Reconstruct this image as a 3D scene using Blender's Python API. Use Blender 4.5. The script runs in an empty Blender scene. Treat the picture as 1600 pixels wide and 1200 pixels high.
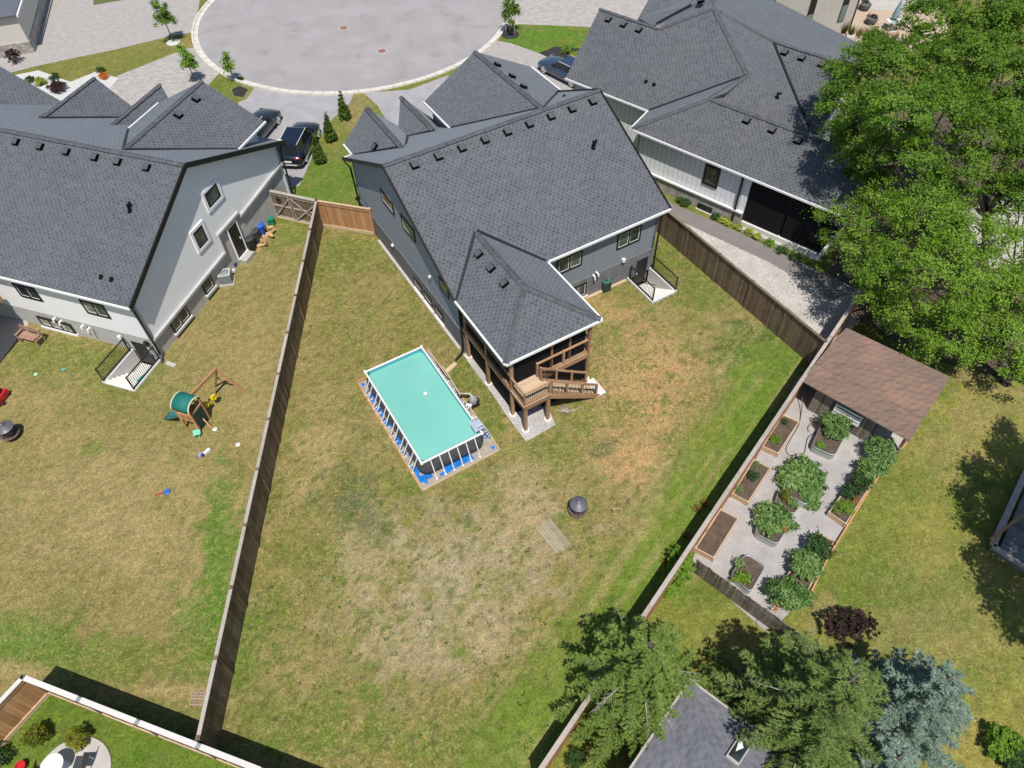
import bpy, math, random
import numpy as np
from mathutils import Vector, Matrix
random.seed(7); rng = np.random.default_rng(7)
scene = bpy.context.scene
col = scene.collection
R = math.radians
# ------------------------------------------------------------------ camera
FPX, TH, ROLL, CH = 1131.7, R(51.1704), R(2.0389), 28.2
cd = bpy.data.cameras.new('camera'); cam = bpy.data.objects.new('camera', cd); col.objects.link(cam)
cd.sensor_width = 36; cd.lens = 36*FPX/1600; cd.clip_start = .5; cd.clip_end = 900
cam.matrix_world = Matrix.Translation((0, 0, CH)) @ Matrix.Rotation(math.pi/2-TH, 4, 'X') @ Matrix.Rotation(-ROLL, 4, 'Z')
scene.camera = cam
# ------------------------------------------------------------------ light
SUN_EL, SUN_AZ = R(64.5), R(-82)          # azimuth of the sun measured from +X
w = bpy.data.worlds.new('World'); scene.world = w; w.use_nodes = True
nt = w.node_tree; bg = nt.nodes['Background']
sky = nt.nodes.new('ShaderNodeTexSky'); sky.sky_type = 'NISHITA'; sky.sun_disc = False
sky.sun_elevation = SUN_EL; sky.sun_rotation = math.pi/2-SUN_AZ; sky.dust_density = .6; sky.ozone_density = 2.5
nt.links.new(sky.outputs[0], bg.inputs[0]); bg.inputs[1].default_value = .1
sd = bpy.data.lights.new('sun', 'SUN'); sd.energy = 4.75; sd.angle = R(.55); sd.color = (1, .955, .885)
so = bpy.data.objects.new('sun', sd); col.objects.link(so)
sv = Vector((math.cos(SUN_EL)*math.cos(SUN_AZ), math.cos(SUN_EL)*math.sin(SUN_AZ), math.sin(SUN_EL)))
so.rotation_euler = sv.to_track_quat('Z', 'Y').to_euler(); so.location = (0, -20, 60)
vs = scene.view_settings; vs.view_transform = 'Standard'; vs.look = 'None'; vs.exposure = 0; vs.gamma = 1; vs.use_curve_mapping = False
scene.cycles.max_bounces = 6; scene.cycles.transparent_max_bounces = 8

# ------------------------------------------------------------------ measuring helpers: a pixel of the photograph + a height -> a point of the place
def at(px, py, z=0.):
    a = px-800; b = 600-py; c, s = math.cos(ROLL), math.sin(ROLL)
    u = c*a+s*b; v = -s*a+c*b
    dy = FPX*math.cos(TH)+v*math.sin(TH); dz = -FPX*math.sin(TH)+v*math.cos(TH)
    t = (z-CH)/dz
    return Vector((u*t, dy*t, z))
def pix(x, y, z=0.):
    zz = z-CH; d = y*math.cos(TH)-zz*math.sin(TH); v = y*math.sin(TH)+zz*math.cos(TH)
    X = FPX*x/d; Y = FPX*v/d; c, s = math.cos(ROLL), math.sin(ROLL)
    return 800+c*X-s*Y, 600-(s*X+c*Y)
def frame(ox, oy, deg):
    a = R(deg); c, s = math.cos(a), math.sin(a)
    return lambda u, v, z=0.: Vector((ox+u*c-v*s, oy+u*s+v*c, z))

# ------------------------------------------------------------------ objects
def tag(o, label=None, cat=None, group=None, kind=None):
    if label: o['label'] = label
    if cat: o['category'] = cat
    if group: o['group'] = group
    if kind: o['kind'] = kind
    return o
def thing(name, label, cat, loc=(0, 0, 0), group=None):
    o = bpy.data.objects.new(name, None); o.empty_display_size = .3; col.objects.link(o); o.location = loc
    return tag(o, label, cat, group)
def root_of(o):
    while o.parent: o = o.parent
    return o
def finish(o, parent):
    col.objects.link(o)
    if parent is not None: o.parent = parent
    return o
class MB:
    """collects faces given in world coordinates; build() links them as one mesh object"""
    def __init__(s): s.v = []; s.f = []; s.m = []; s.mi = 0; s.smooth = []; s.sm = False
    def poly(s, pts):
        n = len(s.v); s.v += [tuple(p) for p in pts]; s.f.append(tuple(range(n, n+len(pts)))); s.m.append(s.mi); s.smooth.append(s.sm)
    def raw(s, vs_, fs):
        n = len(s.v); s.v += [tuple(p) for p in vs_]
        for f in fs: s.f.append(tuple(i+n for i in f)); s.m.append(s.mi); s.smooth.append(s.sm)
    def prism(s, pts, off):
        """solid between polygon pts and pts+off"""
        pts = [Vector(p) for p in pts]; off = Vector(off); n = len(pts)
        nrm = Vector((0, 0, 0))
        for i in range(n): nrm += pts[i].cross(pts[(i+1) % n])
        if nrm.dot(off) > 0: pts = pts[::-1]
        q = [p+off for p in pts]
        fs = [tuple(range(n)), tuple(range(2*n-1, n-1, -1))]
        fs += [(i, n+i, n+(i+1) % n, (i+1) % n) for i in range(n)]
        s.raw(pts+q, fs)
    def box(s, c, dx, dy, dz, deg=0., tilt=None):
        """c = centre of the bottom face"""
        m = Matrix.Rotation(R(deg), 3, 'Z')
        if tilt is not None: m = m @ tilt
        c = Vector(c)
        P = [c+m @ Vector((x*dx/2, y*dy/2, z*dz)) for z in (0, 1) for x, y in ((-1, -1), (1, -1), (1, 1), (-1, 1))]
        s.raw(P, [(3, 2, 1, 0), (4, 5, 6, 7), (0, 1, 5, 4), (1, 2, 6, 5), (2, 3, 7, 6), (3, 0, 4, 7)])
    def beam(s, p0, p1, wd, ht, top=False):
        """bar from p0 to p1; top=True: the points lie on its top face"""
        p0, p1 = Vector(p0), Vector(p1); d = (p1-p0).normalized()
        side = d.cross(Vector((0, 0, 1)))
        if side.length < 1e-4: side = Vector((1, 0, 0))
        side.normalize(); up = side.cross(d).normalized()
        if top: p0 = p0-up*ht/2; p1 = p1-up*ht/2
        P = [p+side*a*wd/2+up*b*ht/2 for p in (p0, p1) for a, b in ((-1, -1), (1, -1), (1, 1), (-1, 1))]
        s.raw(P, [(0, 1, 2, 3), (7, 6, 5, 4), (0, 4, 5, 1), (1, 5, 6, 2), (2, 6, 7, 3), (3, 7, 4, 0)])
    def tube(s, pts, r, n=8, closed=False):
        pts = [Vector(p) for p in pts]; rs = r if isinstance(r, (list, tuple)) else [r]*len(pts); rings = []
        for i, p in enumerate(pts):
            a = pts[max(i-1, 0)]; b = pts[min(i+1, len(pts)-1)]; d = (b-a).normalized()
            e = d.cross(Vector((0, 0, 1)))
            if e.length < 1e-3: e = d.cross(Vector((0, 1, 0)))
            e.normalize(); g = d.cross(e).normalized()
            rings += [p+(e*math.cos(2*math.pi*k/n)+g*math.sin(2*math.pi*k/n))*rs[i] for k in range(n)]
        fs = []
        for i in range(len(pts)-1):
            for k in range(n): fs.append((i*n+k, i*n+(k+1) % n, (i+1)*n+(k+1) % n, (i+1)*n+k))
        fs.append(tuple(range(n))[::-1]); fs.append(tuple((len(pts)-1)*n+k for k in range(n)))
        s.raw(rings, fs)
    def lathe(s, c, prof, n=20, sq=1.):
        c = Vector(c); V = []; F = []
        for r, z in prof: V += [c+Vector((r*math.cos(2*math.pi*k/n), r*math.sin(2*math.pi*k/n)*sq, z)) for k in range(n)]
        for i in range(len(prof)-1):
            for k in range(n): F.append((i*n+k, i*n+(k+1) % n, (i+1)*n+(k+1) % n, (i+1)*n+k))
        F.append(tuple(range(n))[::-1]); F.append(tuple((len(prof)-1)*n+k for k in range(n)))
        s.raw(V, F)
    def build(s, name, mats, parent=None, bevel=0.):
        if not isinstance(mats, (list, tuple)): mats = [mats]
        off = root_of(parent).location.copy() if parent is not None else Vector((0, 0, 0))
        me = bpy.data.meshes.new(name)
        V = np.array(s.v, dtype=float)-np.array(off)
        me.from_pydata(V.tolist(), [], s.f)
        for m in mats: me.materials.append(m)
        me.polygons.foreach_set('material_index', s.m); me.polygons.foreach_set('use_smooth', s.smooth)
        uv = me.uv_layers.new(name='UVMap'); W = np.array(s.v); data = np.zeros((len(me.loops), 2)); k = 0
        for f in s.f:
            P = W[list(f)]; n = np.cross(P[1]-P[0], P[2]-P[1])
            if len(f) > 4: n = sum(np.cross(P[i]-P[0], P[(i+1) % len(f)]-P[0]) for i in range(1, len(f)-1))
            L = np.linalg.norm(n); n = n/L if L > 0 else np.array([0, 0, 1.])
            if abs(n[2]) > .97: t = np.array([1., 0, 0]); b = np.array([0, 1., 0])
            else:
                t = np.array([-n[1], n[0], 0]); t /= np.linalg.norm(t); b = np.cross(n, t)
            data[k:k+len(f), 0] = P @ t; data[k:k+len(f), 1] = P @ b; k += len(f)
        uv.data.foreach_set('uv', data.ravel()); me.update()
        o = bpy.data.objects.new(name, me); finish(o, parent)
        if bevel:
            md = o.modifiers.new('bevel', 'BEVEL'); md.width = bevel; md.segments = 2; md.limit_method = 'ANGLE'
        return o
def smooth(pts, n=5):
    pts = [Vector(p) for p in pts]; q = [pts[0]]+pts+[pts[-1]]; o = []
    for i in range(1, len(q)-2):
        for k in range(n):
            t = k/n; o.append(.5*((2*q[i])+(q[i+1]-q[i-1])*t+(2*q[i-1]-5*q[i]+4*q[i+1]-q[i+2])*t*t+(3*q[i]-q[i-1]-3*q[i+1]+q[i+2])*t**3))
    return o+[pts[-1]]
def copy_tree(o, parent=None):
    c = o.copy(); col.objects.link(c)
    if parent is not None: c.parent = parent
    for ch in list(o.children): copy_tree(ch, c)
    return c
def fast_mesh(name, V, nper, mat, parent=None, colors=None):
    """V: (n*nper,3) world coordinates, faces of nper corners each"""
    if parent is not None: V = V-np.array(root_of(parent).location)
    n = len(V)//nper; me = bpy.data.meshes.new(name)
    me.vertices.add(len(V)); me.vertices.foreach_set('co', V.astype(np.float32).ravel())
    me.loops.add(len(V)); me.loops.foreach_set('vertex_index', np.arange(len(V), dtype=np.int32))
    me.polygons.add(n); me.polygons.foreach_set('loop_start', np.arange(0, len(V), nper, dtype=np.int32))
    if colors is not None:
        a = me.color_attributes.new('Col', 'FLOAT_COLOR', 'POINT'); a.data.foreach_set('color', colors.astype(np.float32).ravel())
    me.materials.append(mat); me.update(calc_edges=True); me.validate()
    return finish(bpy.data.objects.new(name, me), parent)

# ------------------------------------------------------------------ materials
def mat(name, base=(.5, .5, .5), rough=.7, spec=.3, metal=0.):
    m = bpy.data.materials.new(name); m.use_nodes = True; b = m.node_tree.nodes['Principled BSDF']
    b.inputs['Base Color'].default_value = (*base, 1); b.inputs['Roughness'].default_value = rough
    b.inputs['Specular IOR Level'].default_value = spec; b.inputs['Metallic'].default_value = metal
    return m
def N(m, t, **k):
    n = m.node_tree.nodes.new(t)
    for a, b in k.items():
        if a in n.inputs: n.inputs[a].default_value = b
        else: setattr(n, a, b)
    return n
def L(m, a, b): m.node_tree.links.new(a, b)
def P(m): return m.node_tree.nodes['Principled BSDF']
def ramp(m, fac, stops):
    r = N(m, 'ShaderNodeValToRGB'); e = r.color_ramp.elements
    while len(e) < len(stops): e.new(.5)
    for i, (p, c) in enumerate(stops): e[i].position = p; e[i].color = (*c, 1) if len(c) == 3 else c
    L(m, fac, r.inputs[0]); return r.outputs[0]
def mul(c, k): return tuple(x*k for x in c)
def bump(m, h, strength=.3, dist=.02):
    b = N(m, 'ShaderNodeBump'); b.inputs['Strength'].default_value = strength; b.inputs['Distance'].default_value = dist
    L(m, h, b.inputs['Height']); L(m, b.outputs[0], P(m).inputs['Normal'])
def noisy(name, base, k=.25, scale=3., rough=.85, detail=6., spec=.2, bs=.15, world=True, metal=0., fine=None, bd=.01):
    """a base colour with blotches and fine grain"""
    m = mat(name, base, rough, spec, metal); tc = N(m, 'ShaderNodeTexCoord'); g = N(m, 'ShaderNodeNewGeometry')
    src = g.outputs['Position'] if world else tc.outputs['Object']
    n = N(m, 'ShaderNodeTexNoise', Scale=scale, Detail=detail, Roughness=.65); L(m, src, n.inputs['Vector'])
    c = ramp(m, n.outputs['Fac'], [(.3, mul(base, 1-k)), (.7, mul(base, 1+k))])
    f = N(m, 'ShaderNodeTexNoise', Scale=fine or scale*14, Detail=3.); L(m, src, f.inputs['Vector'])
    mx = N(m, 'ShaderNodeMix', data_type='RGBA', blend_type='MULTIPLY'); mx.inputs['Factor'].default_value = 1.
    r2 = ramp(m, f.outputs['Fac'], [(.25, (1-k*.8,)*3), (.75, (1+k*.5,)*3)])
    L(m, c, mx.inputs['A']); L(m, r2, mx.inputs['B']); L(m, mx.outputs['Result'], P(m).inputs['Base Color'])
    if bs: bump(m, f.outputs['Fac'], bs, bd)
    return m
def shingle(name, a, b, dark, wdt=.27, ht=.155, blotch=.12, dash=.52):
    """laminated shingles: staggered rows of dark tabs on a lighter course"""
    m = mat(name, a, .9, .25); uv = N(m, 'ShaderNodeUVMap'); sp = N(m, 'ShaderNodeSeparateXYZ'); L(m, uv.outputs[0], sp.inputs[0])
    def M2(op, x, y=None, z=None):
        n = N(m, 'ShaderNodeMath', operation=op)
        for i, v in enumerate((x, y, z)):
            if v is None: continue
            if isinstance(v, (int, float)): n.inputs[i].default_value = v
            else: L(m, v, n.inputs[i])
        return n.outputs[0]
    vr = M2('DIVIDE', sp.outputs['Y'], ht); row = M2('FLOOR', vr); fv = M2('FRACT', vr)
    wn = N(m, 'ShaderNodeTexWhiteNoise', noise_dimensions='1D'); L(m, row, wn.inputs['W'])
    us = M2('ADD', M2('DIVIDE', sp.outputs['X'], wdt), M2('ADD', M2('MULTIPLY', row, .5), M2('MULTIPLY', wn.outputs['Value'], .22)))
    cell = M2('FLOOR', us); fu = M2('FRACT', us); cv = N(m, 'ShaderNodeCombineXYZ'); L(m, cell, cv.inputs[0]); L(m, row, cv.inputs[1])
    w2 = N(m, 'ShaderNodeTexWhiteNoise', noise_dimensions='3D'); L(m, cv.outputs[0], w2.inputs['Vector'])
    wid = M2('MULTIPLY_ADD', w2.outputs['Value'], .3, .32)
    inu = M2('LESS_THAN', M2('ABSOLUTE', M2('SUBTRACT', fu, .5)), M2('MULTIPLY', wid, .55)); inv = M2('LESS_THAN', M2('ABSOLUTE', M2('SUBTRACT', fv, .42)), .36)
    sp2 = N(m, 'ShaderNodeSeparateColor'); L(m, w2.outputs['Color'], sp2.inputs[0])
    k = M2('MULTIPLY', M2('MULTIPLY', inu, inv), M2('MULTIPLY_ADD', sp2.outputs[1], .55, .6))
    base = ramp(m, sp2.outputs[0], [(0., a), (1., b)])
    mx = N(m, 'ShaderNodeMix', data_type='RGBA', blend_type='MIX'); L(m, M2('MULTIPLY', k, dash), mx.inputs['Factor']); L(m, base, mx.inputs['A']); mx.inputs['B'].default_value = (*mul(dark, .5), 1)
    g = N(m, 'ShaderNodeNewGeometry'); n = N(m, 'ShaderNodeTexNoise', Scale=.5, Detail=5., Roughness=.55); L(m, g.outputs['Position'], n.inputs['Vector'])
    r = ramp(m, n.outputs['Fac'], [(.3, (1-blotch*.6, 1-blotch*.5, 1-blotch*.3)), (.55, (1, 1, 1)), (.75, (1+blotch, 1+blotch*.5, 1+blotch*.6))])
    f = N(m, 'ShaderNodeTexNoise', Scale=30., Detail=2.); L(m, g.outputs['Position'], f.inputs['Vector']); rf = ramp(m, f.outputs['Fac'], [(.3, (.88,)*3), (.7, (1.12,)*3)])
    m2 = N(m, 'ShaderNodeMix', data_type='RGBA', blend_type='MULTIPLY'); m2.inputs['Factor'].default_value = 1.; L(m, mx.outputs['Result'], m2.inputs['A']); L(m, r, m2.inputs['B'])
    m3 = N(m, 'ShaderNodeMix', data_type='RGBA', blend_type='MULTIPLY'); m3.inputs['Factor'].default_value = 1.; L(m, m2.outputs['Result'], m3.inputs['A']); L(m, rf, m3.inputs['B']); L(m, m3.outputs['Result'], P(m).inputs['Base Color'])
    P(m).inputs['Sheen Weight'].default_value = .3; P(m).inputs['Sheen Roughness'].default_value = .55; P(m).inputs['Sheen Tint'].default_value = (.8, .9, 1, 1)
    bump(m, fv, .35, .012)
    return m
def bricky(name, a, b, mortar, bw=.3, bh=.1, ms=.008, rough=.85, bs=.5, off=.5, var=.2):
    m = mat(name, a, rough, .2); uv = N(m, 'ShaderNodeUVMap')
    br = N(m, 'ShaderNodeTexBrick', Scale=1.); br.offset = off; br.inputs['Color1'].default_value = (*a, 1); br.inputs['Color2'].default_value = (*b, 1)
    br.inputs['Mortar'].default_value = (*mortar, 1); br.inputs['Mortar Size'].default_value = ms; br.inputs['Brick Width'].default_value = bw; br.inputs['Row Height'].default_value = bh
    L(m, uv.outputs[0], br.inputs['Vector'])
    g = N(m, 'ShaderNodeNewGeometry'); n = N(m, 'ShaderNodeTexNoise', Scale=2.2, Detail=8.); L(m, g.outputs['Position'], n.inputs['Vector'])
    r = ramp(m, n.outputs['Fac'], [(.3, (1-var,)*3), (.7, (1+var,)*3)])
    mx = N(m, 'ShaderNodeMix', data_type='RGBA', blend_type='MULTIPLY'); mx.inputs['Factor'].default_value = 1.
    L(m, br.outputs['Color'], mx.inputs['A']); L(m, r, mx.inputs['B']); L(m, mx.outputs['Result'], P(m).inputs['Base Color'])
    bump(m, br.outputs['Fac'], -bs, .01)
    return m
def leafy(name, cols, rough=.55, trans=.35, spec=.25):
    m = mat(name, cols[0], rough, spec); g = N(m, 'ShaderNodeNewGeometry')
    n = N(m, 'ShaderNodeTexNoise', Scale=1.1, Detail=3.); L(m, g.outputs['Position'], n.inputs['Vector'])
    ad = N(m, 'ShaderNodeMath', operation='MULTIPLY_ADD'); ad.inputs[1].default_value = .34; L(m, g.outputs['Random Per Island'], ad.inputs[0])
    sc = N(m, 'ShaderNodeMath', operation='MULTIPLY'); sc.inputs[1].default_value = .68; L(m, n.outputs['Fac'], sc.inputs[0]); L(m, sc.outputs[0], ad.inputs[2])
    k = len(cols); c = ramp(m, ad.outputs[0], [(.12+.76*i/(k-1), cols[i]) for i in range(k)])
    L(m, c, P(m).inputs['Base Color'])
    tr = N(m, 'ShaderNodeBsdfTranslucent'); L(m, c, tr.inputs[0]); mx = N(m, 'ShaderNodeMixShader'); mx.inputs[0].default_value = trans
    out = m.node_tree.nodes['Material Output']; L(m, P(m).outputs[0], mx.inputs[1]); L(m, tr.outputs[0], mx.inputs[2]); L(m, mx.outputs[0], out.inputs['Surface'])
    return m
def woody(name, a, b, rough=.75, scale=1., var=.25, obj_var=True):
    """wood with grain along the piece and a shade of its own for every board"""
    m = mat(name, a, rough, .2); g = N(m, 'ShaderNodeNewGeometry'); oi = N(m, 'ShaderNodeObjectInfo')
    n = N(m, 'ShaderNodeTexNoise', Scale=2.2*scale, Detail=8., Roughness=.7); L(m, g.outputs['Position'], n.inputs['Vector'])
    n2 = N(m, 'ShaderNodeTexNoise', Scale=26*scale, Detail=3.); L(m, g.outputs['Position'], n2.inputs['Vector'])
    c = ramp(m, n.outputs['Fac'], [(.3, a), (.7, b)])
    mx = N(m, 'ShaderNodeMix', data_type='RGBA', blend_type='MULTIPLY'); mx.inputs['Factor'].default_value = 1.
    r = ramp(m, n2.outputs['Fac'], [(.25, (1-var,)*3), (.75, (1+var*.6,)*3)]); L(m, c, mx.inputs['A']); L(m, r, mx.inputs['B'])
    m3 = N(m, 'ShaderNodeMix', data_type='RGBA', blend_type='MULTIPLY'); m3.inputs['Factor'].default_value = 1.
    r3 = ramp(m, oi.outputs['Random'], [(0., (1-var, 1-var*1.05, 1-var*1.1)), (1., (1+var*.8,)*3)])
    L(m, mx.outputs['Result'], m3.inputs['A']); L(m, r3, m3.inputs['B']); L(m, m3.outputs['Result'], P(m).inputs['Base Color'])
    bump(m, n2.outputs['Fac'], .15, .01)
    return m
M_ = {}
M_['roof'] = shingle('charcoal_shingles', (.128, .134, .147), (.107, .112, .123), (.075, .078, .086))
M_['roof_left'] = shingle('slate_grey_shingles', (.12, .127, .14), (.1, .106, .117), (.07, .074, .082))
M_['roof_right'] = shingle('grey_shingles', (.122, .127, .137), (.102, .106, .114), (.07, .073, .08))
M_['cap'] = noisy('ridge_cap_shingle', (.096, .1, .11), .3, 3., fine=9.)
M_['flash'] = mat('dark_valley_flashing', (.02, .023, .03), .5, .3)
M_['vent'] = mat('black_vent_plastic', (.006, .006, .007), .7, .1); M_['vent_top'] = mat('vent_lid_reflection', (.085, .092, .104), .6, .2)  # lid colour lightened for the light its black top reflects
M_['white'] = noisy('white_trim', (.78, .78, .76), .04, 1.5, .5, bs=0)
M_['black'] = mat('black_metal', (.012, .012, .014), .4, .4)
M_['blackf'] = mat('black_window_frame', (.014, .014, .015), .45, .4)
M_['stucco_grey'] = noisy('grey_stucco', (.3, .33, .37), .05, .8, .92, fine=40, bs=.1)
M_['stucco_white'] = noisy('white_stucco', (.86, .86, .86), .03, .7, .92, fine=40, bs=.08)
M_['siding'] = bricky('grey_lap_siding', (.25, .275, .31), (.245, .27, .3), (.09, .1, .12), 6., .165, .012, .6, .5, var=.03)
M_['brick'] = bricky('dark_grey_brick', (.115, .12, .135), (.165, .165, .175), (.29, .29, .3), .24, .085, .008, var=.15)
M_['stone_left'] = bricky('pale_grey_brick', (.43, .415, .41), (.5, .48, .465), (.54, .53, .51), .36, .1, .007, var=.08)
M_['stone_right'] = bricky('ledgestone', (.34, .31, .27), (.46, .43, .39), (.2, .18, .16), .42, .13, .012, var=.25)
M_['batten'] = bricky('board_and_batten', (.78, .785, .8), (.76, .765, .78), (.4, .41, .43), .33, 30., .014, .6, .8, 0., .04)
M_['conc'] = noisy('concrete', (.47, .44, .4), .1, 1.5, .9, fine=25)
M_['conc_white'] = noisy('pale_concrete', (.66, .64, .6), .06, 1.5, .9, fine=25)
M_['kerb'] = noisy('kerb_concrete', (.62, .58, .52), .12, 1.2, .9)
M_['asphalt'] = noisy('worn_asphalt', (.325, .308, .31), .1, .35, .92, fine=60, bs=.2)
M_['drive'] = noisy('tarmac_driveway', (.345, .335, .34), .12, .9, .92, fine=50, bs=.25)
M_['walk'] = noisy('walkway_asphalt', (.21, .19, .18), .1, 1., .92, fine=50)
M_['paver'] = bricky('pale_pavers', (.46, .425, .395), (.37, .345, .325), (.25, .235, .22), .42, .21, .014, var=.08)
M_['paver2'] = bricky('grey_brown_pavers', (.4, .37, .35), (.36, .335, .315), (.29, .27, .26), .3, .15, .006, var=.08)
M_['gravel'] = noisy('pea_gravel', (.41, .38, .365), .16, 1.2, .95, fine=32, bs=.9, bd=.03)
M_['rock'] = noisy('river_rock_bed', (.5, .47, .45), .2, 1., .95, fine=16, bs=1., bd=.05)
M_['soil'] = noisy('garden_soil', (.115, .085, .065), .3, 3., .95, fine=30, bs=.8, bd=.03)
M_['mulch'] = noisy('dark_mulch', (.045, .04, .04), .4, 3., .95, fine=24, bs=.8, bd=.03)
M_['mulch_w'] = noisy('white_stone_mulch', (.55, .54, .52), .1, 3., .9, fine=24, bs=.6, bd=.02)
M_['deck'] = woody('cedar_deck', (.34, .19, .105), (.46, .29, .175), var=.22)
M_['deck_pale'] = woody('pale_deck_board', (.55, .4, .27), (.62, .46, .32), var=.1)
M_['fence_b'] = woody('weathered_fence', (.16, .112, .075), (.26, .19, .13), var=.28)
M_['fence_cap'] = woody('silvered_cap', (.36, .31, .27), (.46, .41, .37), var=.12)
M_['fence_white'] = woody('pale_painted_cap', (.6, .57, .53), (.68, .65, .62), var=.08)
M_['fence_o'] = woody('cedar_fence', (.44, .22, .1), (.56, .32, .16), var=.2)
M_['fence_g'] = woody('old_grey_pickets', (.15, .13, .105), (.27, .24, .2), var=.4)
M_['timber'] = woody('new_timber', (.5, .36, .23), (.62, .46, .31), var=.12)
M_['metal'] = mat('galvanised_steel', (.46, .5, .48), .42, .5, .6)
M_['alu'] = mat('white_powder_coat', (.72, .72, .72), .4, .4)
M_['shedroof'] = shingle('brown_shed_shingles', (.24, .152, .105), (.19, .128, .098), (.15, .105, .085), .7, .16, .3, .3)
M_['flatroof'] = shingle('grey_faded_shingles', (.185, .185, .205), (.15, .15, .168), (.12, .12, .135), .45, .16, .22, .3)
def glass(name, c=(.03, .04, .045), rough=.08):
    m = mat(name, c, rough, .6); g = N(m, 'ShaderNodeNewGeometry'); n = N(m, 'ShaderNodeTexNoise', Scale=1.3, Detail=3.); L(m, g.outputs['Position'], n.inputs['Vector'])
    L(m, ramp(m, n.outputs['Fac'], [(.35, mul(c, .45)), (.65, mul(c, 1.9))]), P(m).inputs['Base Color']); return m
M_['glass'] = glass('dark_window_glass'); M_['glass_g'] = glass('green_window_glass', (.07, .085, .07)); M_['glass_p'] = glass('curtained_glass', (.3, .3, .29), .15)
M_['screen'] = mat('porch_screen', (.012, .012, .014), .8, .1)
M_['void'] = mat('under_deck_shade', (.012, .013, .015), .8, .1)
M_['leaf'] = leafy('maple_leaf', [(.035, .085, .012), (.1, .2, .02), (.18, .31, .032), (.3, .45, .055)], trans=.4)
M_['leaf_b'] = leafy('locust_leaf', [(.05, .115, .015), (.14, .26, .025), (.24, .39, .042), (.38, .53, .085)], trans=.4)
M_['leaf_d'] = leafy('shrub_leaf', [(.025, .06, .015), (.055, .12, .03), (.1, .18, .05)])
M_['leaf_y'] = leafy('gold_leaf', [(.22, .26, .03), (.4, .44, .06), (.55, .56, .12)])
M_['leaf_l'] = leafy('lime_leaf', [(.09, .19, .02), (.19, .34, .035), (.3, .45, .06)])
M_['leaf_v'] = leafy('vegetable_leaf', [(.04, .1, .025), (.12, .235, .06), (.23, .36, .11), (.36, .49, .2)], trans=.3)
M_['leaf_p'] = leafy('purple_leaf', [(.035, .018, .02), (.065, .035, .032), (.1, .07, .05)])
M_['leaf_o'] = leafy('yew_gold', [(.06, .085, .012), (.17, .2, .02), (.42, .4, .04)])
M_['needle'] = leafy('spruce_needle', [(.055, .1, .02), (.15, .235, .042), (.255, .36, .08), (.38, .49, .14)], .6, .25)
M_['needle_d'] = leafy('dark_spruce_needle', [(.045, .085, .022), (.135, .205, .048), (.24, .33, .09), (.37, .46, .155)], .6, .25)
M_['needle_b'] = leafy('blue_spruce_needle', [(.08, .13, .095), (.17, .255, .195), (.29, .39, .31), (.45, .56, .45)], .6, .1)
M_['cedar'] = leafy('cedar_spray', [(.03, .055, .008), (.075, .125, .014), (.13, .2, .025)], .6, .15)
M_['limb'] = noisy('brown_limb', (.11, .095, .06), .3, 5., .9); M_['bark'] = noisy('bark', (.17, .14, .12), .35, 5., .9, bs=.6, bd=.03); M_['twig'] = noisy('pale_dead_wood', (.4, .35, .31), .25, 5., .9)
M_['flower'] = leafy('orange_flower', [(.6, .13, .015), (.75, .25, .03)])

# ================================================================== GROUND
def vnoise(x, y, seed=0):
    xi = np.floor(x).astype(np.int64); yi = np.floor(y).astype(np.int64); fx = x-xi; fy = y-yi
    fx = fx*fx*(3-2*fx); fy = fy*fy*(3-2*fy)
    def h(a, b):
        n = (a*374761393+b*668265263+seed*982451653) & 0xffffffff
        n = ((n ^ (n >> 13))*1274126177) & 0xffffffff
        return ((n ^ (n >> 16)) & 0xffff)/65535.
    return (h(xi, yi)*(1-fx)+h(xi+1, yi)*fx)*(1-fy)+(h(xi, yi+1)*(1-fx)+h(xi+1, yi+1)*fx)*fy
def fbm(x, y, s, seed=0, oct=4):
    v = 0; a = .5; t = 0
    for i in range(oct): v = v+a*vnoise(x*s*2**i+17.3*i, y*s*2**i-9.1*i, seed+i); t += a; a *= .55
    return v/t
def inpoly(X, Y, poly):
    r = np.zeros(X.shape, bool); n = len(poly); j = n-1
    for i in range(n):
        xi, yi = poly[i]; xj, yj = poly[j]
        with np.errstate(divide='ignore', invalid='ignore'):
            c = ((yi > Y) != (yj > Y)) & (X < (xj-xi)*(Y-yi)/(yj-yi+1e-12)+xi)
        r ^= c; j = i
    return r
C_ = {'dry': (.265, .225, .098), 'dry2': (.36, .285, .14), 'olive': (.19, .185, .055), 'green': (.12, .175, .028), 'lush': (.085, .19, .02), 'dirt': (.36, .295, .18),
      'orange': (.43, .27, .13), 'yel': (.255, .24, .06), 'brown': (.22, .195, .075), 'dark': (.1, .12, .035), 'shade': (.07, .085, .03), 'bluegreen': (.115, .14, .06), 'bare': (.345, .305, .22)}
C_ = {k: (lambda v: (v*.97+.03*v.mean())*.97)(np.array(v)) for k, v in C_.items()}
# (yard outline in photo pixels, (base colour, second colour))
YARDS = [
 ([(-400, -200), (2000, -200), (2000, 420), (1500, 420), (1040, 330), (600, 330), (480, 350), (400, 345), (200, 330), (-400, 330)], ('green', 'olive')),
 ([(-600, 330), (400, 345), (507, 356), (350, 1165), (60, 1065), (-600, 1500)], ('dry', 'brown')),
 ([(507, 356), (580, 340), (760, 340), (1040, 340), (1262, 560), (1010, 955), (830, 1230), (420, 1230), (335, 1165)], ('dry', 'olive')),
 ([(-600, 1500), (60, 1065), (350, 1165), (420, 1230), (600, 1500)], ('lush', 'green')),
 ([(1262, 560), (1340, 480), (2000, 380), (2000, 1500), (1450, 1400), (1190, 990), (1090, 885), (1010, 955)], ('yel', 'green')),
 ([(1010, 955), (1090, 880), (1190, 985), (1300, 1060), (1500, 1500), (600, 1500), (830, 1230)], ('yel', 'green')),
]
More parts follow.
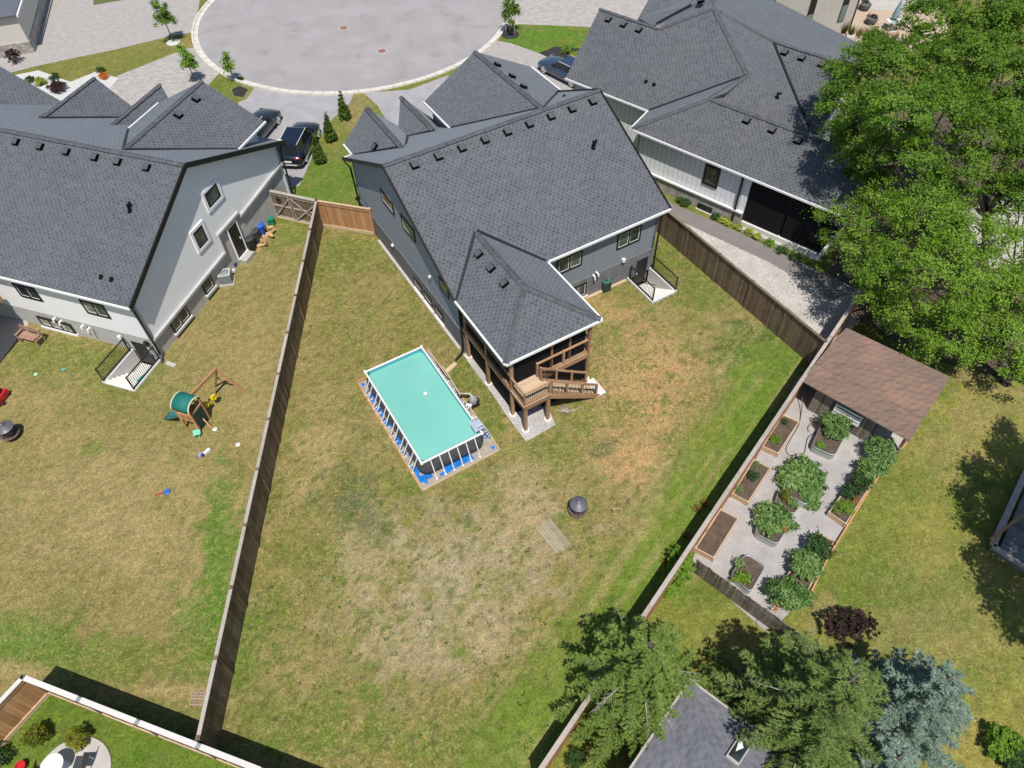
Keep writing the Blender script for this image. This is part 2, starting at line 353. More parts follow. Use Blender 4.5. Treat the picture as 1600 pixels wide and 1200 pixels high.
# patches: (px, py, rx, ry, colour, strength)
BLOBS = [
 # left yard
 (300, 840, 150, 180, 'dry2', .35), (120, 760, 160, 130, 'dry2', .3), (345, 880, 34, 150, 'lush', .9), (335, 1000, 80, 70, 'lush', .75), (150, 1030, 230, 45, 'green', .8), (30, 1000, 110, 50, 'lush', .6),
 (250, 1110, 90, 30, 'green', .5), (200, 590, 90, 60, 'green', .5), (90, 560, 100, 40, 'green', .65), (440, 365, 50, 25, 'green', .8), (400, 470, 45, 60, 'olive', .5), (145, 700, 22, 13, 'green', .7), (375, 740, 10, 40, 'green', .6),
 (230, 650, 120, 50, 'olive', .6), (330, 560, 40, 60, 'dry', .6), (385, 570, 40, 120, 'dry2', .35), (270, 1080, 60, 12, 'dry2', .8), (30, 1050, 60, 18, 'dry2', .7), (120, 925, 130, 40, 'olive', .45),
 # main yard
 (720, 870, 170, 110, 'bare', .6), (690, 970, 150, 130, 'bare', .55), (560, 960, 90, 90, 'dirt', .4), (600, 900, 70, 80, 'dirt', .6), (820, 800, 70, 60, 'dirt', .75), (800, 740, 70, 25, 'dirt', .55), (860, 840, 60, 40, 'dirt', .5), (500, 700, 60, 60, 'dry2', .6),
 (760, 980, 60, 60, 'dirt', .7), (560, 760, 50, 60, 'bluegreen', .7), (530, 790, 40, 22, 'bluegreen', .7), (590, 840, 26, 22, 'bluegreen', .6), (440, 860, 25, 22, 'green', .5), (500, 860, 40, 26, 'green', .45),
 (640, 850, 12, 10, 'bluegreen', .8), (728, 812, 13, 9, 'bluegreen', .8), (704, 928, 9, 8, 'bluegreen', .9), (578, 1085, 20, 16, 'green', .95), (716, 1018, 13, 11, 'green', .9), (625, 1070, 16, 16, 'green', .6), (535, 910, 9, 8, 'green', .9),
 (430, 950, 28, 40, 'green', .7), (470, 1130, 110, 50, 'green', .75), (620, 1160, 160, 45, 'green', .75), (780, 1130, 120, 60, 'green', .65), (900, 1150, 60, 60, 'green', .6), (860, 1060, 50, 60, 'olive', .5), (510, 1060, 24, 14, 'green', .6),
 (1020, 570, 80, 70, 'orange', .6), (985, 650, 70, 80, 'orange', .55), (975, 725, 40, 45, 'orange', .7), (940, 480, 60, 26, 'orange', .45), (1060, 620, 40, 60, 'orange', .3), (905, 590, 20, 30, 'green', .9), (960, 560, 60, 40, 'olive', .4),
 (1075, 545, 22, 14, 'green', .7), (970, 640, 30, 22, 'green', .7), (945, 700, 24, 14, 'bluegreen', .8), (900, 640, 40, 60, 'green', .55), (830, 700, 50, 26, 'green', .5), (885, 700, 30, 30, 'green', .45), (1100, 440, 40, 60, 'green', .85),
 (1180, 560, 60, 60, 'lush', .75), (1175, 660, 45, 110, 'lush', .75), (1100, 790, 45, 90, 'lush', .6), (1090, 830, 60, 90, 'green', .7), (1010, 900, 50, 60, 'green', .8), (1030, 400, 30, 40, 'green', .85), (1110, 740, 20, 120, 'olive', .6), (960, 960, 50, 60, 'green', .6),
 (560, 400, 110, 30, 'green', .6), (520, 440, 30, 60, 'green', .45), (550, 490, 60, 50, 'olive', .6), (660, 480, 40, 40, 'olive', .4), (730, 590, 30, 40, 'green', .8), (760, 660, 25, 50, 'green', .85), (640, 760, 26, 20, 'green', .8), (720, 745, 60, 10, 'green', .7),
 (530, 540, 60, 40, 'olive', .5), (590, 480, 60, 60, 'dry', .3), (430, 760, 20, 90, 'olive', .4), (880, 815, 14, 12, 'green', .8), (1012, 830, 10, 8, 'green', .6), (455, 640, 14, 40, 'olive', .6), (470, 660, 20, 12, 'green', .6),
 # front strips
 (560, 170, 30, 40, 'dry', .8), (590, 180, 16, 10, 'lush', .6), (520, 270, 60, 50, 'lush', .55), (530, 225, 30, 30, 'olive', .4), (850, 60, 90, 26, 'lush', .95), (180, 95, 150, 30, 'olive', .5), (290, 68, 20, 10, 'dry', .7), (395, 145, 30, 12, 'dry', .5),
 # right lawn
 (1480, 700, 60, 90, 'dry', .45), (1390, 1000, 120, 60, 'dry', .35), (1560, 640, 90, 50, 'dry', .45), (1370, 850, 70, 90, 'green', .6), (1400, 760, 60, 60, 'green', .5), (1450, 830, 60, 60, 'yel', .5), (1500, 980, 120, 120, 'dry', .3), (1440, 770, 50, 50, 'green', .3),
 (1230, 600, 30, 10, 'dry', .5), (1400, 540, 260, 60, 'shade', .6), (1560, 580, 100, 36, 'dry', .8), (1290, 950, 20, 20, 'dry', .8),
 # spruce yard
 (1170, 1050, 40, 60, 'dry', .6), (1120, 930, 60, 30, 'green', .7), (950, 1150, 50, 60, 'dry', .45), (1060, 920, 20, 30, 'lush', .8), (1080, 905, 10, 10, 'bare', .8)]
def lawn_color(X, Y):
    A, B = pix(X, Y); out = np.zeros(X.shape+(3,)); out[:] = C_['green']
    n1 = fbm(X, Y, .35, 3); n2 = fbm(X, Y, 1.1, 11); n3 = fbm(X, Y, 3., 23, 3)
    for poly, (c1, c2) in YARDS:
        k = inpoly(A, B, poly); t = np.clip((n1*.6+n2*.4-.34)/.28, 0, 1)[..., None]
        out[k] = (C_[c1]*(1-t)+C_[c2]*t)[k]
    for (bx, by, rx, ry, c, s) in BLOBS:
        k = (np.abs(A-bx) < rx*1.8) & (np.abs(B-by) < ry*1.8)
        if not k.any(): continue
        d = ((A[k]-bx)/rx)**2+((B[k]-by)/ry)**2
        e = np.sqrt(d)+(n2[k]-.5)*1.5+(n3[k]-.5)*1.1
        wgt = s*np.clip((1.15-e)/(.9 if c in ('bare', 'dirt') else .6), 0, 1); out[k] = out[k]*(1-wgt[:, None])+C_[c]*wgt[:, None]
    # scattered tufts and straw
    f = fbm(X, Y, 2.3, 41, 3); g = fbm(X, Y, 5.5, 77, 2); yard = inpoly(A, B, YARDS[2][0]).astype(float)
    main = .4+.6*yard
    wv = (np.clip((f-.61)/.1, 0, 1)*.62*main)[..., None]; out = out*(1-wv)+C_['green']*wv
    wv = (np.clip((g-.66)/.1, 0, 1)*.75*main)[..., None]; out = out*(1-wv)+C_['dark']*wv
    wv = (np.clip((.36-f)/.1, 0, 1)*.18*main)[..., None]; out = out*(1-wv)+C_['dirt']*wv
    # watered strip along the right-hand fence
    pf = at(1262, 560); qf = at(1010, 945); dv = (qf-pf).normalized(); dist = np.abs((X-pf.x)*(-dv.y)+(Y-pf.y)*dv.x)
    wv = (np.clip((2.9-dist+(n2-.5)*2.4)/1.6, 0, 1)*.72*yard)[..., None]; out = out*(1-wv)+np.array([.115, .2, .025])*wv
    # drying mower streaks along the right-hand fence
    pf = at(1262, 560); qf = at(1010, 945); dv = (qf-pf).normalized()
    dist = (X-pf.x)*(-dv.y)+(Y-pf.y)*dv.x; al = (X-pf.x)*dv.x+(Y-pf.y)*dv.y
    st = np.clip((vnoise(dist*4.2, al*.35, 5)-.62)/.2, 0, 1)*(np.abs(dist) < 3.4)*yard*.4
    out = out*(1-st[..., None])+C_['dry2']*st[..., None]
    out *= (.84+.32*n3)[..., None]; out *= (.8+.4*vnoise(X*7, Y*7, 9))[..., None]
    return out
def patchy(X, Y):
    A, B = pix(X, Y); o = np.full(X.shape, .12); o[inpoly(A, B, YARDS[1][0])] = .3; o[inpoly(A, B, YARDS[3][0])] = 0; o[inpoly(A, B, YARDS[4][0])] = .22; o[inpoly(A, B, YARDS[5][0])] = .3
    k = inpoly(A, B, YARDS[2][0]); n = fbm(X, Y, .3, 91); o[k] = (.12+.4*n)[k]
    d = np.sqrt(((A-1000)/120)**2+((B-610)/130)**2); o = np.where(k, o+.6*np.clip(1.15-d, 0, 1), o)
    pf = at(1262, 560); qf = at(1010, 945); dv = (qf-pf).normalized(); dist = np.abs((X-pf.x)*(-dv.y)+(Y-pf.y)*dv.x); return np.clip(np.where(dist < 2.6, o*.35, o), 0, 1)
mg = mat('lawn_turf', (.2, .2, .06), .95, .1)
at_ = N(mg, 'ShaderNodeAttribute', attribute_name='Col'); g_ = N(mg, 'ShaderNodeNewGeometry')
prev = at_.outputs['Color']
def patch(scale, lo, hi, colr, k, det=5., stretch=1.):
    global prev
    n_ = N(mg, 'ShaderNodeTexNoise', Scale=scale, Detail=det, Roughness=.62, Distortion=.6); L(mg, g_.outputs['Position'], n_.inputs['Vector'])
    r_ = ramp(mg, n_.outputs['Fac'], [(lo, (0, 0, 0)), (hi, (1, 1, 1))]); m_ = N(mg, 'ShaderNodeMath', operation='MULTIPLY'); L(mg, r_, m_.inputs[0])
    m2_ = N(mg, 'ShaderNodeMath', operation='MULTIPLY'); m2_.inputs[1].default_value = k; L(mg, at_.outputs['Alpha'], m2_.inputs[0]); L(mg, m2_.outputs[0], m_.inputs[1])
    x_ = N(mg, 'ShaderNodeMix', data_type='RGBA'); L(mg, m_.outputs[0], x_.inputs['Factor']); L(mg, prev, x_.inputs['A']); x_.inputs['B'].default_value = (*colr, 1); prev = x_.outputs['Result']
patch(5., .55, .58, (.43, .285, .15), 1.); patch(8.5, .57, .6, (.40, .32, .185), .9); patch(3.1, .6, .66, (.085, .125, .03), .9); patch(9., .58, .63, (.07, .085, .03), .9)
for sc_, lo, hi, tint in ((3.6, .84, 1.16, (1.02, 1., .95)), (11., .6, 1.4, (1.03, 1., .93)), (38., .5, 1.5, (1.02, 1., .95))):
    n_ = N(mg, 'ShaderNodeTexNoise', Scale=sc_, Detail=4., Roughness=.7); L(mg, g_.outputs['Position'], n_.inputs['Vector'])
    r_ = ramp(mg, n_.outputs['Fac'], [(.3, (lo, lo, lo)), (.7, (hi*tint[0], hi*tint[1], hi*tint[2]))])
    x_ = N(mg, 'ShaderNodeMix', data_type='RGBA', blend_type='MULTIPLY'); x_.inputs['Factor'].default_value = 1.
    L(mg, prev, x_.inputs['A']); L(mg, r_, x_.inputs['B']); prev = x_.outputs['Result']
L(mg, prev, P(mg).inputs['Base Color']); bump(mg, n_.outputs['Fac'], .7, .03)
HM = frame(-2.5, 24.4, 29.4); HL = frame(-17.974, 24.817, 70.3); HR = frame(7.742, 39.278, -41.5)
def local(O, deg, X, Y):
    a = R(deg); dx = X-O[0]; dy = Y-O[1]; return dx*math.cos(a)+dy*math.sin(a), -dx*math.sin(a)+dy*math.cos(a)
WELLS = [((-2.5, 24.4), 29.4, (10.72, 12.5, -2.0, .6)), ((-17.974, 24.817), 70.3, (-1.95, .6, .42, 2.2))]
def ground_sheet():
    x0, x1, y0, y1, s = -50., 52., 3.6, 74., .17
    nx = int((x1-x0)/s); ny = int((y1-y0)/s); xs = x0+np.arange(nx+1)*s; ys = y0+np.arange(ny+1)*s
    X, Y = np.meshgrid(xs, ys); c = lawn_color(X, Y); V = np.stack([X, Y, np.zeros_like(X)], -1).reshape(-1, 3)
    i, j = np.meshgrid(np.arange(nx), np.arange(ny)); a = (j*(nx+1)+i).ravel(); q = np.stack([a, a+1, a+nx+2, a+nx+1], 1)
    cx = (X[:-1, :-1]+s/2).ravel(); cy = (Y[:-1, :-1]+s/2).ravel(); keep = np.ones(len(cx), bool)
    for O, deg, (ua, ub, va, vb) in WELLS:
        u, v = local(O, deg, cx, cy); keep &= ~((u > ua) & (u < ub) & (v > va) & (v < vb))
    q = q[keep]; me = bpy.data.meshes.new('lawn'); me.vertices.add(len(V)); me.vertices.foreach_set('co', V.astype(np.float32).ravel())
    me.loops.add(q.size); me.loops.foreach_set('vertex_index', q.astype(np.int32).ravel()); me.polygons.add(len(q)); me.polygons.foreach_set('loop_start', np.arange(0, q.size, 4, dtype=np.int32))
    ca = me.color_attributes.new('Col', 'FLOAT_COLOR', 'POINT'); cc = np.ones((len(V), 4)); cc[:, :3] = c.reshape(-1, 3); cc[:, 3] = patchy(X, Y).ravel(); ca.data.foreach_set('color', cc.astype(np.float32).ravel())
    me.materials.append(mg); me.update(calc_edges=True); return tag(finish(bpy.data.objects.new('lawn', me), None), kind='structure')
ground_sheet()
M_['far'] = noisy('far_grass', (.12, .14, .05), .2, .2)
b = MB()      # the land beyond the yards, a frame round the lawn sheet
for (xa, xb, ya, yb) in ((-600, -50, -600, 700), (52, 600, -600, 700), (-50, 52, -600, 3.6), (-50, 52, 74, 700)): b.poly([(xa, ya, -.004), (xb, ya, -.004), (xb, yb, -.004), (xa, yb, -.004)])
tag(b.build('terrain', M_['far']), kind='structure')
def sheet(name, pts, m, z=.004, kind='structure', th=0):
    b = MB(); P_ = [at(x, y) for x, y in pts]
    for p in P_: p.z = z
    a = sum((P_[i].x*P_[(i+1) % len(P_)].y-P_[(i+1) % len(P_)].x*P_[i].y) for i in range(len(P_)))
    if a < 0: P_ = P_[::-1]
    b.poly(P_); return tag(b.build(name, m), kind=kind)
# blades: thin real tufts over the lawns that lie close to the camera
def tufts(n=70000):
    x = rng.uniform(-24, 22, n); y = rng.uniform(5.5, 34, n); A, B = pix(x, y)
    k = (A > -30) & (A < 1630) & (B > 340) & (B < 1230)
    k &= ~inpoly(A, B, [(548, 585), (668, 535), (790, 705), (660, 778)])
    for poly in ([(1245, 590), (1420, 690), (1290, 880), (1185, 990), (1080, 880)], [(1090, 340), (1360, 440), (1290, 560)], [(1540, 860), (1620, 720), (1650, 930)], [(40, 1250), (60, 1190), (110, 1175), (160, 1190), (200, 1250)]):
        k &= ~inpoly(A, B, poly)
    for O, deg, (ua, ub, va, vb) in (((-2.5, 24.4), 29.4, (.2, 12.6, -5.9, 14)), ((-17.97, 24.8), 70.3, (.1, 15, -.1, 14)))+tuple(WELLS)+(((7.742, 39.278), -41.5, (-1, 14, -2, 12)),):
        u, v = local(O, deg, x, y); k &= ~((u > ua) & (u < ub) & (v > va) & (v < vb))
    x = x[k]; y = y[k]; c = lawn_color(x, y); m = 3; x = np.repeat(x, m); y = np.repeat(y, m); c = np.repeat(c, m, 0); n = len(x)
    t = rng.uniform(0, 2*np.pi, n); h = rng.uniform(.015, .05, n); wd = rng.uniform(.006, .016, n); ln = rng.uniform(0, .04, n)
    px_ = x+rng.normal(0, .03, n); py_ = y+rng.normal(0, .03, n)
    V = np.zeros((n, 3, 3)); V[:, 0] = np.stack([px_-np.cos(t)*wd, py_-np.sin(t)*wd, np.zeros(n)], 1); V[:, 1] = np.stack([px_+np.cos(t)*wd, py_+np.sin(t)*wd, np.zeros(n)], 1)
    V[:, 2] = np.stack([px_-np.sin(t)*ln, py_+np.cos(t)*ln, h], 1)
    cc = np.zeros((n, 3, 4)); cc[..., :3] = (c*rng.uniform(.8, 1.25, (n, 1)))[:, None]; tag(fast_mesh('grass', V.reshape(-1, 3), 3, mg, colors=cc.reshape(-1, 4)), 'short dry grass blades over the back lawns', 'grass', kind='stuff')
tufts()

# ------------------------------------------------------------------ road, kerb, drives
CX, CY, CR = -12.41, 64.47, 13.1
b = MB(); n = 96
ring = [(CX+CR*math.cos(2*math.pi*k/n), CY+CR*math.sin(2*math.pi*k/n), .012) for k in range(n)]
b.poly(ring); b.poly([(CX-4.2, CY+11, .016), (CX+4.2, CY+11, .016), (CX+6, CY+60, .016), (CX-2, CY+60, .016)])
tag(b.build('road', M_['asphalt']), kind='structure')
b = MB()
for k in range(n):
    a0, a1 = 2*math.pi*k/n, 2*math.pi*(k+.97)/n
    if R(68) < a0 < R(112): continue
    pr = ((0, .03), (.34, .035), (.36, .12), (.52, .12), (.54, .0))
    for (ra, za), (rb, zb) in zip(pr[:-1], pr[1:]):
        b.poly([(CX+(CR+r_)*math.cos(a), CY+(CR+r_)*math.sin(a), z_) for r_, a, z_ in ((ra, a0, za), (rb, a0, zb), (rb, a1, zb), (ra, a1, za))])
tag(b.build('kerb', M_['kerb']), kind='structure')
ma = M_['asphalt']; g2_ = N(ma, 'ShaderNodeNewGeometry'); bc = P(ma).inputs['Base Color'].links[0].from_socket
vo = N(ma, 'ShaderNodeTexVoronoi', feature='DISTANCE_TO_EDGE', Scale=.16); dn = N(ma, 'ShaderNodeTexNoise', Scale=.8, Detail=6.); L(ma, g2_.outputs['Position'], dn.inputs['Vector'])
va = N(ma, 'ShaderNodeVectorMath', operation='MULTIPLY_ADD'); va.inputs[1].default_value = (1.6, 1.6, 0); L(ma, dn.outputs['Color'], va.inputs[0]); L(ma, g2_.outputs['Position'], va.inputs[2]); L(ma, va.outputs[0], vo.inputs['Vector'])
cr_ = ramp(ma, vo.outputs['Distance'], [(0., (.9, .9, .9)), (.005, (1, 1, 1))]); mm = N(ma, 'ShaderNodeMix', data_type='RGBA', blend_type='MULTIPLY'); mm.inputs['Factor'].default_value = 1.; L(ma, bc, mm.inputs['A']); L(ma, cr_, mm.inputs['B'])
st_ = N(ma, 'ShaderNodeTexNoise', Scale=.5, Detail=3.); L(ma, g2_.outputs['Position'], st_.inputs['Vector']); sr_ = ramp(ma, st_.outputs['Fac'], [(.25, (.84, .84, .85)), (.42, (1, 1, 1)), (.7, (1.05, 1.04, 1.05))])
m4 = N(ma, 'ShaderNodeMix', data_type='RGBA', blend_type='MULTIPLY'); m4.inputs['Factor'].default_value = 1.; L(ma, mm.outputs['Result'], m4.inputs['A']); L(ma, sr_, m4.inputs['B']); L(ma, m4.outputs['Result'], P(ma).inputs['Base Color'])
sheet('driveway', [(404, 128), (425, 142), (480, 149), (553, 146), (545, 165), (520, 185), (498, 215), (486, 250), (468, 290), (430, 300), (380, 230), (372, 160), (385, 155)], M_['drive'])
sheet('driveway', [(568, 145), (640, 140), (698, 118), (715, 125), (690, 160), (720, 210), (640, 260), (600, 240), (605, 190), (590, 165)], M_['drive'])
sheet('driveway', [(730, 100), (768, 62), (800, 68), (850, 86), (870, 97), (935, 130), (985, 175), (960, 230), (850, 200), (745, 130)], M_['paver2'])
sheet('driveway', [(786, 40), (783, 0), (790, -40), (1300, -40), (1200, 30), (1000, 60), (920, 42), (812, 38)], M_['paver'])
sheet('driveway', [(185, 118), (290, 76), (306, 74), (330, 100), (345, 112), (330, 128), (300, 160), (200, 230), (120, 230), (140, 150)], M_['paver'])
sheet('driveway', [(-60, -60), (350, -60), (312, 0), (304, 50), (260, 58), (182, 77), (95, 95), (50, 105), (0, 118), (-60, 130)], M_['paver2'])
sheet('grass_verge', [(146, 8), (146, -40), (300, -40), (205, -2)], M_['far'], .008)
sheet('stone_bed', [(20, 118), (60, 110), (110, 128), (150, 112), (185, 122), (170, 140), (90, 170), (40, 150)], M_['mulch_w'], .008)
sheet('mulch_bed', [(842, 83), (868, 73), (925, 78), (990, 100), (900, 110)], M_['mulch'], .02)
sheet('mulch_bed', [(362, 140), (374, 134), (388, 140), (380, 152), (366, 150)], M_['mulch'], .008)
sheet('walkway', [(1040, 312), (1060, 322), (1130, 352), (1240, 404), (1345, 455), (1300, 470), (1205, 412), (1120, 372), (1040, 335)], M_['walk'], .012)
sheet('rock_bed', [(1040, 335), (1120, 372), (1205, 412), (1300, 470), (1345, 450), (1400, 440), (1290, 560), (1180, 465), (1080, 380), (1030, 345)], M_['rock'], .008)
sheet('gravel_yard', [(1248, 590), (1310, 560), (1420, 690), (1418, 690), (1362, 755), (1292, 872), (1262, 930), (1200, 990), (1090, 892), (1082, 872)], M_['gravel'], .012)
sheet('patio', [(-60, 480), (0, 470), (45, 505), (0, 566), (-60, 640)], M_['conc'], .008)
sheet('gravel_strip', [(722, 552), (746, 585), (767, 612), (792, 650), (822, 690), (868, 664), (850, 620), (800, 560)], M_['rock'], .006)
def pave(name, label, cx, cy, r):      # round patio below the frame edge
    b = MB(); c = at(cx, cy); b.lathe((c.x, c.y, .0), [(r, 0), (r, .05), (r-.02, .07), (0.01, .07)], 40); return tag(b.build(name, M_['conc']), kind='structure')
pave('round_patio', '', 112, 1216, 1.35)
# loose stones over the rock bed and the gravel strip, real pieces
def stones(name, label, poly, n, r0, r1, m, avoid=()):
    P0 = [at(*p) for p in poly]; x0 = min(p.x for p in P0); x1 = max(p.x for p in P0); y0 = min(p.y for p in P0); y1 = max(p.y for p in P0)
    x = rng.uniform(x0, x1, n*4); y = rng.uniform(y0, y1, n*4); A, B = pix(x, y); k = inpoly(A, B, poly); x = x[k][:n]; y = y[k][:n]; n = len(x)
    o = np.array([[1, 0, 0], [0, 1, 0], [-1, 0, 0], [0, -1, 0], [0, 0, 1.]]); F = [(0, 1, 4), (1, 2, 4), (2, 3, 4), (3, 0, 4)]
    r = rng.uniform(r0, r1, n); t = rng.uniform(0, 6.3, n); el = rng.uniform(.6, 1, n)
    V = o[None]*r[:, None, None]*np.stack([np.ones(n), el, el*.7], 1)[:, None]; ct, st = np.cos(t)[:, None], np.sin(t)[:, None]
    V = np.stack([V[..., 0]*ct-V[..., 1]*st+x[:, None], V[..., 0]*st+V[..., 1]*ct+y[:, None], V[..., 2]+.01], -1)
    T = V[:, np.array(F)].reshape(-1, 3); return tag(fast_mesh(name, T, 3, m), label, 'stones', kind='stuff')
ms = leafy('pale_river_stone', [(.3, .27, .25), (.46, .43, .4), (.66, .63, .6)], .9, 0.); ms2 = leafy('grey_pebble', [(.28, .27, .265), (.4, .385, .37), (.52, .5, .49)], .9, 0.)
stones('river_stones', 'loose pale river stones between the walkway and the brown fence', [(1050, 345), (1120, 372), (1205, 412), (1300, 470), (1345, 452), (1290, 550), (1180, 465)], 9000, .03, .085, ms)
stones('pebbles', 'pale pebbles under the raised deck', [(724, 552), (746, 587), (768, 614), (794, 652), (822, 688), (866, 664), (850, 620), (800, 560)], 2500, .02, .05, ms2)
stones('pea_gravel', 'fine grey gravel round the vegetable beds', [(1248, 590), (1300, 560), (1418, 690), (1362, 755), (1292, 872), (1200, 985), (1090, 888)], 14000, .012, .03, ms2)
for (x, y, lab) in ((537, 44, 'rusty round manhole cover in the turning circle, the farther one'), (597, 80, 'rusty round manhole cover in the turning circle, the one closer to the drives')):
    c = at(x, y); t = thing('manhole_cover', lab, 'manhole cover', c, 'manhole covers in the road'); b = MB(); b.lathe((c.x, c.y, .013), [(.42, 0), (.42, .012), (.34, .014)], 24); b.build('rim', M_['conc'], t)
    b = MB(); b.lathe((c.x, c.y, .02), [(.33, 0), (.33, .012), (.01, .014)], 24)
    for k in range(-3, 4): b.box((c.x, c.y+k*.08, .032), .6*math.cos(k*.33), .02, .008)
    b.build('lid', noisy('rusty_iron', (.28, .15, .12), .2, 6.), t)
# worn slab patch in the yard
t = thing('paving_slab_patch', 'faint weathered wood pallet panel lying flat in the dry grass beside the fire pit', 'pallet', at(868, 838)); A0, A1 = at(848, 818), at(884, 862); dd = (A1-A0).normalized(); sd_ = Vector((-dd.y, dd.x, 0))
mp = woody('grass_stained_board', (.29, .25, .16), (.38, .33, .23), var=.12)
for k in range(6):
    b = MB(); p = A0+sd_*(k-2.5)*.13; b.beam(p+Vector((0, 0, .018)), p+dd*(A1-A0).length*random.uniform(.85, 1)+Vector((0, 0, .018)), .115, .02); b.build('plank', mp, t)

# ================================================================== HOUSE BUILDERS
UP = Vector((0, 0, 1))
class House:
    def __init__(s, F, name, label, cat, loc):
        s.F = F; s.t = thing(name, label, cat, loc); s.eu = F(1, 0)-F(0, 0); s.ev = F(0, 1)-F(0, 0)
    def pt(s, ax, c, a, z): return s.F(c, a, z) if ax == 'u' else s.F(a, c, z)
    def out(s, ax, sg): return (s.eu if ax == 'u' else s.ev)*sg
    def wall(s, name, ax, c, sg, pts, m, th=.18, proud=0., label=None):
        b = MB(); P_ = [s.pt(ax, c, a, z)+s.out(ax, sg)*proud for a, z in pts]; b.prism(P_, -s.out(ax, sg)*th)
        o = b.build(name, m, s.t)
        if label: o['label'] = label
        return o
    def window(s, ax, c, sg, a0, a1, z0, z1, n=1, fw=.07, m=None, g=None, trim=None, tw=.14, sill=None, name='window', inner=True, gs=None):
        o = s.out(ax, sg); b = MB(); along = (s.pt(ax, c, a1, z0)-s.pt(ax, c, a0, z0)).normalized(); W_ = abs(a1-a0)
        base = s.pt(ax, c, a0, 0)
        p = lambda a, z, d: base+along*a+UP*z+o*d
        def bar(x0, x1, y0, y1, d0, d1):
            P_ = [p(x0, y0, d0), p(x1, y0, d0), p(x1, y1, d0), p(x0, y1, d0)]; b.prism(P_, o*(d1-d0))
        if trim:
            for q in ((-tw, W_+tw, z1, z1+tw), (-tw, W_+tw, z0-tw, z0), (-tw, 0, z0, z1), (W_, W_+tw, z0, z1)): bar(q[0], q[1], q[2], q[3], -.02, .07)
            tr = b; b = MB()
        for q in ((0, W_, z1-fw, z1), (0, W_, z0, z0+fw), (0, fw, z0+fw, z1-fw), (W_-fw, W_, z0+fw, z1-fw)): bar(q[0], q[1], q[2], q[3], -.02, .05)
        step = (W_-fw)/n
        for i in range(1, n): bar(i*step, i*step+fw, z0+fw, z1-fw, -.02, .05)
        f = b.build(name, m or M_['blackf'], s.t)
        if trim:
            x = tr.build('casing', trim, f)
        for i in range(n):
            b = MB(); x0, x1 = i*step+fw, (i+1)*step
            gap = .035
            b.prism([p(x0+gap, z0+fw+gap, .0), p(x1-gap, z0+fw+gap, .0), p(x1-gap, z1-fw-gap, .0), p(x0+gap, z1-fw-gap, .0)], o*.02)
            b.build('pane', (gs[i % len(gs)] if gs else g) or M_['glass'], f)
            if inner:
                b = MB()
                for q in ((x0, x1, z1-fw-gap, z1-fw), (x0, x1, z0+fw, z0+fw+gap), (x0, x0+gap, z0+fw+gap, z1-fw-gap), (x1-gap, x1, z0+fw+gap, z1-fw-gap)): bar(q[0], q[1], q[2], q[3], -.0, .03)
                b.build('sash', M_['white'], f)
        if sill:
            b = MB(); bar(-.08, W_+.08, z0-.12, z0, -.02, .12); b.build('sill', sill, f)
        return f
    def roof(s, planes, m, th=.14, name='roof'):
        b = MB()
        for pl in planes:
            P_ = [s.F(*q) for q in pl]; b.prism(P_, (0, 0, -th))
        s.r = b.build(name, m, s.t); return s.r
    def caps(s, lines, m=None):
        b = MB()
        for p0, p1 in lines:
            A0, A1 = s.F(*p0), s.F(*p1); L_ = (A1-A0).length; n = max(2, int(L_/.26)); d = (A1-A0)/n
            sd_ = d.cross(UP).normalized()
            for i in range(n):
                a = A0+d*i; c = A0+d*(i+1.12); j = random.uniform(-.012, .012); h = .035
                for sg in (-1, 1):
                    b.poly([a+UP*(h+.02)+sd_*j, a+sd_*sg*.16+UP*(-.01)+sd_*j, c+sd_*sg*.16+UP*(.0)+sd_*j, c+UP*(h+.035)+sd_*j][::sg])
        b.build('ridge_cap', m or M_['cap'], s.r)['kind'] = 'stuff'
    def line(s, name, p0, p1, wd, ht, m, dz=0., par=None):
        b = MB(); b.beam(s.F(*p0)+UP*dz, s.F(*p1)+UP*dz, wd, ht); return b.build(name, m, par or s.r)
    def vents(s, spots, nrm, size=.36):
        """spots on a slope whose upward normal is nrm (frame coordinates)"""
        n_ = (s.eu*nrm[0]+s.ev*nrm[1]+UP*nrm[2]).normalized(); dn = Vector((n_.x, n_.y, 0)); dn = (dn-n_*dn.dot(n_)).normalized(); sd_ = n_.cross(dn)
        for q in spots:
            c = s.F(*q); b = MB()
            def bx(w1, w2, h0, h1, mi):
                b.mi = mi; P_ = [c+dn*x*w1+sd_*y*w2+n_*h0 for x, y in ((-.5, -.5), (.5, -.5), (.5, .5), (-.5, .5))]; b.prism(P_, n_*(h1-h0))
            bx(size*1.15, size*1.15, -.02, .03, 0); bx(size*.86, size*.86, .03, .15, 0); bx(size*.97, size*.97, .15, .17, 0); bx(size*.9, size*.9, .17, .18, 1)
            b.build('roof_vent', [M_['vent'], M_['vent_top']], s.r)
    def pipe(s, q, h=.35, r=.05, bend=False):
        b = MB(); c = s.F(*q); b.tube([c-UP*.1, c+UP*h], r, 8); b.lathe(c-UP*.06, [(.16, 0), (.09, .12), (.05, .16)], 10)
        if bend: b.tube([c+UP*h*.55, c+UP*h*.7+s.eu*.14, c+UP*h+s.eu*.2], r*1.2, 8)
        b.build('plumbing_vent', M_['vent'], s.r)
    def downspout(s, pts, m, r=.045, name='downspout'):
        b = MB(); P_ = [s.F(*q) for q in pts]
        for a, c in zip(P_[:-1], P_[1:]): b.beam(a, c, r*2, r*1.6)
        return b.build(name, m, s.t)
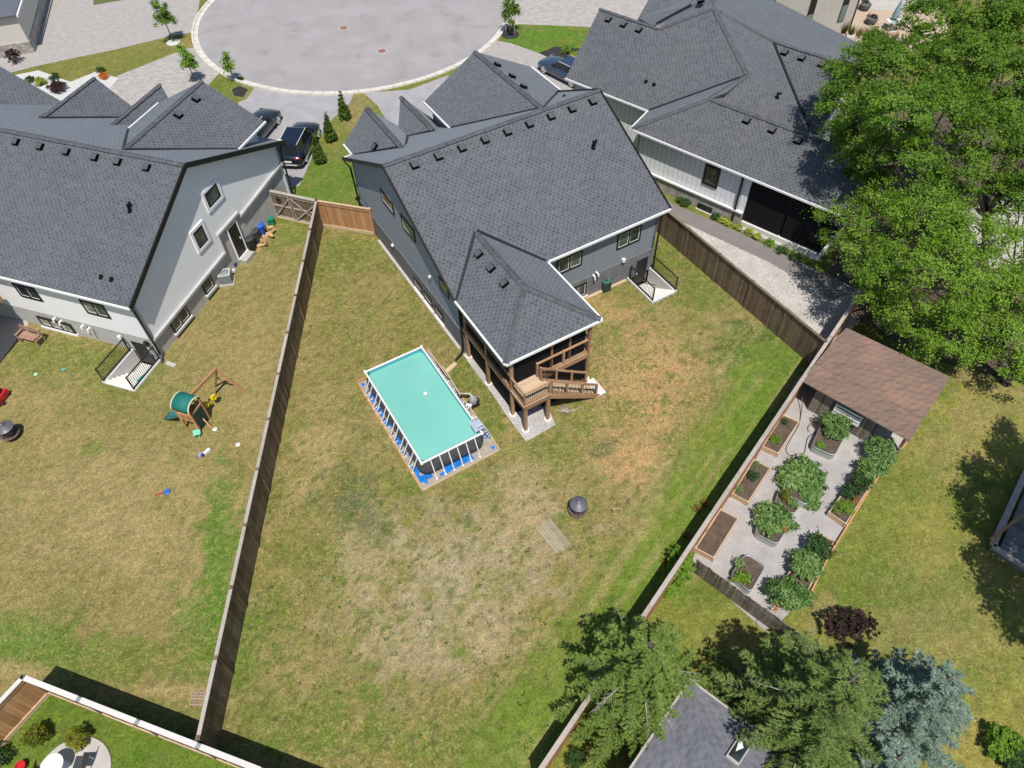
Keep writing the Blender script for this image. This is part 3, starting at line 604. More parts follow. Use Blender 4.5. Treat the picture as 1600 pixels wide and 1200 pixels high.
def railing(F, name, pts, h, parent, m, gap=.11, post=.06, z=None, rail=.05, bal=.02, mb=None, basez=.1, mid=False):
    """posts, top and bottom rail and balusters along a line of frame points (u,v,z)"""
    P_ = [F(*q) for q in pts]; mb = mb or m
    for p in P_: b = MB(); b.box(p, post, post, h+.02, math.degrees(math.atan2((F(1, 0)-F(0, 0)).y, (F(1, 0)-F(0, 0)).x))); b.build('rail_post', m, parent)
    for a, c in zip(P_[:-1], P_[1:]):
        b = MB(); b.beam(a+UP*(h-.03), c+UP*(h-.03), rail, rail*.8); b.build('top_rail', m, parent)
        b = MB(); b.beam(a+UP*basez, c+UP*basez, rail*.9, rail*.8); b.build('bottom_rail', m, parent)
        n = int((c-a).length/gap); proto = None
        for i in range(1, n):
            p = a+(c-a)*i/n
            if proto is None:
                b = MB(); b.box(p+UP*basez, bal, bal, h-.05-basez); proto = b.build('baluster', mb, parent); o0 = p
            else:
                q = proto.copy(); q.location = p-o0; col.objects.link(q)
# ------------------------------------------------------------------ MAIN HOUSE (dark grey, centre)
H = House(HM, 'grey_house', 'large dark grey gabled house with raised cedar deck and dark shingle roof in the middle', 'house', HM(6.4, 6.8, 0))
ZE, RV = 4.25, 6.83; ZR = ZE+.5*RV
planes = [
 [(0, 0, ZE), (0+5.04, 0, ZE), (12.73, 0, ZE), (12.73, RV, ZR), (0, RV, ZR)],
 [(0, RV, ZR), (12.73, RV, ZR), (12.73, 13.65, ZE), (0, 13.65, ZE)],
]
planes[0] = [(0, 0, ZE), (12.73, 0, ZE), (12.73, RV, ZR), (0, RV, ZR)]
ZP = ZE+.5*2.52
pz = .03
planes += [  # porch hip
 [(0, -4.6, ZE+pz), (2.52, -2.08, ZP+pz), (2.52, 2.52, ZP+pz), (0, 0, ZE+pz)][::-1],
 [(0, -4.6, ZE+pz), (5.04, -4.6, ZE+pz), (2.52, -2.08, ZP+pz)],
 [(5.04, -4.6, ZE+pz), (5.04, 0, ZE+pz), (2.52, 2.52, ZP+pz), (2.52, -2.08, ZP+pz)],
]
def far_v(z): return 13.65-(z-ZE)*2
# small front gable 1
g1 = (.62, 4.06, 4.25, 6.0, 14.92); gm = (g1[0]+g1[1])/2
planes += [[(g1[0], 14.92, 4.28), (g1[0], far_v(4.25), 4.28), (gm, far_v(6.0)-.4, 6.03), (gm, 14.92, 6.03)], [(gm, 14.92, 6.03), (gm, far_v(6.0)-.4, 6.03), (g1[1], far_v(4.25), 4.28), (g1[1], 14.92, 4.28)]]
g2 = (4.06, 6.2); gm2 = 5.13
planes += [[(4.0, 14.7, 4.26), (4.0, far_v(4.26), 4.26), (gm2, 12.1, 5.05), (gm2, 16.55, 5.05)], [(gm2, 16.55, 5.05), (gm2, 12.1, 5.05), (6.2, far_v(4.26), 4.26), (6.2, 14.35, 4.26)]]
ZG = 5.5; ZGR = 7.33; gu = 9.5
planes += [[(5.8, 14.5, ZG), (5.8, 11.15, ZG), (gu, 7.3, ZGR), (gu, 14.85, ZGR)], [(gu, 14.85, ZGR), (gu, 7.3, ZGR), (13.15, 11.1, ZG), (13.15, 14.5, ZG)]]
H.roof(planes, M_['roof'])
H.caps([((0, RV, ZR), (12.73, RV, ZR)), ((2.52, 2.4, ZP+pz), (2.52, -2.08, ZP+pz)), ((0, -4.6, ZE+pz), (2.52, -2.08, ZP+pz)), ((5.04, -4.6, ZE+pz), (2.52, -2.08, ZP+pz)),
        ((gm, 14.9, 6.03), (gm, 9.9, 6.03)), ((gm2, 16.5, 5.05), (gm2, 12.2, 5.05)), ((gu, 14.85, ZGR), (gu, 7.4, ZGR))], M_['cap'])
for p0, p1 in (((0.02, -.02, ZE+.06), (2.46, 2.4, ZP+.06)), ((2.62, 2.48, ZP+.06), (5.04, 0.02, ZE+.06)), ((g1[0]+.05, far_v(4.3), 4.33), (gm, far_v(6.0)+.1, 6.06)), ((g1[1]+.02, far_v(4.3), 4.36), (gm+.1, 9.95, 6.06)),
               ((4.06, far_v(4.3), 4.33), (gm2+.05, 12.1, 5.1)), ((5.8, 11.2, ZG+.02), (gu-.1, 7.55, ZGR+.0)), ((13.1, 11.15, ZG+.03), (gu+.15, 7.5, ZGR+.02))):
    H.line('valley_flashing', p0, p1, .13, .04, M_['flash'])
for p0, p1 in (((5.0, -.03, ZE-.03), (12.76, -.03, ZE-.03)), ((-.03, -4.66, ZE-.03), (5.1, -4.66, ZE-.03)), ((-.05, -4.6, ZE-.03), (-.05, .0, ZE-.03)), ((5.1, -4.6, ZE-.03), (5.1, .0, ZE-.03)), ((.57, 13.6, 4.2), (.57, 14.95, 4.2)), ((4.02, 13.6, 4.2), (4.02, 14.75, 4.2)),
               ((5.74, 11.2, ZG-.05), (5.74, 14.5, ZG-.05)), ((13.2, 11.2, ZG-.05), (13.2, 14.5, ZG-.05)), ((0, 13.7, ZE-.05), (.6, 13.7, ZE-.05)), ((6.2, 13.7, ZE-.05), (5.3, 13.7, ZE-.05))):
    H.line('gutter', p0, p1, .085, .11, M_['white'])
for p0, p1 in (((-.04, .0, ZE-.02), (-.04, RV, ZR-.02)), ((-.04, RV, ZR-.02), (-.04, 13.65, ZE-.02)), ((12.77, 0, ZE-.02), (12.77, RV, ZR-.02)), ((12.77, RV, ZR-.02), (12.77, 13.65, ZE-.02))):
    H.line('rake_board', p0, p1, .06, .2, M_['blackf'])
vv = 6.35; zv = ZE+.5*vv
H.vents([(1.42+1.32*i, vv, zv) for i in range(9)], (0, -.5, 1))
H.vents([(2.0, 1.2, ZE+1.0), (2.0, 0.03, ZE+1.0), (2.0, -1.17, ZE+1.0)], (-.5, 0, 1))
H.vents([(1.55, 12.2, 5.2)], (-1, 0, 1)); H.vents([(10.0, 13.1, 7.05), (10.1, 11.6, 7.0), (10.0, 10.2, 7.05)], (.5, 0, 1))
H.pipe((10.6, 4.2, ZE+2.1), .38, .055, True); H.pipe((12.2, 10.1, 5.95), .12); H.pipe((11.7, 8.6, 6.75), .12)
# walls
WU0, WU1, WV0, WV1 = .35, 12.4, .4, 13.3
zt = lambda v: ZE-.12+.5*min(v, 13.65-v)
H.wall('siding_wall', 'v', WV0, -1, [(WU0, 1.5), (WU1, 1.5), (WU1, ZE+.02), (WU0, ZE+.02)], M_['siding'])
H.wall('brick_wall', 'v', WV0, -1, [(WU0, -.05), (11.3, -.05), (11.3, 1.04), (12.12, 1.04), (12.12, -.05), (WU1, -.05), (WU1, 1.5), (WU0, 1.5)], M_['brick'], proud=.04)
H.wall('stucco_wall', 'u', WU0, -1, [(WV0, 1.5), (WV1, 1.45), (WV1, zt(WV1)), (RV, zt(RV)), (WV0, zt(WV0))][::-1], M_['stucco_grey'])
H.wall('brick_wall', 'u', WU0, -1, [(WV0, -.05), (WV1, -.05), (WV1, 1.45), (WV0, 1.5)][::-1], M_['brick'], proud=.04)
H.wall('siding_wall', 'u', WU1, 1, [(WV0, 0), (WV1, 0), (WV1, zt(WV1)), (RV, zt(RV)), (WV0, zt(WV0))], M_['siding'])
H.wall('front_wall', 'v', WV1, 1, [(WU0, 0), (WU1, 0), (WU1, ZE+.1), (WU0, ZE+.1)], M_['stucco_grey'])
H.wall('garage_wall', 'u', 6.1, -1, [(9, 0), (14.2, 0), (14.2, ZG-.05), (9, ZG+.0)], M_['stucco_grey']); H.wall('garage_wall', 'u', 12.9, 1, [(9, 0), (14.2, 0), (14.2, ZG-.05), (9, ZG-.05)], M_['siding'])
H.wall('garage_wall', 'v', 14.2, 1, [(6.1, 0), (12.9, 0), (12.9, ZG-.1), (gu, ZGR-.2), (6.1, ZG-.1)], M_['stucco_grey'])
H.wall('gable_wall', 'v', 14.6, 1, [(.9, 0), (3.8, 0), (3.8, 4.2), (gm, 5.7), (.9, 4.2)], M_['stucco_grey']); H.wall('gable_wall', 'u', .9, -1, [(13.3, 0), (14.6, 0), (14.6, 4.2), (13.3, 4.2)], M_['stucco_white'])
b = MB(); b.beam(HM(.2, .25, ZE-.16), HM(12.6, .25, ZE-.16), .55, .05); b.build('soffit', M_['white'], H.t)
# windows: rear
H.window('v', WV0, -1, 9.72, 11.28, 2.56, 3.62, 2, m=M_['blackf'], fw=.1, g=M_['glass'], gs=[M_['glass_g'], M_['glass']])
H.window('v', WV0, -1, 5.95, 7.5, 2.62, 3.62, 2, fw=.1, gs=[M_['glass'], M_['glass_g']])
H.window('v', WV0-.04, -1, 6.9, 7.9, .28, 1.22, 2, fw=.08, sill=M_['conc_white'])
for a0, a1, z0, z1 in ((9.02, 7.45, 4.12, 4.9), (6.5, 4.92, 4.06, 4.9), (2.5, 1.5, 2.9, 3.72)):
    H.window('u', WU0, -1, a0, a1, z0, z1, 1, fw=.11, g=M_['glass_g'])
for a0, a1 in ((6.02, 5.1), (4.75, 3.85), (3.45, 2.6)):
    H.window('u', WU0-.04, -1, a0, a1, .42, .95, 1, fw=.07, g=M_['glass'], sill=None)
    b = MB()      # concrete window-well curb at the foot of the wall
    c0, c1 = HM(.33, a0+.1, 0), HM(.33, a1-.1, 0); o = -H.eu
    b.prism([c0, c1, c1+o*.16, c0+o*.16], (0, 0, .14)); b.build('window_well_kerb', M_['conc_white'], H.t)
b = MB(); b.beam(HM(.22, 10.9, .05), HM(.22, .7, .05), .16, .12); b.build('foundation_edge', M_['conc'], H.t)
b = MB(); b.beam(HM(5.2, .3, .03), HM(10.6, .3, .03), .18, .1); b.build('foundation_edge', M_['timber'], H.t)
H.downspout([(.0, 13.5, 4.1), (.25, 13.5, 3.6), (.27, 13.35, 1.6), (.27, 13.35, .1)], M_['blackf']); H.downspout([(12.5, .1, 4.05), (12.5, .3, 3.6), (12.5, .3, .1)], M_['blackf'])
H.downspout([(.15, .02, 4.15), (.25, .3, 3.8), (.25, .32, .45), (.1, .25, .2), (-.35, .1, .08)], M_['blackf'])
b = MB(); b.box(HM(-.75, -.15, 0), .75, .24, .05, 29.4+20); b.build('splash_block', M_['deck_pale'], H.t)
H.wall('corner_trim', 'u', .9, -1, [(14.42, 0), (14.62, 0), (14.62, 4.2), (14.42, 4.2)], M_['white'], .1, .02)
for q, r_ in (((10.25, .3, 1.66), .12),):
    b = MB(); b.mi = 0; b.box(HM(*q)-UP*.1, .18, .16, .2, 29.4); b.mi = 1; b.box(HM(*q)-UP*.2, .14, .12, .1, 29.4); b.build('wall_lamp', [M_['white'], M_['black']], H.t)
b = MB(); b.tube([HM(8.3, .38, 1.5), HM(8.3, .18, 1.5), HM(8.3, .16, 1.3)], .05); b.build('exhaust_pipe', M_['white'], H.t); b = MB(); b.tube([HM(8.5, .38, 1.62), HM(8.5, .16, 1.62), HM(8.5, .14, 1.5)], .05); b.build('exhaust_pipe', M_['white'], H.t)
b = MB(); b.lathe(HM(.28, 8.6, 1.25), [(.09, 0), (.1, .1), (.02, .2)], 8); b.build('exhaust_pipe', M_['white'], H.t)
b = MB(); b.lathe(HM(.28, 3.6, 2.75), [(.07, 0), (.08, .1), (.02, .18)], 8); b.build('exhaust_pipe', M_['white'], H.t)
# basement stair well
def stairwell(F, t, u0, u1, vin, vout, depth, doorw, m_wall, n=6, sgn=-1, ax='v'):
    """open stair down to a basement door; vin at the house, vout the outer end"""
    G = (lambda a, c, z: F(a, c, z)) if ax == 'v' else (lambda a, c, z: F(c, a, z))
    def bx(a0, a1, c0, c1, z0, z1, name, m):
        b = MB(); b.prism([G(a0, c0, z0), G(a1, c0, z0), G(a1, c1, z0), G(a0, c1, z0)], (0, 0, z1-z0)); return b.build(name, m, t)
    tk = .16; z0 = -depth-.1
    bx(u0, u0+tk, vin, vout, z0, .1, 'retaining_wall', m_wall); bx(u1-tk, u1, vin, vout, z0, .1, 'retaining_wall', m_wall)
    bx(u0+tk, u1-tk, vin, vout-(vout-vin)*.02, z0, -depth, 'landing_floor', m_wall)
    run = abs(vout-vin)-.8; s = 1 if vout > vin else -1
    for i in range(n):
        c0 = vout-s*run*i/n; c1 = vout-s*run*(i+1)/n
        bx(u0+tk, u1-tk, c0, c1, -depth+.002*i+.005, .06-(depth+.04)*(i)/n if i else .06, 'step', m_wall)
stairwell(HM, H.t, 10.72, 12.45, .36, -1.93, 1.0, .8, M_['conc_white'])
b = MB(); b.prism([HM(11.3, .44, -1.), HM(12.12, .44, -1.), HM(12.12, .44, 1.04), HM(11.3, .44, 1.04)], H.ev*.06)
d_ = b.build('door', M_['black'], H.t); b = MB(); b.box(HM(11.42, .38, .02), .05, .08, .05); b.build('handle', M_['alu'], d_)
b = MB(); b.prism([HM(10.88, .5, -1.05), HM(12.3, .5, -1.05), HM(12.3, .5, 0), HM(10.88, .5, 0)], H.ev*.1); b.build('brick_wall', M_['brick'], H.t)
tr = thing('stair_railing', 'black metal railing on the grass side of the grey house basement stairs', 'railing', HM(10.8, -.9, 0), 'stair railings'); railing(HM, '', [(10.8, .2, .1), (10.8, -1.85, .1)], .95, tr, M_['black'])
b = MB(); b.beam(HM(10.8, -.6, .5), HM(11.25, -1.5, .75), .03, .03); b.build('handrail', M_['black'], tr)
tr = thing('stair_railing', 'black metal railing on the fence side of the grey house basement stairs', 'railing', HM(12.37, -.9, 0), 'stair railings'); railing(HM, '', [(12.37, .2, .1), (12.37, -1.85, .1)], .95, tr, M_['black'])
# ---- raised deck
D = thing('cedar_deck', 'raised cedar deck with posts, black balusters and stair under the hipped porch roof', 'deck', HM(2.4, -2.4, 0))
cm = M_['deck']; ZD = 2.05
def dbx(name, u0, u1, v0, v1, z0, z1, m=cm, t=D, F=HM):
    b = MB(); b.prism([F(u0, v0, z0), F(u1, v0, z0), F(u1, v1, z0), F(u0, v1, z0)], (0, 0, z1-z0)); return b.build(name, m, t)
for (u, v, top) in ((.42, -5.5, ZD-.1), (1.66, -5.5, ZD-.1), (.38, -4.38, ZE-.1), (.36, -2.1, ZD-.1), (4.62, -4.4, ZE-.1), (4.62, -.05, ZE-.1), (.38, -.02, ZE-.1)):
    dbx('post', u-.075, u+.075, v-.075, v+.075, .08, top)
    b = MB(); c = HM(u, v, 0); b.lathe(c-UP*.02, [(.2, 0), (.2, .12), (.18, .13)], 14); b.build('footing', M_['conc_white'], D)
for u0, u1, v0, v1 in ((.3, 4.7, -4.48, -4.42), (.3, 1.75, -5.62, -5.56), (.3, .36, -5.56, .3), (4.66, 4.72, -4.42, .3), (1.69, 1.75, -5.56, -4.48)): dbx('rim_joist', u0, u1, v0, v1, ZD-.28, ZD)
k = 0
for i in range(38): dbx('deck_board', .28, 4.72, -4.44+i*.125, -4.44+i*.125+.118, ZD+.003, ZD+.035, M_['deck_pale'] if i < 3 else M_['deck'])
for i in range(9): dbx('deck_board', .26, 1.77, -5.62+i*.13, -5.62+i*.13+.123, ZD+.003, ZD+.035, M_['deck_pale'])
railing(HM, '', [(.34, -4.38, ZD), (.34, -2.1, ZD), (.34, 0, ZD)], .95, D, cm, .11, .09, rail=.1, mb=M_['black'])
railing(HM, '', [(.34, -4.38, ZD), (.34, -5.56, ZD), (1.7, -5.56, ZD)], .9, D, cm, .1, .09, rail=.09, mb=M_['black'])
railing(HM, '', [(1.75, -4.4, ZD), (3.2, -4.4, ZD), (4.66, -4.4, ZD)], .95, D, cm, .11, .1, rail=.09, mb=M_['black'])
railing(HM, '', [(4.66, -4.4, ZD), (4.66, -2.2, ZD), (4.66, 0, ZD)], .95, D, cm, .11, .09, rail=.09, mb=M_['black'])
nst = 11; U0, U1 = 1.75, 4.45
for i in range(nst):
    u = U0+(U1-U0)*i/nst; z = ZD-(ZD-.05)*(i+1)/nst; dbx('tread', u+.02, u+.28, -5.6, -4.6, z, z+.045, M_['deck_pale'])
for v in (-5.62, -4.6):
    b = MB(); b.beam(HM(U0, v, ZD-.16), HM(U1+.1, v, .02), .05, .24); b.build('stringer', cm, D)
def srail(v):
    pts = [(U0+.02, v, ZD+.0), (2.65, v, ZD-(ZD)*(2.65-U0)/(U1-U0)), (3.55, v, ZD-ZD*(3.55-U0)/(U1-U0)), (4.42, v, .05)]
    railing(HM, '', pts, .9, D, cm, .1, .09, rail=.09, mb=M_['black'])
srail(-5.56); srail(-4.66)
dbx('landing_pad', 4.45, 5.0, -5.65, -4.55, .0, .04, M_['conc_white'])
# black privacy screens; rear one widened to stand in for the porch shade
for c0, c1 in ((.0, -2.1), (-2.1, -4.3)):
    b = MB(); b.prism([HM(.5, c0, ZD+.05), HM(.5, c1, ZD+.05), HM(.5, c1, ZE-.2), HM(.5, c0, ZE-.2)], H.eu*.02); b.build('screen_panel', M_['screen'], D)
b = MB(); b.prism([HM(.5, -4.26, ZD+.05), HM(4.5, -4.26, ZD+.05), HM(4.5, -4.26, ZE-.2), HM(.5, -4.26, ZE-.2)], H.ev*.02); b.build('screen_panel', M_['screen'], D)
for P_, o_ in (([(.5, -4.36), (4.6, -4.36)], H.ev), ([(.5, -4.3), (.5, 0)], H.eu), ([(4.58, -4.3), (4.58, 0)], -H.eu), ([(1.8, -4.74), (3.9, -4.74)], H.ev)):
    b = MB(); h0 = ZD-.32; h1 = h0 if P_[0][0] != 1.8 else .32
    b.prism([HM(*P_[0], .01), HM(*P_[1], .01), HM(*P_[1], h1), HM(*P_[0], h0-(.0 if h1 == h0 else .1))], o_*.02); b.build('shade_panel', M_['void'], D)  # black panels standing in for the deep shade under deck and stair
for u in (2.6, 3.6):
    dbx('screen_post', u-.04, u+.04, -4.34, -4.26, ZD+.03, ZE-.15)
for v in (-1.4, -2.9): dbx('screen_post', .4, .5, v-.04, v+.04, ZD+.03, ZE-.15, M_['blackf'])

# ------------------------------------------------------------------ LEFT HOUSE (white)
Lh = House(HL, 'white_house', 'white stucco house with grey brick base and dark shingle roof left of the long fence', 'house', HL(7, 5, 0))
ZL, ZLR, RU, FU, ZLF = 4.1, 7.55, 6.75, 14.75, 3.93
vm = 24.
planes = [[(0, 0, ZL), (RU, 0, ZLR), (RU, vm, ZLR), (0, vm, ZL)], [(RU, 0, ZLR), (FU, 0, ZLF), (FU, vm, ZLF), (RU, vm, ZLR)]]
fu = lambda z: RU+(ZLR-z)/(ZLR-ZLF)*(FU-RU)
planes += [[(fu(5.5), .55, 5.5), (14.15, .55, 5.5), (14.4, 4.15, 7.3), (fu(7.3), 4.15, 7.3)], [(14.4, 4.15, 7.3), (14.15, 7.75, 5.5), (fu(5.5), 7.75, 5.5), (fu(7.3), 4.15, 7.3)]]
planes += [[(fu(4.5), 10.3, 4.5), (14.6, 10.3, 4.5), (14.9, 12.65, 6.), (fu(6.), 12.65, 6.)], [(14.9, 12.65, 6.), (14.6, 15.1, 4.5), (fu(4.5), 15.1, 4.5), (fu(6.), 12.65, 6.)]]
planes += [[(fu(4.6), 7.9, 4.6), (15.3, 7.9, 4.6), (16.2, 9.1, 5.4), (fu(5.4), 9.1, 5.4)], [(16.2, 9.1, 5.4), (15.3, 10.2, 4.6), (fu(4.6), 10.2, 4.6), (fu(5.4), 9.1, 5.4)]]
planes += [[(fu(4.5), 15.3, 4.5), (14.0, 15.3, 4.5), (14.1, 20, 6.7), (fu(6.7), 20, 6.7)], [(14.1, 20, 6.7), (14, 24, 4.7), (fu(4.7), 24, 4.7), (fu(6.7), 20, 6.7)]]
Lh.roof(planes, M_['roof_left'])
Lh.caps([((RU, 0, ZLR), (RU, vm, ZLR)), ((14.4, 4.15, 7.3), (fu(7.3), 4.15, 7.3)), ((14.9, 12.65, 6.), (fu(6.), 12.65, 6.)), ((16.2, 9.1, 5.4), (fu(5.4), 9.1, 5.4))])
for p0, p1 in (((fu(5.5), .55, 5.52), (fu(7.3), 4.1, 7.35)), ((fu(5.5), 7.75, 5.52), (fu(7.25), 4.25, 7.3)), ((fu(4.5), 10.3, 4.55), (fu(6), 12.6, 6.05)), ((fu(4.5), 15.1, 4.55), (fu(6), 12.7, 6.05))):
    Lh.line('valley_flashing', p0, p1, .13, .04, M_['flash'])
for p0, p1 in (((-.04, -.02, ZL-.03), (-.04, vm, ZL-.03)), ((fu(5.5), .5, 5.45), (14.2, .5, 5.45)), ((FU+.04, 0, ZLF-.05), (FU+.04, .55, ZLF-.05)), ((fu(4.5), 10.24, 4.45), (14.65, 10.24, 4.45)), ((fu(5.5), 7.8, 5.45), (14.2, 7.8, 5.45))):
    Lh.line('gutter', p0, p1, .085, .11, M_['white'])
for p0, p1 in (((0, -.03, ZL-.02), (RU, -.03, ZLR-.02)), ((RU, -.03, ZLR-.02), (FU, -.03, ZLF-.02))): Lh.line('rake_board', p0, p1, .07, .26, M_['blackf'])
zv = ZL+(ZLR-ZL)*(6.25/RU)
Lh.vents([(6.3, v, zv) for v in (2.0, 3.72, 5.1, 6.85, 8.5, 10.05, 11.4)], (-.5, 0, 1)); Lh.vents([(12.9, 3.65, 7.05), (11.2, 3.65, 7.05)], (0, -.5, 1))
Lh.pipe((4.2, 2.0, ZL+.511*4.2), .38, .055, True); Lh.pipe((1.05, 2.15, ZL+.53), .12); Lh.pipe((1.05, 1.55, ZL+.53), .12)
z2 = lambda u: (ZL+(ZLR-ZL)*u/RU if u < RU else ZLR-(ZLR-ZLF)*(u-RU)/(FU-RU))-.13
Lh.wall('stucco_wall', 'v', .4, -1, [(.4, 1.32), (7.3, 1.5), (7.3, 2.72), (9.3, 2.72), (9.3, 2.35), (14.3, 2.7), (14.3, z2(14.3)), (RU, z2(RU)), (.4, z2(.4))], M_['stucco_white'])
Lh.wall('brick_wall', 'v', .4, -1, [(.4, -.05), (14.3, -.05), (14.3, 2.7), (9.3, 2.4), (9.3, 2.72), (7.3, 2.72), (7.3, 1.5), (.4, 1.32)], M_['stone_left'], proud=-.04)
for p0, p1 in (((.38, .33, 1.3), (7.2, .33, 1.48)), ((7.2, .33, 1.42), (7.2, .33, 2.76)), ((7.2, .33, 2.72), (9.3, .33, 2.72)), ((9.3, .33, 2.4), (14.3, .33, 2.7))): Lh.line('band_trim', p0, p1, .16, .14, M_['stone_left'], par=Lh.t)
Lh.wall('stucco_wall', 'u', .4, -1, [(.4, 1.3), (18, 1.1), (18, ZL+.1), (.4, ZL+.1)][::-1], M_['stucco_white'])
Lh.wall('brick_wall', 'u', .4, -1, [(.4, -.05), (1.15, -.05), (1.15, .72), (2.05, .72), (2.05, -.05), (18, -.05), (18, 1.1), (.4, 1.3)][::-1], M_['stone_left'], proud=-.03)
Lh.wall('front_wall', 'u', 14.3, 1, [(.4, 0), (vm, 0), (vm, 3.9), (.4, 3.9)], M_['stucco_white'])
Lh.wall('garage_wall', 'v', 1.0, -1, [(10, 2.5), (13.6, 2.5), (13.6, 5.4), (10, 5.4)], M_['stucco_white'])
Lh.wall('garage_wall', 'u', 13.7, 1, [(1., 0), (7.4, 0), (7.4, 5.4), (4.15, 7.1), (1., 5.4)], M_['stucco_white'])
wt = M_['stucco_white']
Lh.window('v', .4, -1, 7.47, 8.6, 4.3, 5.2, 1, fw=.1, g=M_['glass_g'], trim=wt, tw=.17, inner=False); Lh.window('v', .4, -1, 5.68, 6.5, 2.95, 4.02, 1, fw=.1, g=M_['glass_g'], trim=wt, tw=.17, inner=False)
Lh.window('v', .4, -1, 1.8, 3.2, .38, 1.25, 2, fw=.09, g=M_['glass_g'], sill=M_['conc_white'], gs=[M_['glass_g'], M_['glass']]); Lh.window('v', .4, -1, 4.78, 5.6, .42, 1.36, 1, fw=.09, g=M_['glass_g'], sill=M_['conc_white'])
Lh.window('u', .4, -1, 7.9, 6.5, 2.32, 3.28, 2, fw=.12, gs=[M_['glass'], M_['glass']]); Lh.window('u', .4, -1, 3.75, 2.3, 2.32, 3.28, 2, fw=.12, gs=[M_['glass_p'], M_['glass_g']])
Lh.window('u', .4, -1, 7.95, 5.75, .12, .85, 3, fw=.12, g=M_['glass_p'], sill=M_['white'])
b = MB(); b.prism([HL(8.05, .36, .35), HL(8.85, .36, .35), HL(8.85, .36, 2.42), HL(8.05, .36, 2.42)], -Lh.ev*.03); d_ = b.build('door', M_['black'], Lh.t); b = MB()
for p0, p1 in (((8.0, .34, .3), (8.0, .34, 2.47)), ((8.9, .34, .3), (8.9, .34, 2.47)), ((8.0, .34, 2.47), (8.9, .34, 2.47)), ((7.95, .3, .3), (8.95, .3, .3))): b.beam(HL(*p0), HL(*p1), .09, .07)
b.build('door_frame', M_['white'], d_); b = MB(); b.box(HL(8.7, .29, 1.3), .05, .06, .12); b.build('handle', M_['alu'], d_)
b = MB(); b.box(HL(8.45, .12, 0), .9, .5, .28, 70.3); b.build('door_step', M_['conc'], Lh.t)
Lh.downspout([(-.02, .03, 4.0), (.3, .28, 3.6), (.33, .3, .35), (.0, .1, .1)], M_['blackf']); Lh.downspout([(14.6, .1, 3.9), (14.35, .25, 3.5), (14.35, .27, .1)], M_['blackf'])
b = MB(); b.box(HL(.1, -.35, 0), .6, .22, .06, -25); b.build('splash_block', M_['conc'], Lh.t)
for v in (4.9, 5.3):
    pass
for v in (6.35, 4.55):
    b = MB(); b.tube([HL(.3, v, 1.3), HL(.12, v, 1.3), HL(.1, v, 1.12)], .05); b.build('exhaust_pipe', M_['white'], Lh.t); b = MB(); b.tube([HL(.3, v-.35, 1.2), HL(.1, v-.35, 1.2), HL(.08, v-.35, 1.02)], .05); b.build('exhaust_pipe', M_['white'], Lh.t)
b = MB(); b.lathe(HL(.22, 2.35, 1.0), [(.1, 0), (.1, .2), (.03, .26)], 8); b.build('wall_lamp', M_['white'], Lh.t); b = MB(); b.box(HL(.25, .75, .95), .16, .2, .28, 70.3); b.build('wall_lamp', M_['black'], Lh.t)
stairwell(HL, Lh.t, .3, 2.28, .36, -2.0, 1.0, .8, M_['conc_white'], ax='u')
b = MB(); b.prism([HL(.42, 1.15, -1), HL(.42, 2.05, -1), HL(.42, 2.05, .72), HL(.42, 1.15, .72)], Lh.eu*.06); b.build('door', M_['black'], Lh.t)
b = MB(); b.prism([HL(.5, .4, -1.05), HL(.5, 2.3, -1.05), HL(.5, 2.3, 0), HL(.5, .4, 0)], Lh.eu*.1); b.build('brick_wall', M_['stone_left'], Lh.t)
b = MB(); b.box(HL(-.9, .85, -.7), .55, .3, .35, 60); tag(b.build('storage_tote', mat('turquoise_plastic', (.01, .35, .38), .4)), 'turquoise plastic tote on the steps of the white house basement stairwell', 'tote')
tr = thing('stair_railing', 'black metal railing on the far side of the white house basement stairs', 'railing', HL(-.9, 2.2, 0), 'stair railings'); railing(HL, '', [(.2, 2.2, .1), (-1.92, 2.2, .1)], .95, tr, M_['black'])
tr = thing('stair_railing', 'black metal railing beside the splash block at the white house basement stairs', 'railing', HL(-.9, .38, 0), 'stair railings'); railing(HL, '', [(.2, .38, .1), (-1.92, .38, .1)], .95, tr, M_['black'])
# covered porch of the white house, mostly outside the frame
Po = thing('covered_porch', 'shaded timber porch with orange beam at the left edge of the white house', 'porch', HL(-2, 10, 0))
so_ = Vector((-math.cos(SUN_AZ), -math.sin(SUN_AZ), 0))/math.tan(SUN_EL)*3.5
b = MB(); b.prism([at(*q)-so_+UP*3.5 for q in ((24, 452), (40, 520), (0, 568), (-120, 640), (-160, 400))], (0, 0, .15)); b.build('roof', M_['roof_left'], Po)  # unseen roof, outlined so that its shadow covers the patio
b = MB(); b.beam(HL(.2, 9.3, 2.0), HL(-3.2, 9.6, 2.0), .12, .28); b.build('beam', M_['fence_o'], Po); b = MB(); b.beam(HL(-3.2, 9.6, 2.0), HL(-3.2, 14, 2.0), .12, .28); b.build('beam', M_['fence_o'], Po)
for q in ((-3.2, 9.6), (-3.2, 12.5)): b = MB(); b.box(HL(q[0], q[1], 0), .14, .14, 3.5, 70); b.build('post', M_['fence_o'], Po)
b = MB(); b.prism([HL(.2, 9.3, 2.0), HL(.2, 15, 2.0), HL(-3.2, 15, 2.0), HL(-3.2, 9.6, 2.0)], (0, 0, .08)); b.build('deck_floor', M_['deck'], Po)

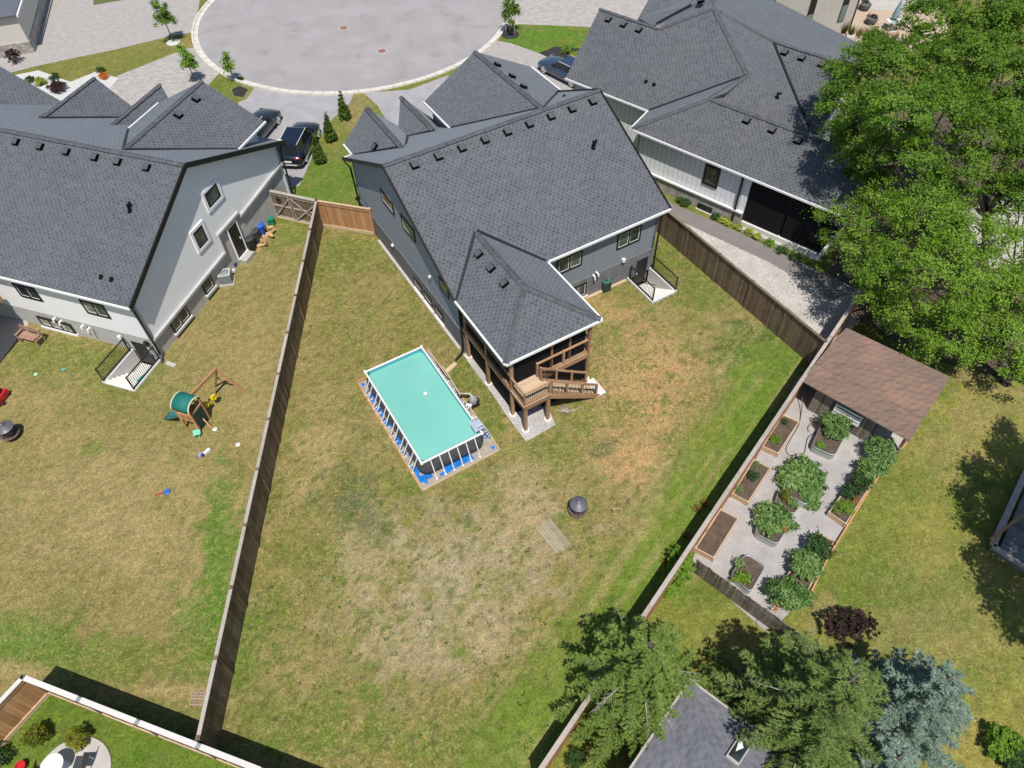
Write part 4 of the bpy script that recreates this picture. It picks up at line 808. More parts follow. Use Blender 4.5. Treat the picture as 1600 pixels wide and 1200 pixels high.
# ------------------------------------------------------------------ RIGHT HOUSE (white board and batten)
Rh = House(HR, 'batten_house', 'sprawling grey-roofed house with white board and batten walls beside the big trees', 'house', HR(2, 6, 0))
Z3 = 3.6; h = lambda x, y, z: (x, y, z)
A_, B_ = (0, 0, Z3), (-.25, 2.33, Z3); V_ = (3.9, 6.3, 5.58); Hh = (-.6, 9.5, 7.17); K = (3.2, 3.2, 5.2); T = (3.75, 6.3, 5.5)
Cc = (-6.72, 2.33, Z3); G1 = (-7.7, 7.2, 6.05); G2 = (-3.0, 7.2, 6.05)
planes = [[A_, (13.3, 0, Z3), (13.3, 3.2, 5.2), K], [A_, K, (3.8, 3.9, 5.48), V_, B_][::1],
          [Cc, B_, V_, Hh, G2, G1], [K, (8.6, 3.2, 3.75), (8.6, 6.5, 3.5), V_, (3.8, 3.9, 5.5)], [V_, (8.4, 6.5, 3.55), (3.3, 10.7, 5.73), Hh],
          [(8.3, 6.4, 3.6), (9.0, 6.4, 3.6), (9.0, 10.7, 5.75), (3.3, 10.7, 5.75)],
          [Hh, (3.3, 10.7, 5.74), (1.9, 18., 4.5)], [(3.3, 10.7, 5.74), (9.0, 10.7, 5.74), (7.3, 16.8, 4.2)], [(3.3, 10.7, 5.74), (7.3, 16.8, 4.2), (1.9, 18., 4.5)], [Hh, (1.9, 18., 4.5), (-1.2, 17.6, 5.2)], [Hh, (-1.2, 17.6, 5.2), (-2.6, 13.5, 7.0)],
          [G2, Hh, (-2.6, 11.5, 7.1), (-2.9, 9.2, 6.5)], [(-5.3, 8.3, 5.7), (-3.6, 7.4, 6.0), (-2.1, 9.7, 6.95), (-1.6, 14, 7.1), (-6.4, 13.5, 7.3)]]
def tri_roof(Hs, planes, m):
    b = MB()
    for pl in planes:
        P_ = [Hs.F(*q) for q in pl]
        n = Vector((0, 0, 0))
        for i in range(1, len(P_)-1): n += (P_[i]-P_[0]).cross(P_[i+1]-P_[0])
        if n.z < 0: P_ = P_[::-1]
        flat = max(abs((p-P_[0]).dot(n.normalized())) for p in P_)
        if flat < .03 or len(P_) == 3: b.prism(P_, (0, 0, -.14))
        else:
            for i in range(1, len(P_)-1): b.prism([P_[0], P_[i], P_[i+1]], (0, 0, -.14))
    Hs.r = b.build('roof', m, Hs.t)
tri_roof(Rh, planes, M_['roof_right'])
up = lambda q, d=.05: (q[0], q[1], q[2]+d)
Rh.caps([(up(A_, .0), up(K, 0)), (up(K, 0), (13.3, 3.2, 5.2)), (K, V_), (V_, Hh), (G1, G2), (G2, Hh), (Hh, (3.3, 10.7, 5.76)), ((3.3, 10.7, 5.76), (9., 10.7, 5.76))])
for p0, p1 in ((B_, V_), ((8.35, 6.5, 3.65), (3.4, 10.5, 5.75)), ((-3.5, 7.6, 6.08), (-2.2, 9.5, 6.95))): Rh.line('valley_flashing', up(p0), up(p1), .11, .04, M_['flash'])
for p0, p1 in (((-.0, -.05, Z3-.04), (13.3, -.05, Z3-.04)), ((-.05, 0, Z3-.04), (-.3, 2.33, Z3-.04)), ((-.3, 2.28, Z3-.04), (-6.75, 2.28, Z3-.04)), ((9.05, 6.4, 3.55), (9.05, 10.7, 5.65)), ((13.3, 3.25, 5.15), (8.6, 3.25, 5.15))): Rh.line('gutter', p0, p1, .08, .11, M_['white'])
zv = lambda v: Z3+.5*v+.02
Rh.vents([(5.9, 2.75, zv(2.75)), (7.5, 2.75, zv(2.75)), (9.1, 2.7, zv(2.7))], (0, -.5, 1)); Rh.vents([(-6.6, 6.7, 5.8), (-5.4, 6.7, 5.8), (-4.2, 6.7, 5.8)], (0, -.5, 1))
Rh.vents([(4.35, 10.2, 5.52), (5.5, 10.2, 5.52), (6.8, 10.2, 5.52)], (0, -.5, 1)); Rh.vents([(-1.6, 9.6, 7.2), (-1.7, 11, 7.2)], (-.4, 0, 1))
Rh.pipe((5.9, 6.6, 4.75), .3, .05, True); Rh.pipe((-1.6, 3.9, 4.4), .1); Rh.pipe((-1.0, 3.9, 4.4), .1)
Rh.wall('batten_wall', 'v', .4, -1, [(.35, .95), (8.0, .95), (8., Z3), (.35, Z3)], M_['batten'])
Rh.wall('stone_wall', 'v', .4, -1, [(.35, -.1), (8., -.1), (8., .92), (.35, .92)], M_['stone_right'], proud=.08)
Rh.wall('batten_wall', 'u', .3, -1, [(.4, 0), (2.7, 0), (2.7, Z3), (.4, Z3)], M_['batten']); Rh.wall('batten_wall', 'v', 2.75, -1, [(-6.4, 0), (.35, 0), (.35, Z3), (-6.4, Z3)], M_['batten'])
Rh.wall('gable_wall', 'u', -6.4, -1, [(2.75, 0), (11.5, 0), (11.5, Z3), (7.2, 5.8), (2.75, Z3)], M_['batten'])
Rh.wall('porch_back_wall', 'v', 3.1, 1, [(8.6, 0), (13.1, 0), (13.1, 5.05), (8.6, 5.05)], M_['batten']); Rh.wall('batten_wall', 'u', 8.7, 1, [(6.6, 0), (10.5, 0), (10.5, 5.4), (6.6, 3.4)], M_['batten'])
Rh.wall('batten_wall', 'v', 16.6, 1, [(-2, 0), (7, 0), (7, 4.1), (-2, 4.5)], M_['batten'])
Rh.line('band_trim', (.3, .28, .96), (8.0, .28, .96), .14, .1, M_['white'], par=Rh.t)
Rh.window('v', .38, -1, 5.05, 6.05, 1.75, 3.1, 1, fw=.13, inner=False, g=M_['glass_g'])
Rh.window('v', .3, -1, 5.15, 6.1, .02, .38, 2, fw=.07, inner=False, sill=M_['conc_white'])
Rh.downspout([(7.45, .0, 3.5), (7.5, .25, 3.2), (7.5, .27, .05)], M_['blackf'], .05)
Rh.wall('corner_trim', 'v', .4, -1, [(7.62, .95), (8., .95), (8., Z3-.1), (7.62, Z3-.1)], M_['white'], .1, .05)
for u0, u1 in ((8.05, 10.4), (10.5, 12.9)): Rh.wall('porch_screen', 'v', .4, -1, [(u0, .5), (u1, .5), (u1, Z3-.1), (u0, Z3-.1)], M_['screen'], .04)
Rh.wall('porch_screen', 'u', 12.9, 1, [(.4, .5), (3.1, .5), (3.1, Z3-.1), (.4, Z3-.1)], M_['screen'], .04)
Rh.wall('porch_footing', 'v', .4, -1, [(8.05, -.1), (12.9, -.1), (12.9, .42), (8.05, .42)], M_['conc_white'], .3, .12)
Rh.wall('porch_footing', 'u', 12.9, 1, [(.3, -.1), (3.1, -.1), (3.1, .42), (.3, .42)], M_['conc_white'], .2, .1)
Rh.line('step_ledge', (8.0, .1, .1), (10.8, .1, .1), .3, .2, M_['conc'], par=Rh.t)

# ================================================================== FENCES
def fence(name, label, p0, p1, h=1.95, bay=2.44, bm='fence_b', cm_='fence_cap', bw=.14, nb=None, cap=.14, side=1, kick=True, postcap=True, group='wooden fences', z=0, pm=None, boards=True, capth=.05, rails=True, gapb=.006):
    p0 = Vector((p0[0], p0[1], 0)); p1 = Vector((p1[0], p1[1], 0)); Ln = (p1-p0).length; n = nb or max(1, round(Ln/bay)); d = (p1-p0)/Ln; deg = math.degrees(math.atan2(d.y, d.x)); s_ = Vector((-d.y, d.x, 0))*side
    t = thing(name, label, 'fence', (p0+p1)/2, group); pm = pm or cm_
    b = MB(); b.box(p0, .1, .1, h-.06, deg); post = b.build('post', M_[bm], t)
    b = MB(); b.box(p0+UP*(h-.05), .16, .16, .07, deg); b.box(p0+UP*(h+.02), .1, .1, .03, deg); pc = b.build('post_cap', M_[pm], t)
    for i in range(1, n+1):
        for o_ in (post, pc): q = o_.copy(); q.location = d*(Ln*i/n); col.objects.link(q)
    step = Ln/n
    b = MB(); b.beam(p0+d*.08+UP*(h-capth/2), p0+d*(step-.08)+UP*(h-capth/2), cap, capth); capo = b.build('cap_rail', M_[cm_], t)
    b = MB(); b.beam(p0+d*.05+UP*.13-s_*.03, p0+d*(step-.05)+UP*.13-s_*.03, .05, .22) if kick else b.beam(p0+d*.05+UP*.4, p0+d*(step-.05)+UP*.4, .04, .09); kb = b.build('bottom_rail', M_['timber' if kick == 2 else bm], t)
    b = MB(); b.beam(p0+d*.05+UP*(h*.9)-s_*.03, p0+d*(step-.05)+UP*(h*.9)-s_*.03, .04, .1); mr = b.build('back_rail', M_[bm], t)
    for i in range(1, n):
        for o_ in (capo, kb, mr): q = o_.copy(); q.location = d*(Ln*i/n); col.objects.link(q)
    if boards:
        m = int(step/bw); gp = (step-.1)/m; b = MB(); b.box(p0+d*(.05+gp/2)+UP*.03+s_*.0, gp-gapb, .02, h-.1, deg); bo = b.build('board', M_[bm], t); first = True
        for i in range(n):
            for j in range(m):
                if first: first = False; continue
                q = bo.copy(); q.location = d*(step*i+gp*j)+s_*random.uniform(-.006, .006); col.objects.link(q)
    return t
HF = 1.95
def atv(x, y, z=HF): v = at(x, y, z); return Vector((v.x, v.y, 0))
LF0, LF1 = atv(494, 313), atv(309, 1153)
fence('board_fence', 'long weathered brown board fence dividing the white house yard from the pool yard', LF0, LF1, nb=11, side=1, pm='fence_b')
BF0, BF1 = atv(35, 1058), atv(470, 1228)
fence('board_fence', 'brown board fence with wide pale cap along the lush bottom left lawn', BF0, BF1+(BF1-BF0).normalized()*1., cm_='fence_white', cap=.18, kick=2, pm='metal', side=1, bay=2.44)
BF2 = atv(-90, 1190); fence('board_fence', 'short reddish fence run with pale cap at the left frame edge beside the bushes', BF0, BF2, cm_='fence_white', cap=.16, kick=2, side=-1, bm='fence_o')
RF0, RF1 = atv(1032, 320), atv(1290, 533)
fence('board_fence', 'brown board fence with tall posts between the basement stairs lawn and the pale stone bed', RF0, RF1, nb=5, side=-1, cm_='fence_b')
SF0, SF1 = atv(1356, 440), atv(838, 1212)
fence('board_fence', 'long cedar fence with grey cap running past the vegetable garden to the spruce', SF0, SF1, bay=2.44, bm='fence_o', side=1, cap=.17)
GH = atv(577, 326); fence('board_fence', 'short bright cedar fence panel joining the long fence to the grey house wall', LF0, GH, nb=1, bm='fence_o', cm_='timber', bw=.13, kick=2)
g0 = atv(403, 295); g1_ = atv(419, 297)
fence('board_fence', 'tiny orange cedar fence panel beside the gate and the white house', g0, g1_, nb=1, bm='fence_o', cm_='timber', bw=.13)
# double gate
G = thing('double_gate', 'weathered double gate with crossed braces and small round emblem beside the white house', 'gate', (g1_+LF0)/2)
dv = (LF0-g1_); Lg = dv.length; dv.normalize(); sd_ = Vector((dv.y, -dv.x, 0)); dg = math.degrees(math.atan2(dv.y, dv.x))
n = 22
for i in range(n):
    b = MB(); b.box(g1_+dv*(Lg*(i+.5)/n)+UP*.05, Lg/n-.008, .02, 1.8, dg); b.build('board', M_['fence_b'], G)
gm_ = M_['fence_cap']
for (x0, x1) in ((.06, Lg*.42), (Lg*.45, Lg-.06)):
    q = g1_+sd_*.035
    for z in (.12, .95, 1.75): b = MB(); b.beam(q+dv*x0+UP*z, q+dv*x1+UP*z, .04, .11); b.build('rail', gm_, G)
    for x in (x0+.04, x1-.04): b = MB(); b.beam(q+dv*x+UP*.06+sd_*.03, q+dv*x+UP*1.82+sd_*.03, .04, .1); b.build('stile', gm_, G)
    b = MB(); b.beam(q+sd_*.05+dv*x0+UP*(1.7 if x0 > .1 else .12), q+sd_*.05+dv*x1+UP*(.12 if x0 > .1 else 1.7), .03, .09); b.build('brace', gm_, G)
    if x0 > .1: b = MB(); b.beam(q+sd_*.065+dv*x0+UP*.12, q+sd_*.065+dv*x1+UP*1.7, .03, .09); b.build('brace', gm_, G)
b = MB(); b.beam(g1_+UP*1.92-dv*.05, LF0+UP*1.92, .2, .06); b.build('top_beam', gm_, G)
b = MB(); b.box(g1_, .12, .12, 2.15, dg); b.build('gate_post', M_['fence_o'], G); b = MB(); b.beam(g1_+sd_*.05+UP*.03, LF0+sd_*.05+UP*.03, .12, .1); b.build('threshold', M_['timber'], G)
b = MB(); c = g1_+dv*.55+UP*1.35+sd_*.03; b.tube([c+dv*.16*math.cos(a)+UP*.16*math.sin(a) for a in np.linspace(0, 2*math.pi, 17)], .02, 6); b.beam(c-dv*.12-UP*.1, c+dv*.12+UP*.1, .03, .03); b.beam(c-dv*.12+UP*.08, c+dv*.1-UP*.1, .03, .03); b.build('emblem', M_['black'], G)
# old grey picket fence (low, leaning)
PF = thing('picket_fence', 'old silver grey close-boarded garden fence below the vegetable beds', 'fence', at(1180, 940)); a0, a1 = at(1081, 893), at(1256, 1022); mid = at(1180, 966)
def bez(t): return a0*(1-t)**2+(mid*2-(a0+a1)/2)*2*t*(1-t)+a1*t*t
k = 62
for i in range(k):
    p = bez(i/k); q = bez((i+1)/k); d = (q-p).normalized(); nn_ = Vector((-d.y, d.x, 0)); b = MB(); h_ = 1.12+random.uniform(-.05, .05); ln = nn_*random.uniform(-.02, .03)
    P_ = [p+UP*.02, p+d*((q-p).length-.006)+UP*.02, p+d*((q-p).length-.006)+ln+UP*h_, p+ln+UP*h_]; b.prism(P_, nn_*.02); b.build('picket', M_['fence_g'], PF)
for z in (.3, .95):
    b = MB(); b.tube([bez(i/12)+UP*z+Vector((.05, .06, 0)) for i in range(13)], .03, 5); b.build('rail', M_['fence_g'], PF)

# ================================================================== POOL
F_P = frame(*(lambda c: (c.x, c.y))(at(659, 724, 1.1)), 119.4)     # u along the long side (away), v = -(short side)
PL, PW, PH = 6.2, 3.08, 1.1
pool = thing('frame_pool', 'rectangular above-ground frame pool full of turquoise water with white rim', 'pool', F_P(PL/2, -PW/2, 0))
def rr(u0, u1, v0, v1, r, z, n=6):
    o = []
    for cu, cv, a in ((u1-r, v1-r, 0), (u0+r, v1-r, 90), (u0+r, v0+r, 180), (u1-r, v0+r, 270)):
        for k in range(n+1): an = R(a+90*k/n); o.append(F_P(cu+r*math.cos(an), cv+r*math.sin(an), z))
    return o
b = MB(); b.sm = True; prof = [(0, -.16, .38), (.12, .1, .45), (.45, .15, .5), (.8, .1, .45), (1.05, 0, .3)]; rings = [rr(-o, PL+o, -PW-o, o, r_, z) for z, o, r_ in prof]; m = len(rings[0])
V = [p for r_ in rings for p in r_]; b.raw(V, [(i*m+k, i*m+(k+1) % m, (i+1)*m+(k+1) % m, (i+1)*m+k) for i in range(len(rings)-1) for k in range(m)])
b.build('pool_wall', noisy('dark_pool_liner', (.085, .085, .095), .35, 3.2, .6, fine=60, bs=.3), pool)
mwat = mat('pool_water', (.035, .43, .39), .18, .45); g_ = N(mwat, 'ShaderNodeNewGeometry'); n_ = N(mwat, 'ShaderNodeTexNoise', Scale=.35, Detail=3.); L(mwat, g_.outputs['Position'], n_.inputs['Vector'])
L(mwat, ramp(mwat, n_.outputs['Fac'], [(.35, (.165, .455, .385)), (.65, (.2, .515, .44))]), P(mwat).inputs['Base Color']); n2_ = N(mwat, 'ShaderNodeTexNoise', Scale=5., Detail=4., Distortion=1.); L(mwat, g_.outputs['Position'], n2_.inputs['Vector']); bump(mwat, n2_.outputs['Fac'], .25, .02)
b = MB(); b.poly(rr(0.02, PL-.02, -PW+.02, -.02, .25, .88)); b.build('water', mwat, pool)
b = MB(); I = rr(.05, PL-.05, -PW+.05, -.05, .25, .8); T_ = rr(.05, PL-.05, -PW+.05, -.05, .25, 1.08); m = len(I); b.raw(I+T_, [(k, m+k, m+(k+1) % m, (k+1) % m) for k in range(m)]); b.build('inner_liner', mat('teal_liner', (.1, .42, .44), .5), pool)
ZT = PH
for p0, p1 in (((0, 0), (PL, 0)), ((0, -PW), (PL, -PW)), ((0, 0), (0, -PW)), ((PL, 0), (PL, -PW))):
    b = MB(); b.tube([F_P(*p0, ZT), F_P(*p1, ZT)], .05, 10); b.build('top_rail', M_['alu'], pool)
for q in ((0, 0), (PL, 0), (0, -PW), (PL, -PW)): b = MB(); b.lathe(F_P(*q, ZT-.07), [(.075, 0), (.085, .07), (.07, .14)], 10); b.build('corner_joint', M_['alu'], pool)
def leg(u, v, ou, ov):
    b = MB(); b.tube([F_P(u, v, ZT-.03), F_P(u+ou*.42, v+ov*.42, .06)], .028, 8); b.box(F_P(u+ou*.42, v+ov*.42, .03), .1, .1, .03, 30); b.build('leg', M_['alu'], pool)
    b = MB(); b.tube([F_P(u+ou*.2, v+ov*.2, .05), F_P(u+ou*.42, v+ov*.42, .06)], .02, 6); b.build('foot_strap', M_['alu'], pool)
for i in range(6):
    for e in (-.19, .19):
        for v, s in ((0, 1), (-PW, -1)): leg(.62+i*.98+e, v, 0, s)
for i in range(6):
    for u, s in ((0, -1), (PL, 1)): leg(u, -.42-i*(PW-.84)/5, s, 0)
b = MB(); b.lathe(F_P(3.55, -1.95, .9), [(.09, 0), (.11, .08), (.06, .14), (.02, .16)], 12); tag(b.build('chlorine_float', M_['alu']), 'small round white dispenser floating on the turquoise pool water', 'pool float')
# ground frame + tarp
pb = thing('timber_pool_border', 'thin orange timber border on the ground round the frame pool', 'border', F_P(3, -1.5, 0))
uo0, uo1, vo0, vo1 = -.72, 6.62, -PW-.72, .5
q4 = [at(660, 768), at(781, 704), at(668, 546), at(558, 598)]
for i in range(4):
    b = MB(); b.beam(q4[i]+UP*.05, q4[(i+1) % 4]+UP*.05, .07, .1); b.build('timber_edge', M_['timber'] if i < 2 else M_['fence_o'], pb)
c_ = sum(q4, Vector())/4; mt = mat('sand_mat', (.36, .32, .26), .9)
b = MB(); b.poly([q*.985+c_*.015+UP*.014 for q in q4][::(1 if (q4[1]-q4[0]).cross(q4[2]-q4[1]).z > 0 else -1)]); tag(b.build('sand_pad', noisy('sandy_underlay', (.36, .32, .27), .2, 4.)), kind='structure')
tarp = noisy('blue_tarp', (.02, .19, .6), .35, 5., .35, spec=.5, fine=9., bs=.6, bd=.05)
V = []; nx, ny = 40, 24
for j in range(ny+1):
    for i in range(nx+1):
        p = q4[0].lerp(q4[3], i/nx).lerp(q4[1].lerp(q4[2], i/nx), j/ny); p = p.lerp(c_, .06); e = float(fbm(np.array([p.x]), np.array([p.y]), 2.2, 3)[0]); p.z = .022+max(0, e-.46)*.25; V.append((p, e))
b = MB(); b.sm = True; fs = []
for j in range(ny):
    for i in range(nx):
        a = j*(nx+1)+i
        if V[a][1] > .46: fs.append((a, a+1, a+nx+2, a+nx+1) if (q4[3]-q4[0]).cross(q4[1]-q4[0]).z > 0 else (a, a+nx+1, a+nx+2, a+1))
b.raw([v[0] for v in V], fs); tag(b.build('blue_tarp', tarp), 'crumpled bright blue tarp showing round the foot of the frame pool', 'tarp')
# ladder
ld = thing('pool_ladder', 'grey and white A-frame ladder over the corner of the pool nearest the deck', 'ladder', F_P(.45, -PW, 0))
lm = mat('blue_grey_plastic', (.36, .42, .52), .5)
c = lambda u, s, z: F_P(u, -PW+s, z)
for u in (.15, .65):
    b = MB(); b.tube([c(u, -.62, .03), c(u, -.2, 1.25), c(u, -.1, 1.55), c(u, .12, 1.55), c(u, .25, 1.2), c(u, .35, .5)], .025, 8); b.build('side_tube', M_['alu'], ld)
for i in range(4): z = .22+i*.27; b = MB(); b.prism([c(.17, -.62+z*.33, z), c(.63, -.62+z*.33, z), c(.63, -.46+z*.33, z), c(.17, -.46+z*.33, z)], (0, 0, .04)); b.build('step', lm, ld)
b = MB(); b.prism([c(.12, -.22, 1.2), c(.68, -.22, 1.2), c(.68, .28, 1.2), c(.12, .28, 1.2)], (0, 0, .05)); b.build('platform', lm, ld)
# pump and hoses
pm = thing('pool_pump', 'grey sand filter pump with tangled hoses beside the long side of the pool', 'pool pump', at(742, 634)); gp = mat('pump_grey', (.3, .31, .33), .5)
c = at(738, 632); b = MB(); b.box(c+UP*.0, .62, .5, .06, 30); b.build('base', M_['blackf'], pm)
b = MB(); b.sm = True; b.lathe(c+Vector((.05, .05, .06)), [(.16, 0), (.2, .1), (.2, .35), (.13, .47), (.05, .5)], 16); b.build('filter_tank', gp, pm)
b = MB(); b.tube([c+Vector((-.28, -.1, .15)), c+Vector((-.02, -.2, .15))], .09, 12); b.build('motor', M_['alu'], pm)
wh = mat('white_hose', (.62, .6, .57), .5)
b = MB(); b.tube([c+Vector((.05, .05, .52)), c+Vector((-.1, .22, .6)), c+Vector((-.35, .3, .5)), c+Vector((-.6, .1, .8))], .032, 8); b.build('hose', wh, pm)
b = MB(); b.tube([c+Vector((.15, -.05, .2)), c+Vector((.35, .12, .15)), c+Vector((.3, .3, .12)), c+Vector((-.05, .36, .2)), c+Vector((-.55, .2, .5))], .03, 8); b.build('hose', M_['blackf'], pm)
b = MB(); b.tube([c+Vector((-.1, -.2, .2)), c+Vector((-.25, -.5, .15)), c+Vector((-.22, -.8, .4))], .03, 8); b.build('hose', wh, pm)
# hoses lying along the pool
b = MB(); b.tube([at(680, 566)+UP*.05, at(697, 590)+UP*.1, at(708, 600)+UP*.06, at(718, 622)+UP*.1, at(728, 640)+UP*.08, at(742, 660)+UP*.05], .03, 7); tag(b.build('pool_hose', M_['blackf']), 'dark hose lying on the blue tarp between pool and timber edge', 'hose')
b = MB(); b.tube([at(692, 578)+UP*.3, at(706, 600)+UP*.34, at(716, 617)+UP*.28], .025, 7); tag(b.build('telescopic_pole', wh), 'pale pole leaning between the pool rim and the ground on the deck side', 'pole')

# ================================================================== YARD THINGS
def firepit(name, label, p, s=1., top=True):
    t = thing(name, label, 'fire pit', p); dm = mat('fire_pit_iron', (.05, .048, .055), .55, .4)
    for k in range(4): a = R(45+90*k); b = MB(); b.beam(p+Vector((math.cos(a)*.34*s, math.sin(a)*.34*s, 0)), p+Vector((math.cos(a)*.28*s, math.sin(a)*.28*s, .3*s)), .04, .04); b.build('leg', dm, t)
    b = MB(); b.sm = True; b.lathe(p+UP*.1*s, [(.28*s, 0), (.42*s, .12*s), (.46*s, .18*s), (.46*s, .2*s), (.38*s, .2*s), (.3*s, .1*s)], 24); b.build('bowl', noisy('rusty_bowl', (.16, .11, .09), .3, 8.), t)
    for k in range(12): a = 2*math.pi*k/12; b = MB(); b.beam(p+Vector((math.cos(a)*.36*s, math.sin(a)*.36*s, .3*s)), p+Vector((math.cos(a)*.34*s, math.sin(a)*.34*s, .76*s)), .014, .014); b.build('screen_bar', dm, t)
    b = MB(); b.tube([p+Vector((math.cos(a)*.355*s, math.sin(a)*.355*s, .54*s)) for a in np.linspace(0, 2*math.pi, 25)], .012, 6); b.build('ring', dm, t)
    b = MB(); b.lathe(p+UP*.72*s, [(.41*s, 0), (.415*s, .03*s), (.3*s, .11*s), (.12*s, .19*s), (.09*s, .2*s), (.09*s, .26*s), (.11*s, .27*s), (.03*s, .31*s)], 28); b.build('lid', mat('slate_lid', (.11, .115, .13), .45, .5), t)
    return t
firepit('fire_pit', 'round lidded black fire pit standing alone in the pool yard', at(903, 800), .95)
firepit('fire_pit', 'brownish lidded fire pit with dark bowl at the left edge of the white house lawn', at(20, 682), 1.0)
# air conditioner
ac = thing('air_conditioner', 'grey outdoor air conditioner unit with round top grille by the white house wall', 'air conditioner', at(356, 440)); c = at(356, 440)
b = MB(); b.box(c, .8, .8, .08, 10); b.build('pad', M_['conc'], ac); b = MB(); b.box(c+UP*.08, .66, .66, .6, 10); b.build('casing', mat('ac_grey', (.2, .22, .22), .5, .4), ac, .04)
b = MB(); b.box(c+UP*.68, .7, .7, .04, 10); b.build('top_panel', mat('ac_top', (.42, .43, .42), .5), ac, .03)
b = MB(); b.lathe(c+UP*.722, [(.27, 0), (.27, .012), (.02, .014)], 24); b.build('fan_opening', mat('fan_dark', (.06, .085, .09), .5), ac)
for r_ in (.08, .14, .2, .26): b = MB(); b.tube([c+Vector((r_*math.cos(a), r_*math.sin(a), .745)) for a in np.linspace(0, 2*math.pi, 25)], .009, 5); b.build('grille_ring', M_['alu'], ac)
# bins
def bin_(label, p, m, lidm, h=.85, r0=.24, r1=.31, name='rubbish_bin'):
    t = thing(name, label, 'bin', p); b = MB(); b.lathe(p, [(r0, 0), (r1, h), (r1+.02, h), (r1+.02, h+.03)], 18); b.build('body', m, t)
    b = MB(); b.lathe(p+UP*(h+.03), [(r1+.035, 0), (r1+.035, .04), (r1*.6, .09), (.04, .1)], 18); b.build('lid', lidm, t)
    b = MB(); b.tube([p+Vector((-.08, 0, h+.12)), p+Vector((-.05, 0, h+.16)), p+Vector((.05, 0, h+.16)), p+Vector((.08, 0, h+.12))], .015, 6); b.build('handle', lidm, t)
    for sx in (-1, 1): b = MB(); b.box(p+Vector((sx*(r1+.02), 0, h*.75)), .05, .12, .05); b.build('side_handle', m, t)
kb = mat('black_plastic', (.02, .022, .024), .5, .4); kg = mat('charcoal_plastic', (.05, .055, .058), .5, .4); bl = mat('blue_plastic', (.02, .12, .5), .4, .4); gr = mat('green_plastic', (.015, .2, .11), .4, .4)
bin_('black bin with charcoal lid next to the pieces of firewood', at(394, 390), kb, kg, .8); bin_('dark grey bin with lid wedged behind the black bin', at(401, 377), kg, kg, .75); bin_('bright blue lidded recycling bin beside the firewood', at(409, 366), bl, bl, .65)
t = thing('compost_bin', 'small green square compost bin by the orange fence panel', 'bin', at(425, 351)); c = at(425, 351); b = MB(); b.box(c, .36, .36, .42, 20); b.build('body', gr, t, .03); b = MB(); b.box(c+UP*.42, .42, .42, .1, 20); b.build('lid', gr, t, .03)
t = thing('bucket', 'small blue bucket on the ground beside the white house door step', 'bucket', at(367, 416)); b = MB(); b.lathe(at(367, 416), [(.13, 0), (.17, .3), (.155, .3), (.12, .04)], 16); b.build('body', mat('royal_blue_plastic', (.015, .05, .42), .4), t); b = MB(); b.tube([at(367, 416)+Vector((.17*math.cos(a), .04, .3+.12*math.sin(a))) for a in np.linspace(0, math.pi, 9)], .008, 5); b.build('handle', M_['alu'], t)
t = thing('watering_jug', 'little white jug on the grass edge between blue bucket and air conditioner', 'jug', at(366, 424)); b = MB(); b.lathe(at(366, 424), [(.08, 0), (.09, .12), (.03, .2), (.03, .24)], 12); b.build('body', M_['alu'], t); b = MB(); b.tube([at(366, 424)+Vector((.09, 0, .05)), at(366, 424)+Vector((.15, 0, .1)), at(366, 424)+Vector((.1, 0, .18))], .012, 5); b.build('handle', M_['alu'], t)
# firewood
mw = woody('split_log', (.52, .33, .16), (.68, .47, .26), var=.2)
LN_ = ['firewood piece closest to the charcoal bin', 'firewood piece lying just right of the black bin', 'pale firewood chunk in the lower middle of the heap', 'firewood piece lying crosswise in the middle of the heap', 'firewood piece just below the green compost bin', 'outermost firewood piece on the right of the heap', 'firewood chunk under the blue recycling bin', 'topmost firewood piece, beside the blue bin', 'firewood piece nearest the double gate', 'firewood chunk between the grey bin and the heap', 'firewood piece touching the compost bin', 'firewood piece at the bottom edge of the heap towards the lawn', 'firewood piece squeezed against the blue bin']
logs = [(404, 392, 80), (408, 386, 20), (413, 380, 60), (418, 374, 110), (421, 367, 40), (425, 372, 150), (414, 370, 10), (419, 360, 90), (427, 366, 60), (410, 378, 140), (423, 358, 15), (416, 384, 100), (409, 372, 70)]
for i, (x, y, a) in enumerate(logs):
    c = at(x, y); z = .02+.1*(i % 3); d = Vector((math.cos(R(a)), math.sin(R(a)), random.uniform(-.1, .1)))*.2; t = MB(); e = d.cross(UP).normalized()
    t.prism([c+UP*z-d+e*-.09, c+UP*z-d+e*.09, c+UP*(z+.15)-d+e*.02], d*2); o = t.build('firewood_log', mw, None, .008); tag(o, LN_[i], 'log', 'heap of split firewood')
# hose reel by the brick wall
t = thing('hose_reel', 'black hose reel box with green ring against the grey brick wall', 'hose reel', at(946, 452)); c = at(946, 453)
b = MB(); b.box(c, .5, .4, .62, 29.4); b.build('box', mat('dark_resin', (.035, .045, .05), .6), t, .05); b = MB(); b.lathe(c+UP*.62, [(.24, 0), (.22, .06), (.05, .09)], 20); b.build('lid', mat('dark_green_resin', (.03, .07, .06), .5), t)
b = MB(); b.tube([c+Vector((.17*math.cos(a), .17*math.sin(a), .7)) for a in np.linspace(0, 2*math.pi, 21)], .02, 6); b.build('hose_ring', mat('teal_hose', (.08, .42, .33), .5), t)
